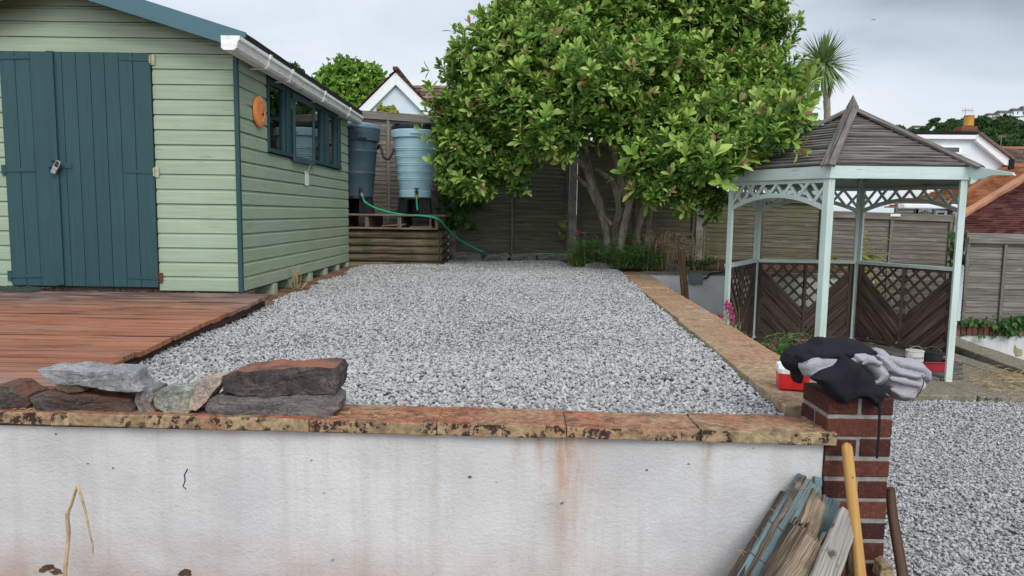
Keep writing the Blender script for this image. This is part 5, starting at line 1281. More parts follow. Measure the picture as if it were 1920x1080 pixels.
for pi, (pts, Yc, T_, w_, col, ang, fa, fp) in enumerate(panels):
    d = sd2(Q2, pxz(pts, Yc-T_*.6)); din = np.clip(-d/w_, 0, 1); t = T_*np.sqrt(np.clip(1-(1-din)**2, 0, 1))
    ca_, sa_ = math.cos(rad(ang)), math.sin(rad(ang)); u = Q2[:, 0]*ca_+Q2[:, 1]*sa_; v_ = -Q2[:, 0]*sa_+Q2[:, 1]*ca_
    r = np.array([1-2*abs(mnoise.noise(Vector((a*fp*.28, b*fp+.6*mnoise.noise(Vector((a*9, b*9, pi))), pi*3.1)))) for a, b in zip(u, v_)])
    r2 = np.array([mnoise.noise(Vector((a*fp*.9, b*fp*2.3, pi*5.3))) for a, b in zip(u, v_)])
    t = np.maximum(t*(1-fa*.5)+np.where(t > 0, (r*fa*.014+r2*.0035)*np.minimum(1, din*2.5), 0), 0)
    t = t.reshape(nxx, 1, nzz_); dd2 = np.maximum(d, 0).reshape(nxx, 1, nzz_)
    f = np.sqrt(np.maximum(np.abs(ay_[None, :, None]-Yc)-t, 0)**2+dd2**2)+np.minimum(np.abs(ay_[None, :, None]-Yc)-t, 0)-.0035
    union(f, col)
Pg = np.stack(np.meshgrid(ax_, ay_, az3, indexing='ij'), -1).reshape(-1, 3)
def capd(P, a, b, r0, r1):
    ab = b-a; t = np.clip(((P-a)@ab)/(ab@ab+1e-12), 0, 1); return np.linalg.norm(P-a-t[:, None]*ab, axis=1)-(r0+(r1-r0)*t)
kk = .009
for a, b, r0, r1, c_ in forms: union(capd(Pg, a, b, r0, r1).reshape(S_.shape), c_)
def surface_nets(S, h, o):
    s = S < 0; n = S.shape
    c = [s[i:n[0]-1+i, j:n[1]-1+j, k:n[2]-1+k] for i in (0, 1) for j in (0, 1) for k in (0, 1)]
    cnt = sum(x.astype(int) for x in c); act = (cnt > 0) & (cnt < 8); ids = -np.ones(act.shape, int); ii = np.argwhere(act); ids[act] = np.arange(len(ii))
    acc = np.zeros((len(ii), 3)); num = np.zeros(len(ii)); off = [(i, j, k) for i in (0, 1) for j in (0, 1) for k in (0, 1)]
    vals = np.stack([S[ii[:, 0]+a, ii[:, 1]+b, ii[:, 2]+c_] for a, b, c_ in off], -1)
    for p in range(8):
        for q in range(p+1, 8):
            if sum(abs(off[p][m]-off[q][m]) for m in range(3)) != 1: continue
            va, vb = vals[:, p], vals[:, q]; cr = (va < 0) != (vb < 0); t = np.where(cr, va/(va-vb+1e-12), 0)
            acc += np.where(cr[:, None], np.array(off[p])+t[:, None]*(np.array(off[q])-np.array(off[p])), 0); num += cr
    V = (ii+acc/num[:, None])*h+o; F = []
    for ax in range(3):
        u, w = (ax+1) % 3, (ax+2) % 3
        a = [slice(None)]*3; b = [slice(None)]*3; a[ax] = slice(0, n[ax]-1); b[ax] = slice(1, n[ax])
        cr = np.argwhere(s[tuple(a)] != s[tuple(b)]); cr = cr[(cr[:, u] > 0) & (cr[:, w] > 0) & (cr[:, u] < n[u]-1) & (cr[:, w] < n[w]-1)]
        inn = s[cr[:, 0], cr[:, 1], cr[:, 2]]
        q = []
        for du, dw in ((0, 0), (1, 0), (1, 1), (0, 1)):
            x = cr.copy(); x[:, u] -= du; x[:, w] -= dw; q.append(ids[x[:, 0], x[:, 1], x[:, 2]])
        q = np.stack(q, -1); q = np.where(inn[:, None], q, q[:, ::-1]); F.append(q)
    return V, np.concatenate(F)
V, F = surface_nets(S_, hs, H0)
ok = (F >= 0).all(1); F = F[ok]
DF = BST[0]-BST[1]; g_ = (V-H0)/hs; i0 = np.clip(g_.astype(int), 0, np.array(S_.shape)-2); fr_ = g_-i0; own = np.zeros(len(V))
for q in range(8):
    o_ = np.array((q & 1, q >> 1 & 1, q >> 2)); w_ = np.prod(np.where(o_, fr_, 1-fr_), 1); own += w_*DF[i0[:, 0]+o_[0], i0[:, 1]+o_[1], i0[:, 2]+o_[2]]
hb = quick_mesh('hoodie_body', V, 4, F, MT['cloth_two'], hd, smooth=True)
at_ = hb.data.attributes.new('grey', 'FLOAT', 'POINT'); at_.data.foreach_set('value', np.clip(.5+own/.012, 0, 1).astype(np.float32))
sm = hb.modifiers.new('soften', 'SMOOTH'); sm.factor = .5; sm.iterations = 4
mb = MB(); mb.tube(spline([at(1648, 750, 2.40), at(1649, 765, 2.395), at(1648.5, 800, 2.398), at(1646, 835, 2.40), at(1644, 859, 2.40)], 6), .0042, 8); mb.build('drawstring', MT['cloth_black'], hd, smooth=True)
mb = MB()
for t_off in (0, 3.2): mb.tube(spline([at(1612+t_off, 690, 2.40), at(1606+t_off, 708, 2.386), at(1606+t_off, 722, 2.384), at(1604+t_off, 738, 2.39)], 6), .0009, 4)
mb.build('seam', MT['cloth_black'], hd)
mb = MB(); mb.tube(spline([at(1729, 703, 2.468), at(1732, 716, 2.452), at(1727, 731, 2.455), at(1719, 744, 2.47)], 6), .0016, 5); mb.build('cuff_seam', MT['cloth_black'], hd)

# ================================================================== BROKEN BOARDS, HANDLES, TWIG
MT['board_blue'] = paint_wood('flaking_blue_paint', (.155, .235, .25, 1), (.09, .075, .062, 1), (.10, .15, .155, 1), .50, (4, 110), .75, .1, True, .46)
MT['board_grey'] = wood('pale_grey_board', (.12, .108, .092, 1), (.36, .335, .30, 1), (.58, .56, .52, 1), tone=.2, grain=(4, 150), bump=1.0, stain=(.06, .045, .035, 1), stain_sc=9, stain_pos=(.62, .68))
MT['board_brown'] = wood('rotten_brown_board', (.025, .017, .012, 1), (.10, .072, .05, 1), (.26, .20, .15, 1), tone=.4, grain=(5, 130), bump=1.0, stain=(.28, .25, .2, 1), stain_sc=6, stain_pos=(.58, .7))
MT['board_tan'] = wood('split_tan_timber', (.07, .045, .03, 1), (.30, .225, .15, 1), (.50, .42, .32, 1), tone=.2, grain=(5, 130), bump=1.0, stain=(.08, .055, .04, 1), stain_sc=6, stain_pos=(.5, .64))
MT['handle_wood'] = wood('varnished_handle', (.30, .15, .045, 1), (.53, .30, .09, 1), (.66, .41, .15, 1), .5, (1.2, 60), .1, .2, stain=(.25, .12, .05, 1), stain_sc=14, stain_pos=(.64, .72))
MT['handle_dark'] = wood('old_dark_handle', (.05, .026, .015, 1), (.10, .055, .034, 1), (.15, .09, .06, 1), .6, (1.5, 30), .1, .3)
def board(name, pa, pb, w, t, up, mat, label, seg=22, jit=.0011, endjit=.02, w1=None, group='broken boards leaning by the pillar', ext=.5, grooves=None):
    a, b = np.array(pa), np.array(pb); d = (b-a)/np.linalg.norm(b-a)
    # lengthen the foot down to the ground
    L = max(0, (a[2]-.03)/max(d[2], .05)); a = a-d*min(L, ext)
    mb = MB(); mb.plank(a, b, w, t, up=up, seg=seg, jit=jit, endjit=endjit, w1=w1)
    if endjit >= .02:      # splintered end
        sd_ = np.cross(d, np.array(up, float)/np.linalg.norm(up)); sd_ /= np.linalg.norm(sd_); n_ = np.cross(sd_, d); we = w if w1 is None else w1; k = max(4, int(we/.007))
        for q in range(k):
            o_ = sd_*we*((q+.5)/k-.5)+n_*random.uniform(-.3, .3)*t; mb.plank(b-d*random.uniform(.05, .09)+o_, b+d*random.uniform(-.012, .030)+o_*random.uniform(.8, 1.1), we/k*1.25, t*random.uniform(.3, .7), up=up, w1=we/k*.35, seg=3, jit=.0008)
    if grooves:
        sd_ = np.cross(d, np.array(up, float)/np.linalg.norm(up))
        n_ = np.array(up, float); n_ = n_-d*(n_@d); n_ /= np.linalg.norm(n_)
        for g in grooves: c = a+(b-a)*g; mb.plank(c-sd_*w*.52+n_*t*.30, c+sd_*w*.52+n_*t*.30, .006, t*.55, up=n_, mi=1)
    ob = mb.build(name, [mat, MT['trellis']], bevel=.0025)
    return tag(ob, label, 'board', group)
UPF = (.0, -1, .35)
board('board', at(1388, 1075, 2.28), at(1481, 925, 2.43), .035, .05, (.3, -1, .2), MT['board_brown'], 'dark weathered edge board at the back left of the pile, against the white wall')
board('board', at(1412, 1075, 2.27), at(1518, 900, 2.425), .085, .030, (-.1, -1, .35), MT['board_blue'], 'long flaking blue board with dark cross gaps, tallest in the pile', grooves=(.30, .52, .70), endjit=.006)
board('board', at(1402, 1078, 2.262), at(1507, 893, 2.412), .016, .040, (-.5, -1, .2), MT['board_brown'], 'thin dark brown strip along the left edge of the long blue board', endjit=.008)
board('board', at(1530, 962, 2.40), at(1532, 893, 2.435), .028, .02, (.2, -1, .3), MT['board_blue'], 'small blue board end standing beside the top of the long blue board', ext=.15, endjit=.006)
board('board', at(1515, 1060, 2.33), at(1560, 934, 2.42), .055, .022, (.15, -1, .3), MT['board_blue'], 'short pale blue board behind the broken grey one, touching the pillar', endjit=.008)
board('board', at(1497, 1040, 2.28), at(1532, 932, 2.385), .085, .028, (.1, -1, .3), MT['board_tan'], 'wide broken board with a mossy yellow edge and splintered top', w1=.06, jit=.0018, endjit=.035)
board('board', at(1445, 1078, 2.215), at(1499, 985, 2.305), .048, .045, (-.1, -1, .3), MT['board_brown'], 'rotten dark brown board with splintered pale fibres at its top', jit=.0018, endjit=.035)
board('board', at(1482, 1078, 2.20), at(1530, 1003, 2.29), .070, .04, (.1, -1, .35), MT['board_tan'], 'split tan timber with a jagged top in the middle of the pile', jit=.0018, endjit=.035)
board('board', at(1548, 1078, 2.18), at(1592, 962, 2.32), .115, .022, (.12, -1, .3), MT['board_grey'], 'wide pale grey board with dark knots at the front right of the pile', w1=.07, jit=.0008, endjit=.012)
board('board', at(1606, 1075, 2.29), at(1598, 995, 2.41), .15, .012, (.25, -1, .3), MT['board_brown'], 'dull olive-brown sheet offcut behind the yellow handle', w1=.05, jit=.002, endjit=.01)
board('board', at(1528, 1076, 2.25), at(1566, 985, 2.35), .018, .04, (-.3, -1, .3), MT['board_brown'], 'narrow dark strip between the tan timber and the pale grey board')
# dry splinters and grass on the pile
mb = MB()
for i in range(70):
    c = at(random.uniform(1395, 1515), 0, 2.33); t = random.random(); c = at(1395+115*t+random.uniform(-12, 8), 1060-150*t+random.uniform(-20, 25), 2.30+.1*t); d = np.array((random.uniform(-1, 1), random.uniform(-.4, .4), random.uniform(-.7, 1)))*.03; mb.tube([c, c+d*.5+(0, 0, .003), c+d], .0008, 3)
stuff(mb.build('dry_grass', MT['straw']), 'wisps of dry grass caught on the broken boards', 'dry grass')
tl = thing('broom_handle', 'yellow varnished wooden tool handle leaning on the brick pillar', 'handle', at(1612, 1079, 2.22))
a, b = at(1613, 1079, 2.23), at(1588, 838, 2.40); d = (b-a)/np.linalg.norm(b-a); a = a-d*(a[2]/d[2]-.04); mb = MB()
mb.tube([a, a+(b-a)*.3, a+(b-a)*.7, b-d*.02, b, b+d*.010, b+d*.015], [.0185, .0185, .0182, .018, .0175, .012, .004], 18); mb.build('shaft', MT['handle_wood'], tl, smooth=True)
mb = MB(); c = b-d*.095+np.array((0, -.0185, 0)); mb.tube([c-d*.003, c+d*.003], .0022, 6); mb.build('hanging_hole', MT['dark'], tl)
hp = spline([at(1702, 1140, 2.36), at(1692, 1075, 2.42), at(1681, 1010, 2.47), at(1673, 960, 2.52), at(1670, 925, 2.56), at(1669, 914, 2.565)], 6); n = len(hp)
mb = MB(); mb.tube([hp[0]+(.01, -.03, -.06)]+hp, [.02]+[.0195-.004*(i/n) for i in range(n-1)]+[.010], 14); tag(mb.build('axe_handle', MT['handle_dark'], smooth=True), 'dark curved wooden tool handle leaning on the right side of the pillar', 'handle')
rock('stone', [(1655, 1062), (1668, 1054), (1676, 1066), (1680, 1090), (1660, 1096), (1650, 1085)], 2.36, .06, MT['stone_tan'], 'small pale stone on the ground at the foot of the pillar', 'loose stones by the pillar', amp=.004, seed=50)
# bent dry twig in front of the wall
tw = thing('dry_twig', 'bent dry brown stem standing in front of the white wall', 'twig', at(122, 1085, 2.36))
mb = MB(); mb.tube(spline([at(121, 1100, 2.36), at(123, 1060, 2.36), at(129, 1000, 2.37), at(127, 968, 2.37), at(136, 940, 2.36), at(145, 910, 2.35)], 5), [.0075-.0035*i/26 for i in range(26)], 8)
mb.tube([at(128, 1000, 2.365), at(125, 962, 2.36)], .005, 7); mb.build('stem', MT['dry'], tw, smooth=True)
mb = MB(); mb.tube(spline([at(145, 910, 2.35), at(152, 930, 2.34), at(161, 962, 2.34), at(168, 998, 2.345), at(174, 1022, 2.345), at(174, 1036, 2.35), at(176, 1044, 2.35)], 5), [.0048-.003*i/31 for i in range(31)], 7); mb.build('hanging_stem', MT['dry'], tw, smooth=True)
mb = MB()
for i in range(90):
    c = at(random.uniform(60, 360), 1079, 2.4); c = np.array((c[0], random.uniform(2.25, 2.46), .055)); rr_ = random.uniform(.008, .022); mb.lathe([(rr_*.6, -.005), (rr_, rr_*.3), (rr_*.5, rr_*.8)], c, 6)
stuff(mb.build('soil_clods', MT['red_soil']), 'crumbs of reddish soil along the foot of the white wall', 'soil')
# dry straw on the patio and coping
mb = MB()
for cx, cy, n, sp in ((4.05, 5.86, 60, .16), (4.55, 6.25, 170, .22), (4.35, 6.1, 60, .2), (.0, 2.5, 0, .1)):
    for i in range(n):
        c = np.array((cx+random.gauss(0, sp*.6), cy+random.gauss(0, sp), .028+random.uniform(0, .03))); a = random.uniform(0, 6.28); d = np.array((math.cos(a), math.sin(a), random.uniform(-.1, .3)))*random.uniform(.04, .12); mb.tube([c, c+d*.5+(0, 0, .01), c+d], .0022, 3)
stuff(mb.build('straw', MT['straw']), 'dry straw scattered over the patio slabs', 'straw')
mb = MB()
for (pxa, pya, n, sp) in ((735, 782, 50, .05), (815, 776, 26, .04), (640, 780, 30, .03), (55, 778, 18, .02), (1510, 788, 14, .02)):
    for i in range(n):
        c = at(pxa, pya, 2.53); c = c+np.array((random.gauss(0, sp), random.gauss(0, .03), 0)); c[2] = .684-.004*c[0]+random.uniform(.001, .004); a = random.uniform(0, 6.28); d = np.array((math.cos(a), math.sin(a)*.6, random.uniform(0, .2)))*random.uniform(.01, .035); mb.tube([c, c+d*.5+(0, 0, .003), c+d], .0009, 3)
stuff(mb.build('dry_grass', MT['straw']), 'bits of dry grass lying on top of the front coping', 'dry grass')

# ================================================================== FOLIAGE
def leaf_template(kind):
    if kind == 'broad': us = [(0, .03), (.25, .22), (.55, .46), (.82, .40), (1.0, .02)]
    elif kind == 'ivy': us = [(0, .30), (.2, .5), (.5, .40), (1.0, .03)]
    elif kind == 'lance': us = [(0, .06), (.35, .5), (1.0, .02)]
    else: us = [(0, .35), (.3, .5), (.7, .34), (1.0, .02)]
    V = []; F = []
    for u, w in us: V += [(u, -w, 0), (u, 0, 0), (u, w, 0)]
    for i in range(len(us)-1): F += [(i*3, i*3+1, i*3+4, i*3+3), (i*3+1, i*3+2, i*3+5, i*3+4)]
    return np.array(V), np.array(F)
def unit(v): return v/(np.linalg.norm(v, axis=-1, keepdims=True)+1e-9)
def leaves(P, D, N, Ln, Wd, kind='broad', droop=.25, fold=.25):
    """P base, D along the leaf, N rough upper side"""
    tv, tf = leaf_template(kind); n = len(P); D = unit(D); S = unit(np.cross(D, N)); N = np.cross(S, D)
    u = tv[:, 0][None, :]; w = tv[:, 1][None, :]; dr = (np.ones(n)*droop)[:, None]
    x = u*Ln[:, None]; y = w*Wd[:, None]; z = np.abs(w)*Wd[:, None]*fold-dr*Ln[:, None]*u*u
    V = P[:, None, :]+x[..., None]*D[:, None, :]+y[..., None]*S[:, None, :]+z[..., None]*N[:, None, :]
    F = tf[None]+(np.arange(n)*len(tv))[:, None, None]
    return V.reshape(-1, 3), F.reshape(-1, 4), len(tf)
def rosettes(C, A, k, ln, wd, tone, tilt=(25, 85), kind='broad', droop=.25):
    """k leaves radiating from each shoot tip C with axis A"""
    n = len(C); A = unit(A); ref = np.where(np.abs(A[:, 2:3]) < .9, np.array([[0, 0, 1.0]]), np.array([[1.0, 0, 0]])); U = unit(np.cross(A, ref)); Wv = np.cross(A, U)
    Pl, Dl, Nl, Ll, Wl, Tl = [], [], [], [], [], []
    ph0 = rng.uniform(0, 6.28, n); szv = rng.uniform(.65, 1.3, n)
    for j in range(k):
        keep = rng.random(n) < .93; ph = ph0+j*2.4+rng.normal(0, .25, n); tl = np.radians(np.clip(tilt[0]+(tilt[1]-tilt[0])*j/max(1, k-1)+rng.normal(0, 12, n), 5, 120))
        rd = np.cos(ph)[:, None]*U+np.sin(ph)[:, None]*Wv; d = np.cos(tl)[:, None]*A+np.sin(tl)[:, None]*rd; nn = np.sin(tl)[:, None]*A-np.cos(tl)[:, None]*rd
        L = ln*szv*rng.uniform(.65, 1.15, n)*(.75+.35*j/max(1, k-1)); base = C-A*(j*ln*.07)[..., None] if False else C-A*(j*ln*.06)
        Pl.append(base[keep]); Dl.append(d[keep]); Nl.append(nn[keep]); Ll.append(L[keep]); Wl.append((L*wd*rng.uniform(.85, 1.15, n))[keep]); Tl.append((tone+rng.normal(0, .08, n)-.02*j)[keep])
    V, F, m = leaves(np.concatenate(Pl), np.concatenate(Dl), np.concatenate(Nl), np.concatenate(Ll), np.concatenate(Wl), kind, droop)
    return V, F, np.repeat(np.concatenate(Tl), m)
def crown_points(blobs, per_m2, shell=(.72, 1.03), down=.75):
    C, A, B = [], [], []
    for bi, (c, r) in enumerate(blobs):
        c = np.array(c); r = np.array(r)*np.ones(3); n = int(per_m2*4*math.pi*(r.mean())**2); d = unit(rng.normal(size=(n, 3)))
        keep = (d[:, 2] > -.35) | (rng.random(n) < down); d = d[keep]
        rr_ = rng.uniform(shell[0], shell[1], len(d))+.06*np.sin(d[:, 0]*9+bi)*np.sin(d[:, 2]*8+bi*2); C.append(c+d*r*rr_[:, None]); A.append(d); B.append(np.full(len(d), bi))
    return np.concatenate(C), np.concatenate(A), np.concatenate(B)
def inside_other(C, B, blobs, f=.62):
    k = np.ones(len(C), bool)
    for bi, (c, r) in enumerate(blobs):
        q = np.linalg.norm((C-np.array(c))/(np.array(r)*np.ones(3)), axis=1); k &= ~((q < f) & (B != bi))
    return k
# ------------------------------------------------------------------ the big broad-leaved tree
def pb(px, py, Y, r, sq=.80): return (at(px, py, Y), (r, r*.95, r*sq))
TB = [(c_, tuple(.885*q for q in r_)) for c_, r_ in [pb(905, 120, 8.9, .50), pb(960, 70, 9.0, .52), pb(868, 205, 8.8, .40), pb(895, 275, 8.7, .48), pb(850, 335, 8.7, .24), pb(900, 345, 8.6, .26), pb(955, 315, 8.5, .36), pb(985, 190, 8.35, .60), pb(1050, 85, 8.5, .6), pb(1135, 45, 8.9, .7),
      pb(1120, 160, 8.0, .58), pb(1030, 250, 8.1, .42), pb(1140, 240, 8.1, .34), pb(1085, 20, 9.2, .5), pb(1245, 35, 9.3, .75), pb(1350, 45, 9.3, .7), pb(1420, 70, 9.3, .48), pb(1290, 150, 8.9, .68), pb(1385, 165, 8.7, .56), pb(1440, 150, 8.6, .42),
      pb(1462, 195, 7.9, .36), pb(1480, 238, 7.6, .26), pb(1225, 295, 7.9, .40), pb(1285, 320, 7.8, .42), pb(1330, 290, 7.7, .40), pb(1240, 235, 8.2, .40), pb(1405, 250, 7.5, .34), pb(1330, 365, 7.75, .19), pb(1205, 345, 7.9, .18), pb(1185, -20, 9.0, .6), pb(1310, -45, 9.3, .7), pb(1410, 0, 9.4, .45), pb(1215, 110, 8.4, .5), pb(1340, 215, 8.2, .45), pb(1200, 205, 8.5, .4), pb(1445, 250, 6.75, .22), pb(1480, 222, 6.8, .20), pb(1405, 280, 6.8, .18), pb(1375, 300, 6.9, .16), pb(1330, 395, 7.7, .10), pb(1228, 362, 7.75, .20), pb(1282, 378, 7.7, .17), pb(1335, 322, 6.8, .17), pb(1352, 300, 6.85, .17), pb(940, 30, 9.1, .26), pb(985, 22, 9.2, .3), pb(845, 250, 8.8, .24), pb(838, 300, 8.7, .2), pb(1488, 150, 9.0, .2)]]
tree = thing('broadleaf_tree', 'large multi-stemmed tree with big glossy leaves in pale green tufts', 'tree', at(1180, 470, 9.2))
C, A, B = crown_points(TB, 138, (.66, 1.06), .7); k = inside_other(C, B, TB, .6); C, A, B = C[k], A[k], B[k]
k = C[:, 1] < 10.15; C, A, B = C[k], A[k], B[k]
A = unit(A*.8+np.array([0, -.12, .75])+rng.normal(0, .28, A.shape))
jb = rng.normal(0, .02, C.shape); C = C+jb
tone = np.clip(.47+rng.normal(0, .22, len(C))+.10*np.sin(B*1.9), .04, .91)
brz = rng.random(len(C)) < .035; tone[brz] = .985
V1, F1, T1 = rosettes(C, A, 10, .104, .36, tone, (10, 72))
T1 = np.where(T1 > .94, T1, np.minimum(T1, .93))
# inner, older leaves that close the crown
C2, A2_, B2 = crown_points(TB, 34, (.3, .68), 1.0); A2_ = unit(A2_+rng.normal(0, .5, A2_.shape)); k = C2[:, 1] < 10.15
V2, F2, T2 = rosettes(C2[k], A2_[k], 5, .13, .6, np.clip(rng.normal(.45, .18, k.sum()), 0.05, .9), (35, 95))
# single shoots that break the outline
k = (rng.random(len(C)) < .13) & (B != 27); C3 = C[k]+A[k]*rng.uniform(.06, .24, k.sum())[:, None]
V3, F3, T3 = rosettes(C3, A[k], 7, .13, .42, np.where(rng.random(k.sum()) < .22, .98, rng.uniform(.5, .9, k.sum())), (12, 60))
V = np.concatenate([V1, V2, V3]); F = np.concatenate([F1, F2+len(V1), F3+len(V1)+len(V2)])
quick_mesh('crown', V, 4, F, MT['leaf'], tree, T=np.concatenate([T1, T2, np.where(T3 > .94, T3, np.minimum(T3, .93))]))
stems = [[(1143, 478, 9.2, .062), (1137, 440, 9.15, .058), (1128, 402, 9.1, .056), (1120, 376, 9.05, .058)],
         [(1155, 470, 9.35, .052), (1153, 430, 9.35, .05), (1160, 400, 9.3, .05), (1158, 375, 9.3, .045)],
         [(1160, 478, 9.05, .075), (1166, 445, 9.05, .066), (1175, 405, 9.0, .062), (1180, 380, 8.95, .055)],
         [(1186, 468, 9.3, .066), (1196, 430, 9.3, .06), (1206, 396, 9.3, .058), (1214, 375, 9.3, .05)],
         [(1212, 470, 9.4, .042), (1216, 430, 9.35, .04), (1221, 390, 9.3, .038)]]
ends = []
for st in stems:
    mb = MB(); pts = [at(*q[:3]) for q in st]; pts[0][2] = .70; rs = [q[3] for q in st]; pp = spline(pts, 6)
    rl = np.interp(np.linspace(0, len(rs)-1, len(pp)), range(len(rs)), rs)*(1+.06*np.sin(np.arange(len(pp))*1.7)); rl[0] *= 1.25; mb.tube(pp, list(rl*.74), 14); mb.build('trunk', MT['bark'], tree, smooth=True); ends.append((pts[-1], rs[-1]))
br = [[(1120, 378, 9.05, .046), (1108, 345, 8.95, .040), (1096, 312, 8.85, .033), (1072, 292, 8.7, .028), (1050, 275, 8.5, .018)],
      [(1122, 375, 9.05, .04), (1112, 340, 9.05, .034), (1100, 290, 9.0, .028), (1095, 240, 8.9, .022), (1085, 160, 8.8, .015)],
      [(1118, 382, 9.05, .034), (1104, 352, 8.95, .028), (1085, 335, 8.85, .022), (1072, 322, 8.7, .016)],
      [(1125, 372, 9.05, .038), (1135, 420, 9.05, .03)][:1]+[(1130, 400, 9.05, .03), (1146, 420, 9.1, .022)],
      [(1158, 378, 9.3, .04), (1150, 345, 9.25, .033), (1135, 330, 9.2, .028), (1118, 318, 9.1, .02)],
      [(1180, 382, 8.95, .045), (1190, 350, 8.8, .038), (1215, 310, 8.5, .028), (1250, 270, 8.2, .02)],
      [(1178, 385, 8.95, .04), (1165, 340, 9.0, .034), (1150, 280, 9.0, .03), (1140, 180, 8.9, .024), (1135, 60, 8.9, .015)],
      [(1214, 377, 9.3, .045), (1245, 330, 9.2, .038), (1290, 250, 9.1, .032), (1330, 150, 9.2, .025), (1350, 40, 9.3, .015)],
      [(1221, 392, 9.3, .035), (1260, 360, 8.9, .03), (1320, 310, 8.3, .024), (1400, 255, 7.7, .015)],
      [(1100, 300, 9.0, .025), (1040, 250, 8.9, .022), (980, 200, 8.8, .018), (920, 160, 8.9, .012)], [(1290, 255, 9.1, .026), (1230, 150, 9.1, .02), (1210, 40, 9.1, .014)], [(1330, 150, 9.2, .022), (1400, 90, 9.3, .016), (1435, 50, 9.3, .01)], [(1158, 376, 9.3, .035), (1168, 320, 9.4, .03), (1215, 220, 9.5, .024), (1240, 60, 9.4, .015)]]
mb = MB()
for b in br:
    pp = spline([at(*q[:3]) for q in b], 5); rl = np.interp(np.linspace(0, len(b)-1, len(pp)), range(len(b)), [q[3] for q in b]); mb.tube(pp, list(rl), 9)
for bi, (c, r) in enumerate(q_ for q_ in TB if q_[0][1] > 7.45):     # thin twigs through each tuft
    for q in range(3):
        d = unit(rng.normal(size=3)+np.array([0, 0, .5])); mb.tube([c-d*np.array(r)*.2, c+d*np.array(r)*.45, c+d*np.array(r)*.9], [.012, .008, .004], 5)
mb.build('branches', MT['bark'], tree, smooth=True)

# ------------------------------------------------------------------ small plants
def strands(mb, base, tip, r0, r1, bend=.2, n=5):
    base, tip = np.array(base), np.array(tip); L = np.linalg.norm(tip-base); m = (base+tip)/2+np.array((random.uniform(-1, 1), random.uniform(-1, 1), .3))*L*bend
    pts = [(1-t)**2*base+2*t*(1-t)*m+t*t*tip for t in np.linspace(0, 1, n)]; mb.tube(pts, [r0+(r1-r0)*i/(n-1) for i in range(n)], 5); return pts
def leafy(name, label, cat, c, nst, h, sp, ln, mat, kind='lance', wd=.32, flowers=0, tone=(.2, .8), group=None, per=12, lean=(0, 0), flr=.022, dry=False):
    c = np.array(c, float); t = thing(name, label, cat, c, group); mb = MB(); P, D, N, T, tips = [], [], [], [], []
    for s in range(nst):
        a = random.uniform(0, 6.28); r = sp*math.sqrt(random.random()); hh = h*random.uniform(.55, 1.05)*(1-.35*(r/sp)**2)
        b = c+np.array((math.cos(a)*r*.45, math.sin(a)*r*.45, 0)); tip = c+np.array((math.cos(a)*r+lean[0]*hh, math.sin(a)*r+lean[1]*hh, hh)); pts = strands(mb, b, tip, .004, .0018, .12); mb.tube([c+(0, 0, -.014), (c+b)/2+(0, 0, -.016), b+(0, 0, -.006)], .004, 4); tips.append(pts[-1])
        for q in range(per):
            f = .15+.85*q/per; i = min(3, int(f*4)); p = pts[i]+(pts[i+1]-pts[i])*(f*4-i); az_ = random.uniform(0, 6.28); d = np.array((math.cos(az_), math.sin(az_), random.uniform(.1, .9))); P.append(p); D.append(d); N.append((-.3*d[0], -.3*d[1], 1)); T.append(random.uniform(*tone))
    mb.build('stems', MT['dry'] if dry else MT['leaf_bed'], t)
    if P:
        n = len(P); L = ln*rng.uniform(.6, 1.2, n); V, F, m = leaves(np.array(P), np.array(D), np.array(N, float), L, L*wd, kind, .35); quick_mesh('foliage', V, 4, F, mat, t, T=np.repeat(np.array(T), m))
    for q in range(flowers):
        tp_ = tips[q % len(tips)]+np.array((random.uniform(-.01, .01), random.uniform(-.03, 0), .02)); P = np.repeat(tp_[None], 46, 0)+rng.normal(0, flr*.38, (46, 3)); D = unit(P-tp_+rng.normal(0, .004, P.shape)); D[:, 2] += .3
        L = np.full(46, flr*.75); V, F, m = leaves(P, D, rng.normal(size=P.shape), L, L*.8, 'oval', .1); quick_mesh('flower_head', V, 4, F, MT['pink'], t, T=np.repeat(rng.random(46), m))
    return t
gB = 'pink valerian plants'
leafy('valerian', 'leafy valerian at the left end of the bed, in front of the concrete post', 'plant', at(1100, 492, 9.15), 34, .42, .26, .10, MT['leaf_bed'], flowers=1, group=gB)
leafy('valerian', 'bushy valerian with several pink heads at the foot of the pale tree stems', 'plant', at(1165, 500, 8.98), 54, .40, .34, .11, MT['leaf_bed'], flowers=4, group=gB)
leafy('valerian', 'low valerian with small pink heads right of the tree stems', 'plant', at(1218, 502, 8.99), 36, .34, .24, .09, MT['leaf_bed'], flowers=4, group=gB)
leafy('valerian', 'valerian with one tall pink head growing between the tree stems', 'plant', at(1178, 488, 9.3), 12, .50, .14, .09, MT['leaf_bed'], flowers=1, group=gB)
leafy('grass_tuft', 'yellowish grass tuft at the left corner of the flower bed', 'plant', at(1080, 497, 9.2), 34, .26, .18, .14, MT['leaf_yellow'], 'lance', .12, per=4)
leafy('ground_cover', 'small dark green leaves along the foot of the stalks in the bed', 'plant', at(1300, 497, 9.2), 50, .13, .42, .05, MT['leaf_ivy'], 'oval', .6, per=7)
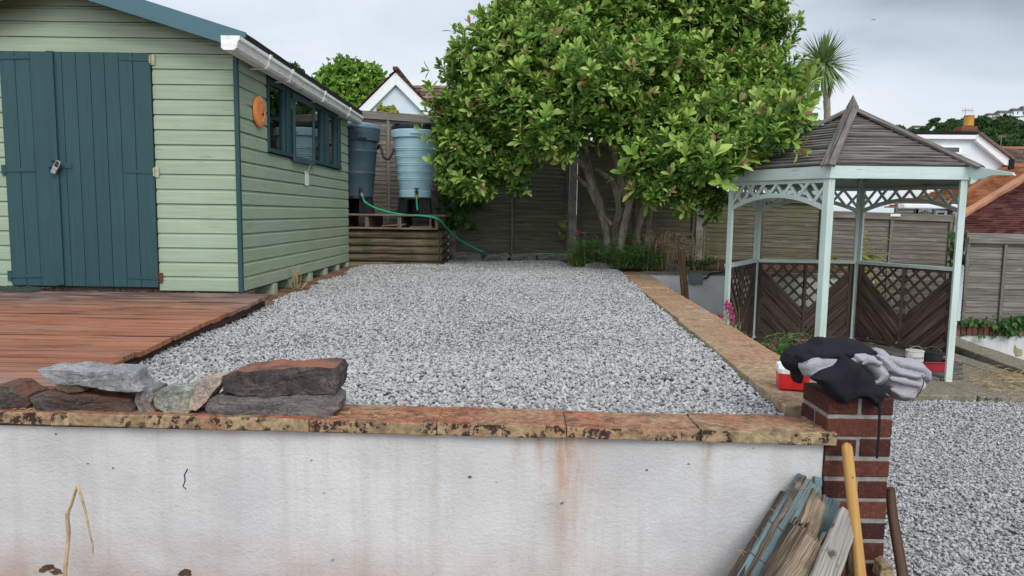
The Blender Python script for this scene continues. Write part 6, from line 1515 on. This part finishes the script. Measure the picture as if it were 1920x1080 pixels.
for px, w, n, lb_ in ((1230, .17, 30, 'dense clump of dry seed stalks right of the tree stems'), (1262, .20, 34, 'open clump of dry seed stalks left of the wooden stake'), (1312, .20, 14, 'sparse dry stalks right of the wooden stake')):
    c = at(px, 500, 9.1); c[2] = .74; t = thing('dry_stalks', lb_, 'plant', c, 'dry seed stalks in the bed'); mb = MB(); P = []
    for i in range(n):
        b = c+np.array((random.gauss(0, w*.6), random.gauss(0, .1), 0)); tip = b+np.array((random.gauss(0, .05), random.gauss(0, .04), random.uniform(.26, .5))); pts = strands(mb, b, tip, .0045, .002, .04); mb.tube([c+(0, 0, -.012), (c+b)/2+(0, 0, -.015), b+(0, 0, -.006)], .004, 4)
        for q in range(9): P.append(pts[3]+(pts[4]-pts[3])*random.uniform(0, 1)+np.array((random.gauss(0, .012), random.gauss(0, .01), random.uniform(-.03, .02))))
    mb.build('stalks', MT['dry'], t); P = np.array(P); L = np.full(len(P), .026); V, F, m = leaves(P, rng.normal(size=P.shape), rng.normal(size=P.shape), L, L*.6, 'oval', .1); quick_mesh('foliage', V, 4, F, MT['dry'], t)  # these pieces are the stalks' dry seed heads, not leaves
# valerian beside the gazebo
leafy('valerian', 'big spreading valerian on the patio inside the gazebo trellis', 'plant', (2.62, 6.75, .0), 62, .34, .38, .11, MT['leaf_bed'], flowers=6, group=gB, per=12, tone=(.05, .55))
leafy('valerian', 'tall valerian with three pink heads in front of the left gazebo post', 'plant', at(1362, 700, 6.75)*np.array((1, 1, 0)), 16, .62, .22, .07, MT['leaf_bed'], flowers=4, group=gB, per=7, flr=.032)
c = at(1374, 640, 6.7); leafy('dry_seed_head', 'tan fluffy dry seed head beside the left gazebo post', 'plant', c*np.array((1, 1, 0)), 30, .56, .10, .02, MT['dry'], 'oval', .8, per=26, dry=True)
leafy('weeds', 'dull low weeds at the foot of the side wall near the gazebo', 'plant', (2.95, 6.45, .0), 50, .22, .3, .06, MT['leaf_bed'], 'lance', .25, tone=(0, .5))
# yellow green shrub behind the gazebo
leafy('shrub', 'yellow-green spindly shrub behind the gazebo, in front of the fence', 'shrub', (4.62, 9.6, -.15), 26, 1.65, .36, .15, MT['leaf_yellow'], 'oval', .55, per=10)
# ivy
def ivy(name, label, pts, n, ln, Yw, spread=.02, mat='leaf_ivy', tone=(.0, .9)):
    base = at(pts[0][0], pts[0][1], Yw); t = thing(name, label, 'ivy', base); P = []
    tri = np.array([at(px, py, Yw) for px, py in pts]); cx = [p[0] for p in pts]
    def inside(x, y):
        r = False; j = len(pts)-1
        for i in range(len(pts)):
            xi, yi = pts[i]; xj, yj = pts[j]
            if (yi > y) != (yj > y) and x < (xj-xi)*(y-yi)/(yj-yi)+xi: r = not r
            j = i
        return r
    x0, x1, y0, y1 = min(cx), max(cx), min(p[1] for p in pts), max(p[1] for p in pts)
    while len(P) < n:
        x, y = random.uniform(x0, x1), random.uniform(y0, y1)
        if inside(x, y) or random.random() < .04: P.append(at(x, y, Yw-random.random()**2*spread))
    P = np.array(P); D = np.stack([rng.normal(0, .5, n), rng.uniform(-.7, -.05, n), rng.normal(-.5, .45, n)], -1); N = np.stack([rng.normal(0, .3, n), -np.ones(n), rng.uniform(.2, .9, n)], -1)
    L = ln*rng.uniform(.6, 1.25, n); V, F, m = leaves(P, D, N, L, L*.95, 'ivy', .15); quick_mesh('foliage', V, 4, F, MT[mat], t, T=np.repeat(rng.uniform(tone[0], tone[1], n)**1.5, m))
    mb = MB()
    for i in range(7):
        a, b = P[random.randrange(n)], P[random.randrange(n)]; strands(mb, (a[0], Yw+.01, a[2]), (b[0], Yw+.01, b[2]), .005, .003, .1)
    mb.build('stems', MT['bark_dark'], t); return t
ivy('ivy', 'dark ivy hanging on the fence beside the pale blue water butt', [(818, 330), (850, 275), (900, 330), (905, 385), (880, 395), (866, 415), (842, 430), (838, 395), (822, 360)], 620, .085, 10.28, .22)
ivy('ivy', 'ivy trailing along the foot of the right fence over the brick edging', [(1795, 598), (1840, 600), (1870, 604), (1880, 596), (1925, 590), (1925, 618), (1900, 622), (1888, 632), (1872, 626), (1862, 612), (1800, 608)], 190, .06, 9.12, .06)
ivy('ivy', 'thin ivy sprig beside the right gazebo post at the end of the fence', [(1778, 430), (1800, 440), (1806, 478), (1838, 480), (1830, 488), (1800, 492), (1782, 500)], 110, .06, 9.6, .1)
ivy('ivy', 'tiny yellowed leaves on the shaded fence left of the tree', [(1048, 415), (1062, 412), (1058, 445), (1050, 447)], 12, .07, 10.3, .03, 'leaf_yellow')
ivy('ivy', 'pale green climber tips showing above the tall fence panel', [(708, 208), (714, 196), (730, 202), (746, 206), (744, 211)], 60, .08, 10.5, .1, 'leaf_yellow')
leafy('weeds', 'few thin weeds growing along the foot of the shed side', 'plant', (-2.0, 6.6, gz(6.6)), 18, .22, .14, .05, MT['leaf_bed'], 'lance', .2, per=4, dry=True)

# ------------------------------------------------------------------ cabbage palm
CPY = 15.0; pc = at(1546, 132, CPY); cpalm = thing('cabbage_palm', 'tall cabbage palm with a spiky round head behind the gazebo', 'palm', at(1551, 330, CPY))
mb = MB(); mb.tube([at(1551, 420, CPY), at(1551, 300, CPY), at(1551, 210, CPY), at(1550, 188, CPY)], [.085, .075, .065, .07], 12); mb.tube([at(1550, 190, CPY), at(1546, 168, CPY), at(1542, 140, CPY)], [.055, .05, .04], 10); mb.tube([at(1551, 190, CPY), at(1556, 168, CPY), at(1557, 140, CPY)], [.05, .045, .04], 10); mb.build('trunk', MT['bark'], cpalm, smooth=True)
def straps(c, n, ln, lo, hi, tone, w=.030, dr=.35):
    el_ = np.radians(rng.uniform(lo, hi, n)); az_ = rng.uniform(0, 6.28, n); D = np.stack([np.cos(el_)*np.cos(az_), np.cos(el_)*np.sin(az_), np.sin(el_)], -1); N = np.stack([-np.sin(el_)*np.cos(az_), -np.sin(el_)*np.sin(az_), np.cos(el_)], -1)+.01
    L = ln*rng.uniform(.7, 1.1, n); tv, tf = leaf_template('broad'); P = np.repeat(np.array(c)[None], n, 0)+D*.04
    V, F, m = leaves(P, D, N, L, np.full(n, w*2.2), 'lance', dr*np.clip(1.1-np.abs(np.sin(el_)), .1, 1)*rng.uniform(.4, 1.5, n)/1.0, .4); return V, F, np.repeat(np.clip(rng.uniform(*tone, n), 0, 1), m)
parts_ = [straps(at(1543, 122, CPY), 120, .64, 25, 88, (.1, .7), .024, .25), straps(at(1543, 126, CPY), 130, .62, -15, 40, (.3, 1.0), .024, .75), straps(at(1545, 132, CPY), 70, .52, -70, -20, (.5, 1.0), .024, .5)]
V = np.concatenate([p[0] for p in parts_]); F = np.concatenate([p[1]+sum(len(q[0]) for q in parts_[:i]) for i, p in enumerate(parts_)]); quick_mesh('crown', V, 4, F, MT['leaf_palm'], cpalm, T=np.concatenate([p[2] for p in parts_]))
mb = MB(); c0 = at(1516, 128, CPY-.1)
for i in range(260):
    d = unit(rng.normal(size=3)); p = c0+d*np.array((.24, .2, .2))*random.uniform(.3, 1.0); mb.tube([p, p+np.array((-.03, 0, -.05))+rng.normal(0, .03, 3)], .006, 3)
for i in range(8): strands(mb, at(1543, 125, CPY), c0+rng.normal(0, .1, 3), .014, .006, .2)
mb.build('seed_cluster', MT['dry'], cpalm)

# ------------------------------------------------------------------ trees beyond
def far_tree(label, blobs, base, mat, lsize, dens, trunk_r, group, name='distant_tree', tone=(.0, .9), kind='oval'):
    t = thing(name, label, 'tree', base, group); C, A, B = crown_points(blobs, dens, (.6, 1.05), .8); A = unit(A+rng.normal(0, .5, A.shape)+np.array([0, 0, .35])); tn = np.clip(tone[0]+(tone[1]-tone[0])*(.5+rng.normal(0, .22, len(A))), 0, 1)
    V, F, T = rosettes(C, A, 4, lsize, .6, tn, (20, 95), kind, .15); quick_mesh('crown', V, 4, F, mat, t, T=np.clip(T, 0, 1))
    mb = MB(); top = np.array(blobs[0][0], float); b = np.array(base, float); mb.tube([b, b+(top-b)*.6+(.1, 0, 0), top], [trunk_r, trunk_r*.75, trunk_r*.35], 8)
    for c, r in blobs[1:]: mb.tube([b+(top-b)*.55, (np.array(c)+b+(top-b)*.6)/2, c], [trunk_r*.4, trunk_r*.3, trunk_r*.12], 6)
    mb.build('trunk', MT['bark_dark'], t); return t
gT = 'trees behind the back fence'; Y = 30.0
far_tree('broad bright green conifer-like tree behind the shed roof, left of the white gable', [pb(650, 180, Y, 1.5), pb(615, 175, Y, .9), pb(590, 190, Y, .9), pb(645, 145, Y, .75, 1.2), pb(685, 160, Y, .95), pb(705, 185, Y, .9), pb(668, 150, Y, .6, 1.3), pb(620, 150, Y, .45, 1.3), pb(595, 165, Y, .5), pb(640, 205, Y-.6, 1.3), pb(690, 205, Y-.5, 1.0), pb(698, 150, Y, .55, 1.2)], (at(650, 180, Y)[0], Y, -.7), MT['leaf_hedge'], .24, 26, .3, gT)
far_tree('small olive tree tip just above the shed roof', [pb(552, 138, 34, .5), pb(542, 150, 34, .5), pb(560, 150, 34, .4), pb(548, 128, 34, .25)], (at(552, 160, 34)[0], 34, -.7), MT['leaf_dark'], .2, 22, .12, gT, tone=(.4, 1.0))

far_tree('added evergreen unseen behind the big tree, darkens the reflection in the first shed window', [((.05, 12.6, 3.3), .75), ((-.3, 12.3, 2.9), .5), ((.4, 12.7, 2.9), .6), ((.1, 12.7, 4.1), .5), ((-.15, 12.5, 2.3), .6)], (.05, 12.6, -.7), MT['leaf_dark'], .14, 60, .1, gT)  # added out of view so the first window mirrors dark leaves, not sky

# ================================================================== HOUSES BEYOND
def roof_rows(mb, p00, p01, p10, p11, pitch, th=.03, mi=0):
    """tile courses between eave p00-p01 and ridge p10-p11"""
    p00, p01, p10, p11 = [np.array(p, float) for p in (p00, p01, p10, p11)]; H = max(np.linalg.norm(p10-p00), np.linalg.norm(p11-p01)); n = max(2, int(H/pitch)); nn = np.cross(p01-p00, p10-p00+(p11-p01)*1e-3); nn /= np.linalg.norm(nn)
    if nn[2] < 0: nn = -nn
    for k in range(n):
        a, b = k/n, min(1, (k+1.05)/n); l0, l1 = p00+(p10-p00)*a, p01+(p11-p01)*a; h0, h1 = p00+(p10-p00)*b, p01+(p11-p01)*b; L = np.linalg.norm(l1-l0); m = max(1, int(L/(pitch*1.0)))
        for q in range(m):
            f, g = q/m, (q+1)/m; j = random.uniform(0, .25)*th; up = nn*(th+j)
            A_, B_, C_, D_ = l0+(l1-l0)*f, l0+(l1-l0)*g, h0+(h1-h0)*g, h0+(h1-h0)*f
            mb.add([A_, B_, C_, D_, A_+up, B_+up, C_+nn*.006, D_+nn*.006], [[4, 5, 6, 7], [0, 1, 5, 4], [0, 4, 7, 3], [1, 2, 6, 5]], mi)
gY = 24.0; gs = gY/FPX
gh = thing('gabled_house', 'pale house with a white-edged pointed gable behind the tall fence', 'house', (at(743, 300, gY)[0], gY, -.7))
ap = at(743, 146, gY); zl = at(743, 262, gY)[2]; hw = (ap[2]-zl)*1.02
mb = MB(); mb.poly([(ap[0]-hw, gY, -.7), (ap[0]+hw, gY, -.7), (ap[0]+hw, gY, zl), (ap[0], gY, ap[2]), (ap[0]-hw, gY, zl)], 7.0, (0, 1, 0)); mb.build('wall', MT['blue_wall'], gh)
mb = MB()
for s in (-1, 1):
    A_ = np.array((ap[0], gY-.14, ap[2]+.16)); B_ = np.array((ap[0]+s*(hw+.25), gY-.14, zl-.09)); dn = np.array((0, 0, -.40))
    mb.poly([A_, B_, B_+dn, A_+dn], .10, (0, 1, 0))
mb.build('bargeboard', MT['white_trim'], gh, bevel=.01)
mb = MB()
for s in (-1, 1): roof_rows(mb, (ap[0]+s*(hw+.35), gY-.2, zl-.16), (ap[0]+s*(hw+.35), gY+7, zl-.16), (ap[0], gY-.2, ap[2]+.20), (ap[0], gY+7, ap[2]+.20), .25, .05)
rfh = mb.build('roof', MT['tile_maroon'], gh)
mb = MB(); mb.plank((ap[0], gY-.22, ap[2]+.27), (ap[0], gY+7, ap[2]+.27), .16, .10); mb.build('ridge_tiles', MT['tile_maroon'], rfh)
# the wing with a brown roof running to the right
r0, r1 = at(772, 160, gY+3), at(1000, 163, gY+3); mb = MB()
roof_rows(mb, (r0[0]-1, gY+.6, r0[2]-2.1), (r1[0], gY+.6, r0[2]-2.1), (r0[0]-1, gY+3, r0[2]), (r1[0], gY+3, r0[2]), .22, .04)
roof_rows(mb, (r0[0]-1, gY+5.4, r0[2]-2.1), (r1[0], gY+5.4, r0[2]-2.1), (r0[0]-1, gY+3, r0[2]), (r1[0], gY+3, r0[2]), .4, .04); mb.build('wing_roof', MT['tile_brown'], gh)
mb = MB(); mb.box((r0[0], gY+.9, -.7), (r1[0]-.3, gY+5.1, r0[2]-2.0)); mb.build('wing_wall', MT['blue_wall'], gh)

# white bungalow dormer on the right
hY = 20.0; wh = thing('white_house', 'white rendered house with a flat-topped gable behind the gazebo roof', 'house', (at(1790, 400, hY)[0], hY, -.7))
def hp_(px, py, d=0): p = at(px, py, hY); p[1] += d; return p
mb = MB(); P = [hp_(1560, 420), hp_(1886, 420), hp_(1886, 322), hp_(1879, 312), hp_(1826, 262), hp_(1560, 258)]
for q in P[:2]: q[2] = -.7
mb.poly(P, 5.0, (0, 1, 0)); mb.build('wall', MT['white_wall'], wh)
mb = MB(); mb.poly([hp_(1560, 252, -.14), hp_(1828, 254, -.14), hp_(1828, 262, -.14), hp_(1560, 260, -.14)], .137, (0, 1, 0)); mb.poly([hp_(1824, 254, -.16), hp_(1830, 253, -.16), hp_(1886, 298, -.16), hp_(1886, 312, -.16), hp_(1877, 310, -.16), hp_(1824, 266, -.16)], .155, (0, 1, 0)); mb.build('fascia', MT['white_trim'], wh, bevel=.01)
mb = MB(); mb.poly([hp_(1700, 246, -.15), hp_(1828, 248, -.15), hp_(1828, 253, -.15), hp_(1560, 251, -.15), hp_(1560, 246, -.15)], 5.0, (0, 1, 0)); mb.build('flat_roof', MT['felt'], wh)
mb = MB(); a, b = hp_(1829, 251, -.18), hp_(1891, 298, -.18); mb.plank(a, b, .10, .07, up=(0, 0, 1)); mb.build('verge', MT['tile_brown'], wh)
mb = MB(); mb.box(hp_(1884, 300, -.2), hp_(1892, 318, 1.0)); mb.build('gutter_end', MT['felt'], wh)
mb = MB(); a, b = hp_(1752, 273, -.02), hp_(1799, 300, .02); mb.box((a[0], hY-.05, b[2]), (b[0], hY+.02, a[2])); wn_ = mb.build('window', MT['white_trim'], wh, bevel=.01)
mb = MB(); mb.box((a[0]+.06, hY-.055, a[2]-.19), (b[0]-.06, hY-.05, a[2]-.05)); mb.box((a[0]+.06, hY-.055, b[2]+.05), (b[0]-.06, hY-.05, a[2]-.27)); mb.build('pane', MT['dark_glass'], wn_)
mb = MB(); a, b = hp_(1752, 281, -.02), hp_(1802, 285, -.02); mb.plank((a[0]-.02, hY-.12, a[2]-.10), (b[0], hY-.12, a[2]-.10), .16, .05); mb.build('sill', MT['white_trim'], wn_)
# lower extension seen under the gazebo roof
lx_ = thing('lean_to', 'low white extension with a dark brown shiplap side behind the gazebo fence', 'extension', (at(1740, 420, 15)[0], 15, -.7))
def lp(px, py, d=0): p = at(px, py, 15.0); p[1] += d; return p
a, b = lp(1560, 388), lp(1800, 430); mb = MB(); mb.box((a[0], 15, -.7), (b[0], 17, a[2])); mb.build('wall', MT['white_wall'], lx_)
a, b = lp(1683, 382), lp(1790, 392); mb = MB(); mb.box((a[0], 14.75, b[2]), (b[0], 15.0, a[2])); mb.build('gutter', MT['white_trim'], lx_, bevel=.02)
a, b = lp(1770, 392), lp(1784, 412); mb = MB(); mb.box((a[0], 14.95, b[2]), (b[0], 14.997, a[2]))
mb.build('shiplap', MT['tile_maroon'], lx_)
a, b = lp(1749, 394), lp(1771, 412); mb = MB(); mb.box((a[0], 14.92, b[2]), (b[0], 14.996, a[2])); q = mb.build('window', MT['white_trim'], lx_, bevel=.01)
mb = MB(); mb.box((a[0]+.06, 14.915, b[2]+.05), (b[0]-.06, 14.92, a[2]-.05)); mb.build('pane', MT['dark_glass'], q)
for i, (a, b, y1_, lb_) in enumerate(((1679, 1715, 391, 'grey slatted crate-like fence piece above the gazebo fence, left of a rougher one'), (1716, 1748, 393, 'rough grey fence piece with uneven pale boards above the gazebo fence'))):
    p0, p1 = at(a, y1_, 13.0), at(b, 420, 13.0); mb = MB(); n = 5 if i == 0 else 6
    for k in range(n):
        if i == 0: z = p1[2]+(p0[2]-p1[2])*(k+.5)/n; mb.plank((p0[0], 13, z), (p1[0], 13, z), .02, (p0[2]-p1[2])/n*.8, up=(0, 0, 1))
        else: x = p0[0]+(p1[0]-p0[0])*(k+.5)/n; mb.plank((x, 13, p1[2]), (x, 13, p0[2]-random.uniform(0, .05)), (p1[0]-p0[0])/n*.9, .02, up=(0, 1, 0))
    for x in (p0[0], p1[0]): mb.plank((x, 12.97, -.6), (x, 12.97, p0[2]+.01), .05, .05, up=(0, 1, 0))
    tag(mb.build('garden_screen', MT['grey_wood']), lb_, 'fence', 'fence pieces in the next garden')
# chimney of a house hidden behind, with aerial
cY = 28.0; ch = thing('chimney_stack', 'brick chimney with a yellow ochre pot and a TV aerial above the white house', 'chimney', at(1810, 260, cY))
p = at(1810, 248, cY); mb = MB(); mb.box((p[0]-.36, cY-.3, -.7), (p[0]+.36, cY+.3, p[2]+.06)); mb.box((p[0]-.30, cY-.26, p[2]+.06), (p[0]+.30, cY+.26, p[2]+.2)); mb.build('stack', MT['brick_orange'], ch, bevel=.01)
p = at(1816, 236, cY); mb = MB(); mb.lathe([(.16, -.02), (.18, 0), (.165, .06), (.17, .34), (.185, .35), (.185, .39), (.12, .39)], p, 20); mb.build('pot', MT['chimney_pot'], ch, smooth=True, bevel=.005)
def aerial(parent, p, s):
    mb = MB(); p = np.array(p); mb.tube([p, p+(0, 0, .65*s)], .012*s, 6); q = p+np.array((0, 0, .55*s)); mb.tube([q+(-.14*s, 0, .03*s), q+(.30*s, 0, .03*s)], .009*s, 5)
    for i in range(8): mb.tube([q+((-.12+.055*i)*s, 0, -.06*s), q+((-.12+.055*i)*s, .0, .12*s)], .005*s, 4)
    for k in (-.08, .14): mb.tube([q+(.22*s, -.08*s, .03*s+k*s), q+(.30*s, .08*s, .03*s+k*s)], .006*s, 4)
    mb.build('aerial', MT['steel'], parent)
aerial(ch, at(1808, 238, cY), 1.05)
# orange tiled roof
oY = 17.0; oh = thing('orange_roofed_house', 'house with a bright orange tiled roof right of the gazebo', 'house', at(1860, 430, oY))
e0, e1 = at(1770, 392, oY), at(2080, 392, oY); t0, t1 = at(1893, 314, oY+3.2), at(2080, 296, oY+3.2); t1[2] = t0[2]; e1[2] = e0[2]
mb = MB(); roof_rows(mb, e0, e1, t0, t1, .19, .045); rfo = mb.build('roof', MT['tile_orange'], oh)
bk0 = np.array((e0[0], oY+6.4, e0[2])); mb = MB(); roof_rows(mb, bk0, e0, t0+(-.02, 0, 0), t0, .19, .04); mb.build('hip_end', MT['tile_orange'], oh)
mb = MB(); mb.box((e0[0]+.3, oY+.3, -.7), (e1[0], oY+6, e0[2]-.03)); mb.build('wall', MT['white_wall'], oh)
mb = MB(); mb.plank(e0+(0, 0, .05), t0+(0, 0, .07), .16, .08); mb.plank(t0+(0, 0, .06), t1+(0, 0, .06), .18, .09); mb.build('ridge_tiles', MT['tile_orange'], rfo)
# dark red hipped roof nearer
mY = 12.6; mh = thing('maroon_roofed_house', 'low dark red tiled roof with an orange ridge right behind the right fence', 'house', at(1880, 460, mY))
c0 = at(1748, 442, mY); c1 = at(2150, 443, mY); c1[2] = c0[2]; t0 = at(1935, 329, mY+3.4); t1 = t0+(3, 0, 0); cb = np.array((c0[0], mY+6.8, c0[2])); mb = MB(); roof_rows(mb, c0, c1, t0, t1, .165, .035); mb.poly([c0, t0, (t0[0], t0[1], c0[2]-.3), (c0[0], c0[1], c0[2]-.3)], .05, (.6, -.7, 0)); rfm = mb.build('roof', MT['tile_maroon'], mh)
mb = MB(); mb.plank(c0+(0, -.0, .05), t0+(0, 0, .06), .15, .07, seg=14, jit=.006); mb.build('ridge_tiles', MT['tile_orange'], rfm)
mb = MB(); mb.box((c0[0]+.9, mY+.9, -.7), (c1[0], mY+6.5, c0[2]-.02)); mb.build('wall', MT['white_wall'], mh)
# another brown roof in the gap
bY = 36.0; bh = thing('brown_roofed_house', 'house roof of brown tiles with an aerial between the white gable and the hill', 'house', at(1910, 320, bY))
e0, e1, t0, t1 = at(1862, 318, bY), at(2000, 318, bY), at(1868, 279, bY+4), at(2000, 277, bY+4); e1[2] = e0[2]; t1[2] = t0[2]; mb = MB(); roof_rows(mb, e0, e1, t0, t1, .28, .06); mb.build('roof', MT['tile_brown'], bh)
mb = MB(); mb.box((e0[0]+.3, bY+.4, -.7), (e1[0], bY+7, e0[2])); mb.build('wall', MT['white_wall'], bh); mb = MB(); mb.plank(t0+(0, 0, .07), t1+(0, 0, .07), .22, .12); mb.build('ridge_tiles', MT['tile_orange'], bh); aerial(bh, at(1876, 276, bY+4), 1.0)

# ------------------------------------------------------------------ hill with trees and houses
def hill_z(x, y):
    u = max(0, min(1, (y-120)/230)); s = u*u*(3-2*u); c_ = (x/max(y, 1)*FPX+957); e_ = 1/(1+math.exp(-(c_-1740)/42)); return -.8+s*(45*e_)*(1 if c_ > 1500 else 0)*min(1, (c_-1500)/120 if c_ > 1500 else 0)
grid_sheet('hill', 60, 520, 110, 560, hill_z, 60, 50, MT['far_ground'])
hills = []
gH = 'trees on the far hill'
dsc = ['', 'dark round', 'tall narrow', 'broad', 'low dark', 'feathery', 'pale', 'thick', 'pointed', 'wide dark', 'small round', 'bushy', 'olive', 'deep green', 'upright', 'spreading', 'mid green', 'dense', 'ragged', 'stout', 'slim', 'shaggy', 'leaning', 'dome-shaped', 'lofty', 'little']
hl = [(1712, 246, 300, 3.2, 'low dark hill tree left end'), (1675, 245, 90, 1.0, ''), (1752, 232, 300, 3.2, 'open umbrella-shaped pine standing up from the far hill'), (1735, 247, 290, 4, 'low hill tree below the umbrella pine'), (1765, 243, 280, 4.5, 'hill tree right of the umbrella pine'), (1782, 236, 290, 5, 'rounded hill tree left of the ochre chimney pot'), (1798, 228, 300, 5, 'highest hill tree left of the ochre chimney pot'), (1788, 248, 250, 4, 'hill tree just above the flat roof, left of the chimney'),
      (1832, 228, 300, 5.0, 'hill tree right of the ochre chimney pot'), (1845, 222, 320, 4.5, 'hill tree below the left hill houses'), (1838, 246, 240, 5, 'wide hill tree right of the brick chimney'), (1856, 238, 230, 6, 'broad dark tree in front of the hill houses'), (1866, 256, 200, 6, 'large dark tree above the white house verge'), (1882, 244, 220, 6, 'dark tree below the middle hill house'), (1898, 238, 230, 6, 'tall dark tree below the right hill houses'), (1915, 242, 210, 6.5, 'dark tree at the right edge of the photo on the hill'), (1902, 260, 180, 6, 'dark tree above the brown roof ridge'), (1885, 268, 170, 4.5, 'dark tree directly behind the aerial on the brown roof'), (1922, 262, 170, 6, 'lowest dark tree at the right edge of the photo')]
for i, (px, py, Y, r, lb_) in enumerate(hl):
    if not lb_:
        far_tree('dark spreading tree tip showing left of the white house above the gazebo roof', [pb(1678, 243, Y, 1.0, .5), pb(1668, 245, Y, .8, .5), pb(1688, 245, Y, .8, .5)], (at(px, py, Y)[0], Y, -.7), MT['leaf_dark'], .35, 20, .2, 'trees behind the back fence'); continue
    c = at(px, py, Y); bl = []
    if 'umbrella' in lb_:
        for (dx, dy, rr2) in ((0, 0, 1.6), (-8, 2, 1.5), (8, 3, 1.3), (-3, -6, 1.4), (5, -8, 1.3), (-12, 7, 1.1)): bl.append((at(px+dx, py+dy, Y), (rr2, rr2, rr2*.5)))
    else:
        for q in range(6): o_ = rng.normal(0, .5, 3)*r; bl.append((c-np.array((0, 0, r*.45))+o_*np.array((1.1, 1, .38)), (r*random.uniform(.40, .62),)*3))
    b = c.copy(); b[2] = min(c[2]-r*1.2, max(hill_z(c[0], Y), -1)); far_tree(lb_, bl, b, MT['leaf_dark'], r*.17 if 'umbrella' not in lb_ else .5, 90/(r*r)*1.9 if 'umbrella' not in lb_ else 11, r*.07, gH, tone=(0, .75) if Y < 260 else (.2, 1.0))
gHH = 'houses on the far hill'
for (px, py, w, h, Y, lb_) in ((1722, 240, 26, 8, 330, 'long low pale house at the left end of the far hill'), (1858, 217, 20, 8, 360, 'grey-roofed house at the left of the row on the hilltop'), (1880, 213, 24, 10, 360, 'tallest pale house in the middle of the hilltop row'), (1872, 221, 12, 6, 340, 'small white gabled house in front of the hilltop row'), (1905, 209, 22, 10, 360, 'pale house with a grey roof at the right of the hilltop row'), (1887, 236, 14, 7, 250, 'brown-roofed house half hidden among the hill trees'), (1925, 206, 26, 12, 360, 'house at the right edge of the photo on the hilltop')):
    s = Y/FPX; c = at(px, py, Y); wd, hh = w*s, h*s; t = thing('hill_house', lb_, 'house', c, gHH); mb = MB(); mb.box((c[0]-wd/2, Y-3, c[2]-hh), (c[0]+wd/2, Y+3, c[2])); wl = mb.build('wall', MT['white_wall'], t)
    mb = MB(); rh = hh*.55
    mb.add([(c[0]-wd*.54, Y-3.4, c[2]-.1), (c[0]+wd*.54, Y-3.4, c[2]-.1), (c[0]+wd*.54, Y+3.4, c[2]-.1), (c[0]-wd*.54, Y+3.4, c[2]-.1), (c[0]-wd*.4, Y, c[2]+rh), (c[0]+wd*.4, Y, c[2]+rh)], [[0, 1, 5, 4], [2, 3, 4, 5], [1, 2, 5], [3, 0, 4], [3, 2, 1, 0]]); mb.build('roof', MT['tile_brown'] if 'brown' in lb_ else MT['grey_wood'], t)
    for q in range(2):
        mb = MB(); x = c[0]-wd*.25+wd*.45*q; mb.box((x, Y-3.06, c[2]-hh*.6), (x+wd*.12, Y-3.01, c[2]-hh*.25)); mb.build('window', MT['dark_glass'], t)
# a gull far up in the sky
gl = at(1638, 37, 60); mb = MB(); mb.tube([gl+(-.13, 0, .0), gl+(0, 0, .01), gl+(.14, 0, 0)], [.015, .04, .01], 8)
for s in (-1, 1): mb.add([gl+(s*.02, -.03, .02), gl+(s*.02, .08, .02), gl+(s*.14, .1, .05), gl+(s*.25, .11, .01), gl+(s*.14, .01, .06)], [[0, 1, 2, 4], [4, 2, 3]])
tag(mb.build('bird', MT['grey_box']), 'tiny grey bird high in the cloudy sky above the gazebo', 'bird')
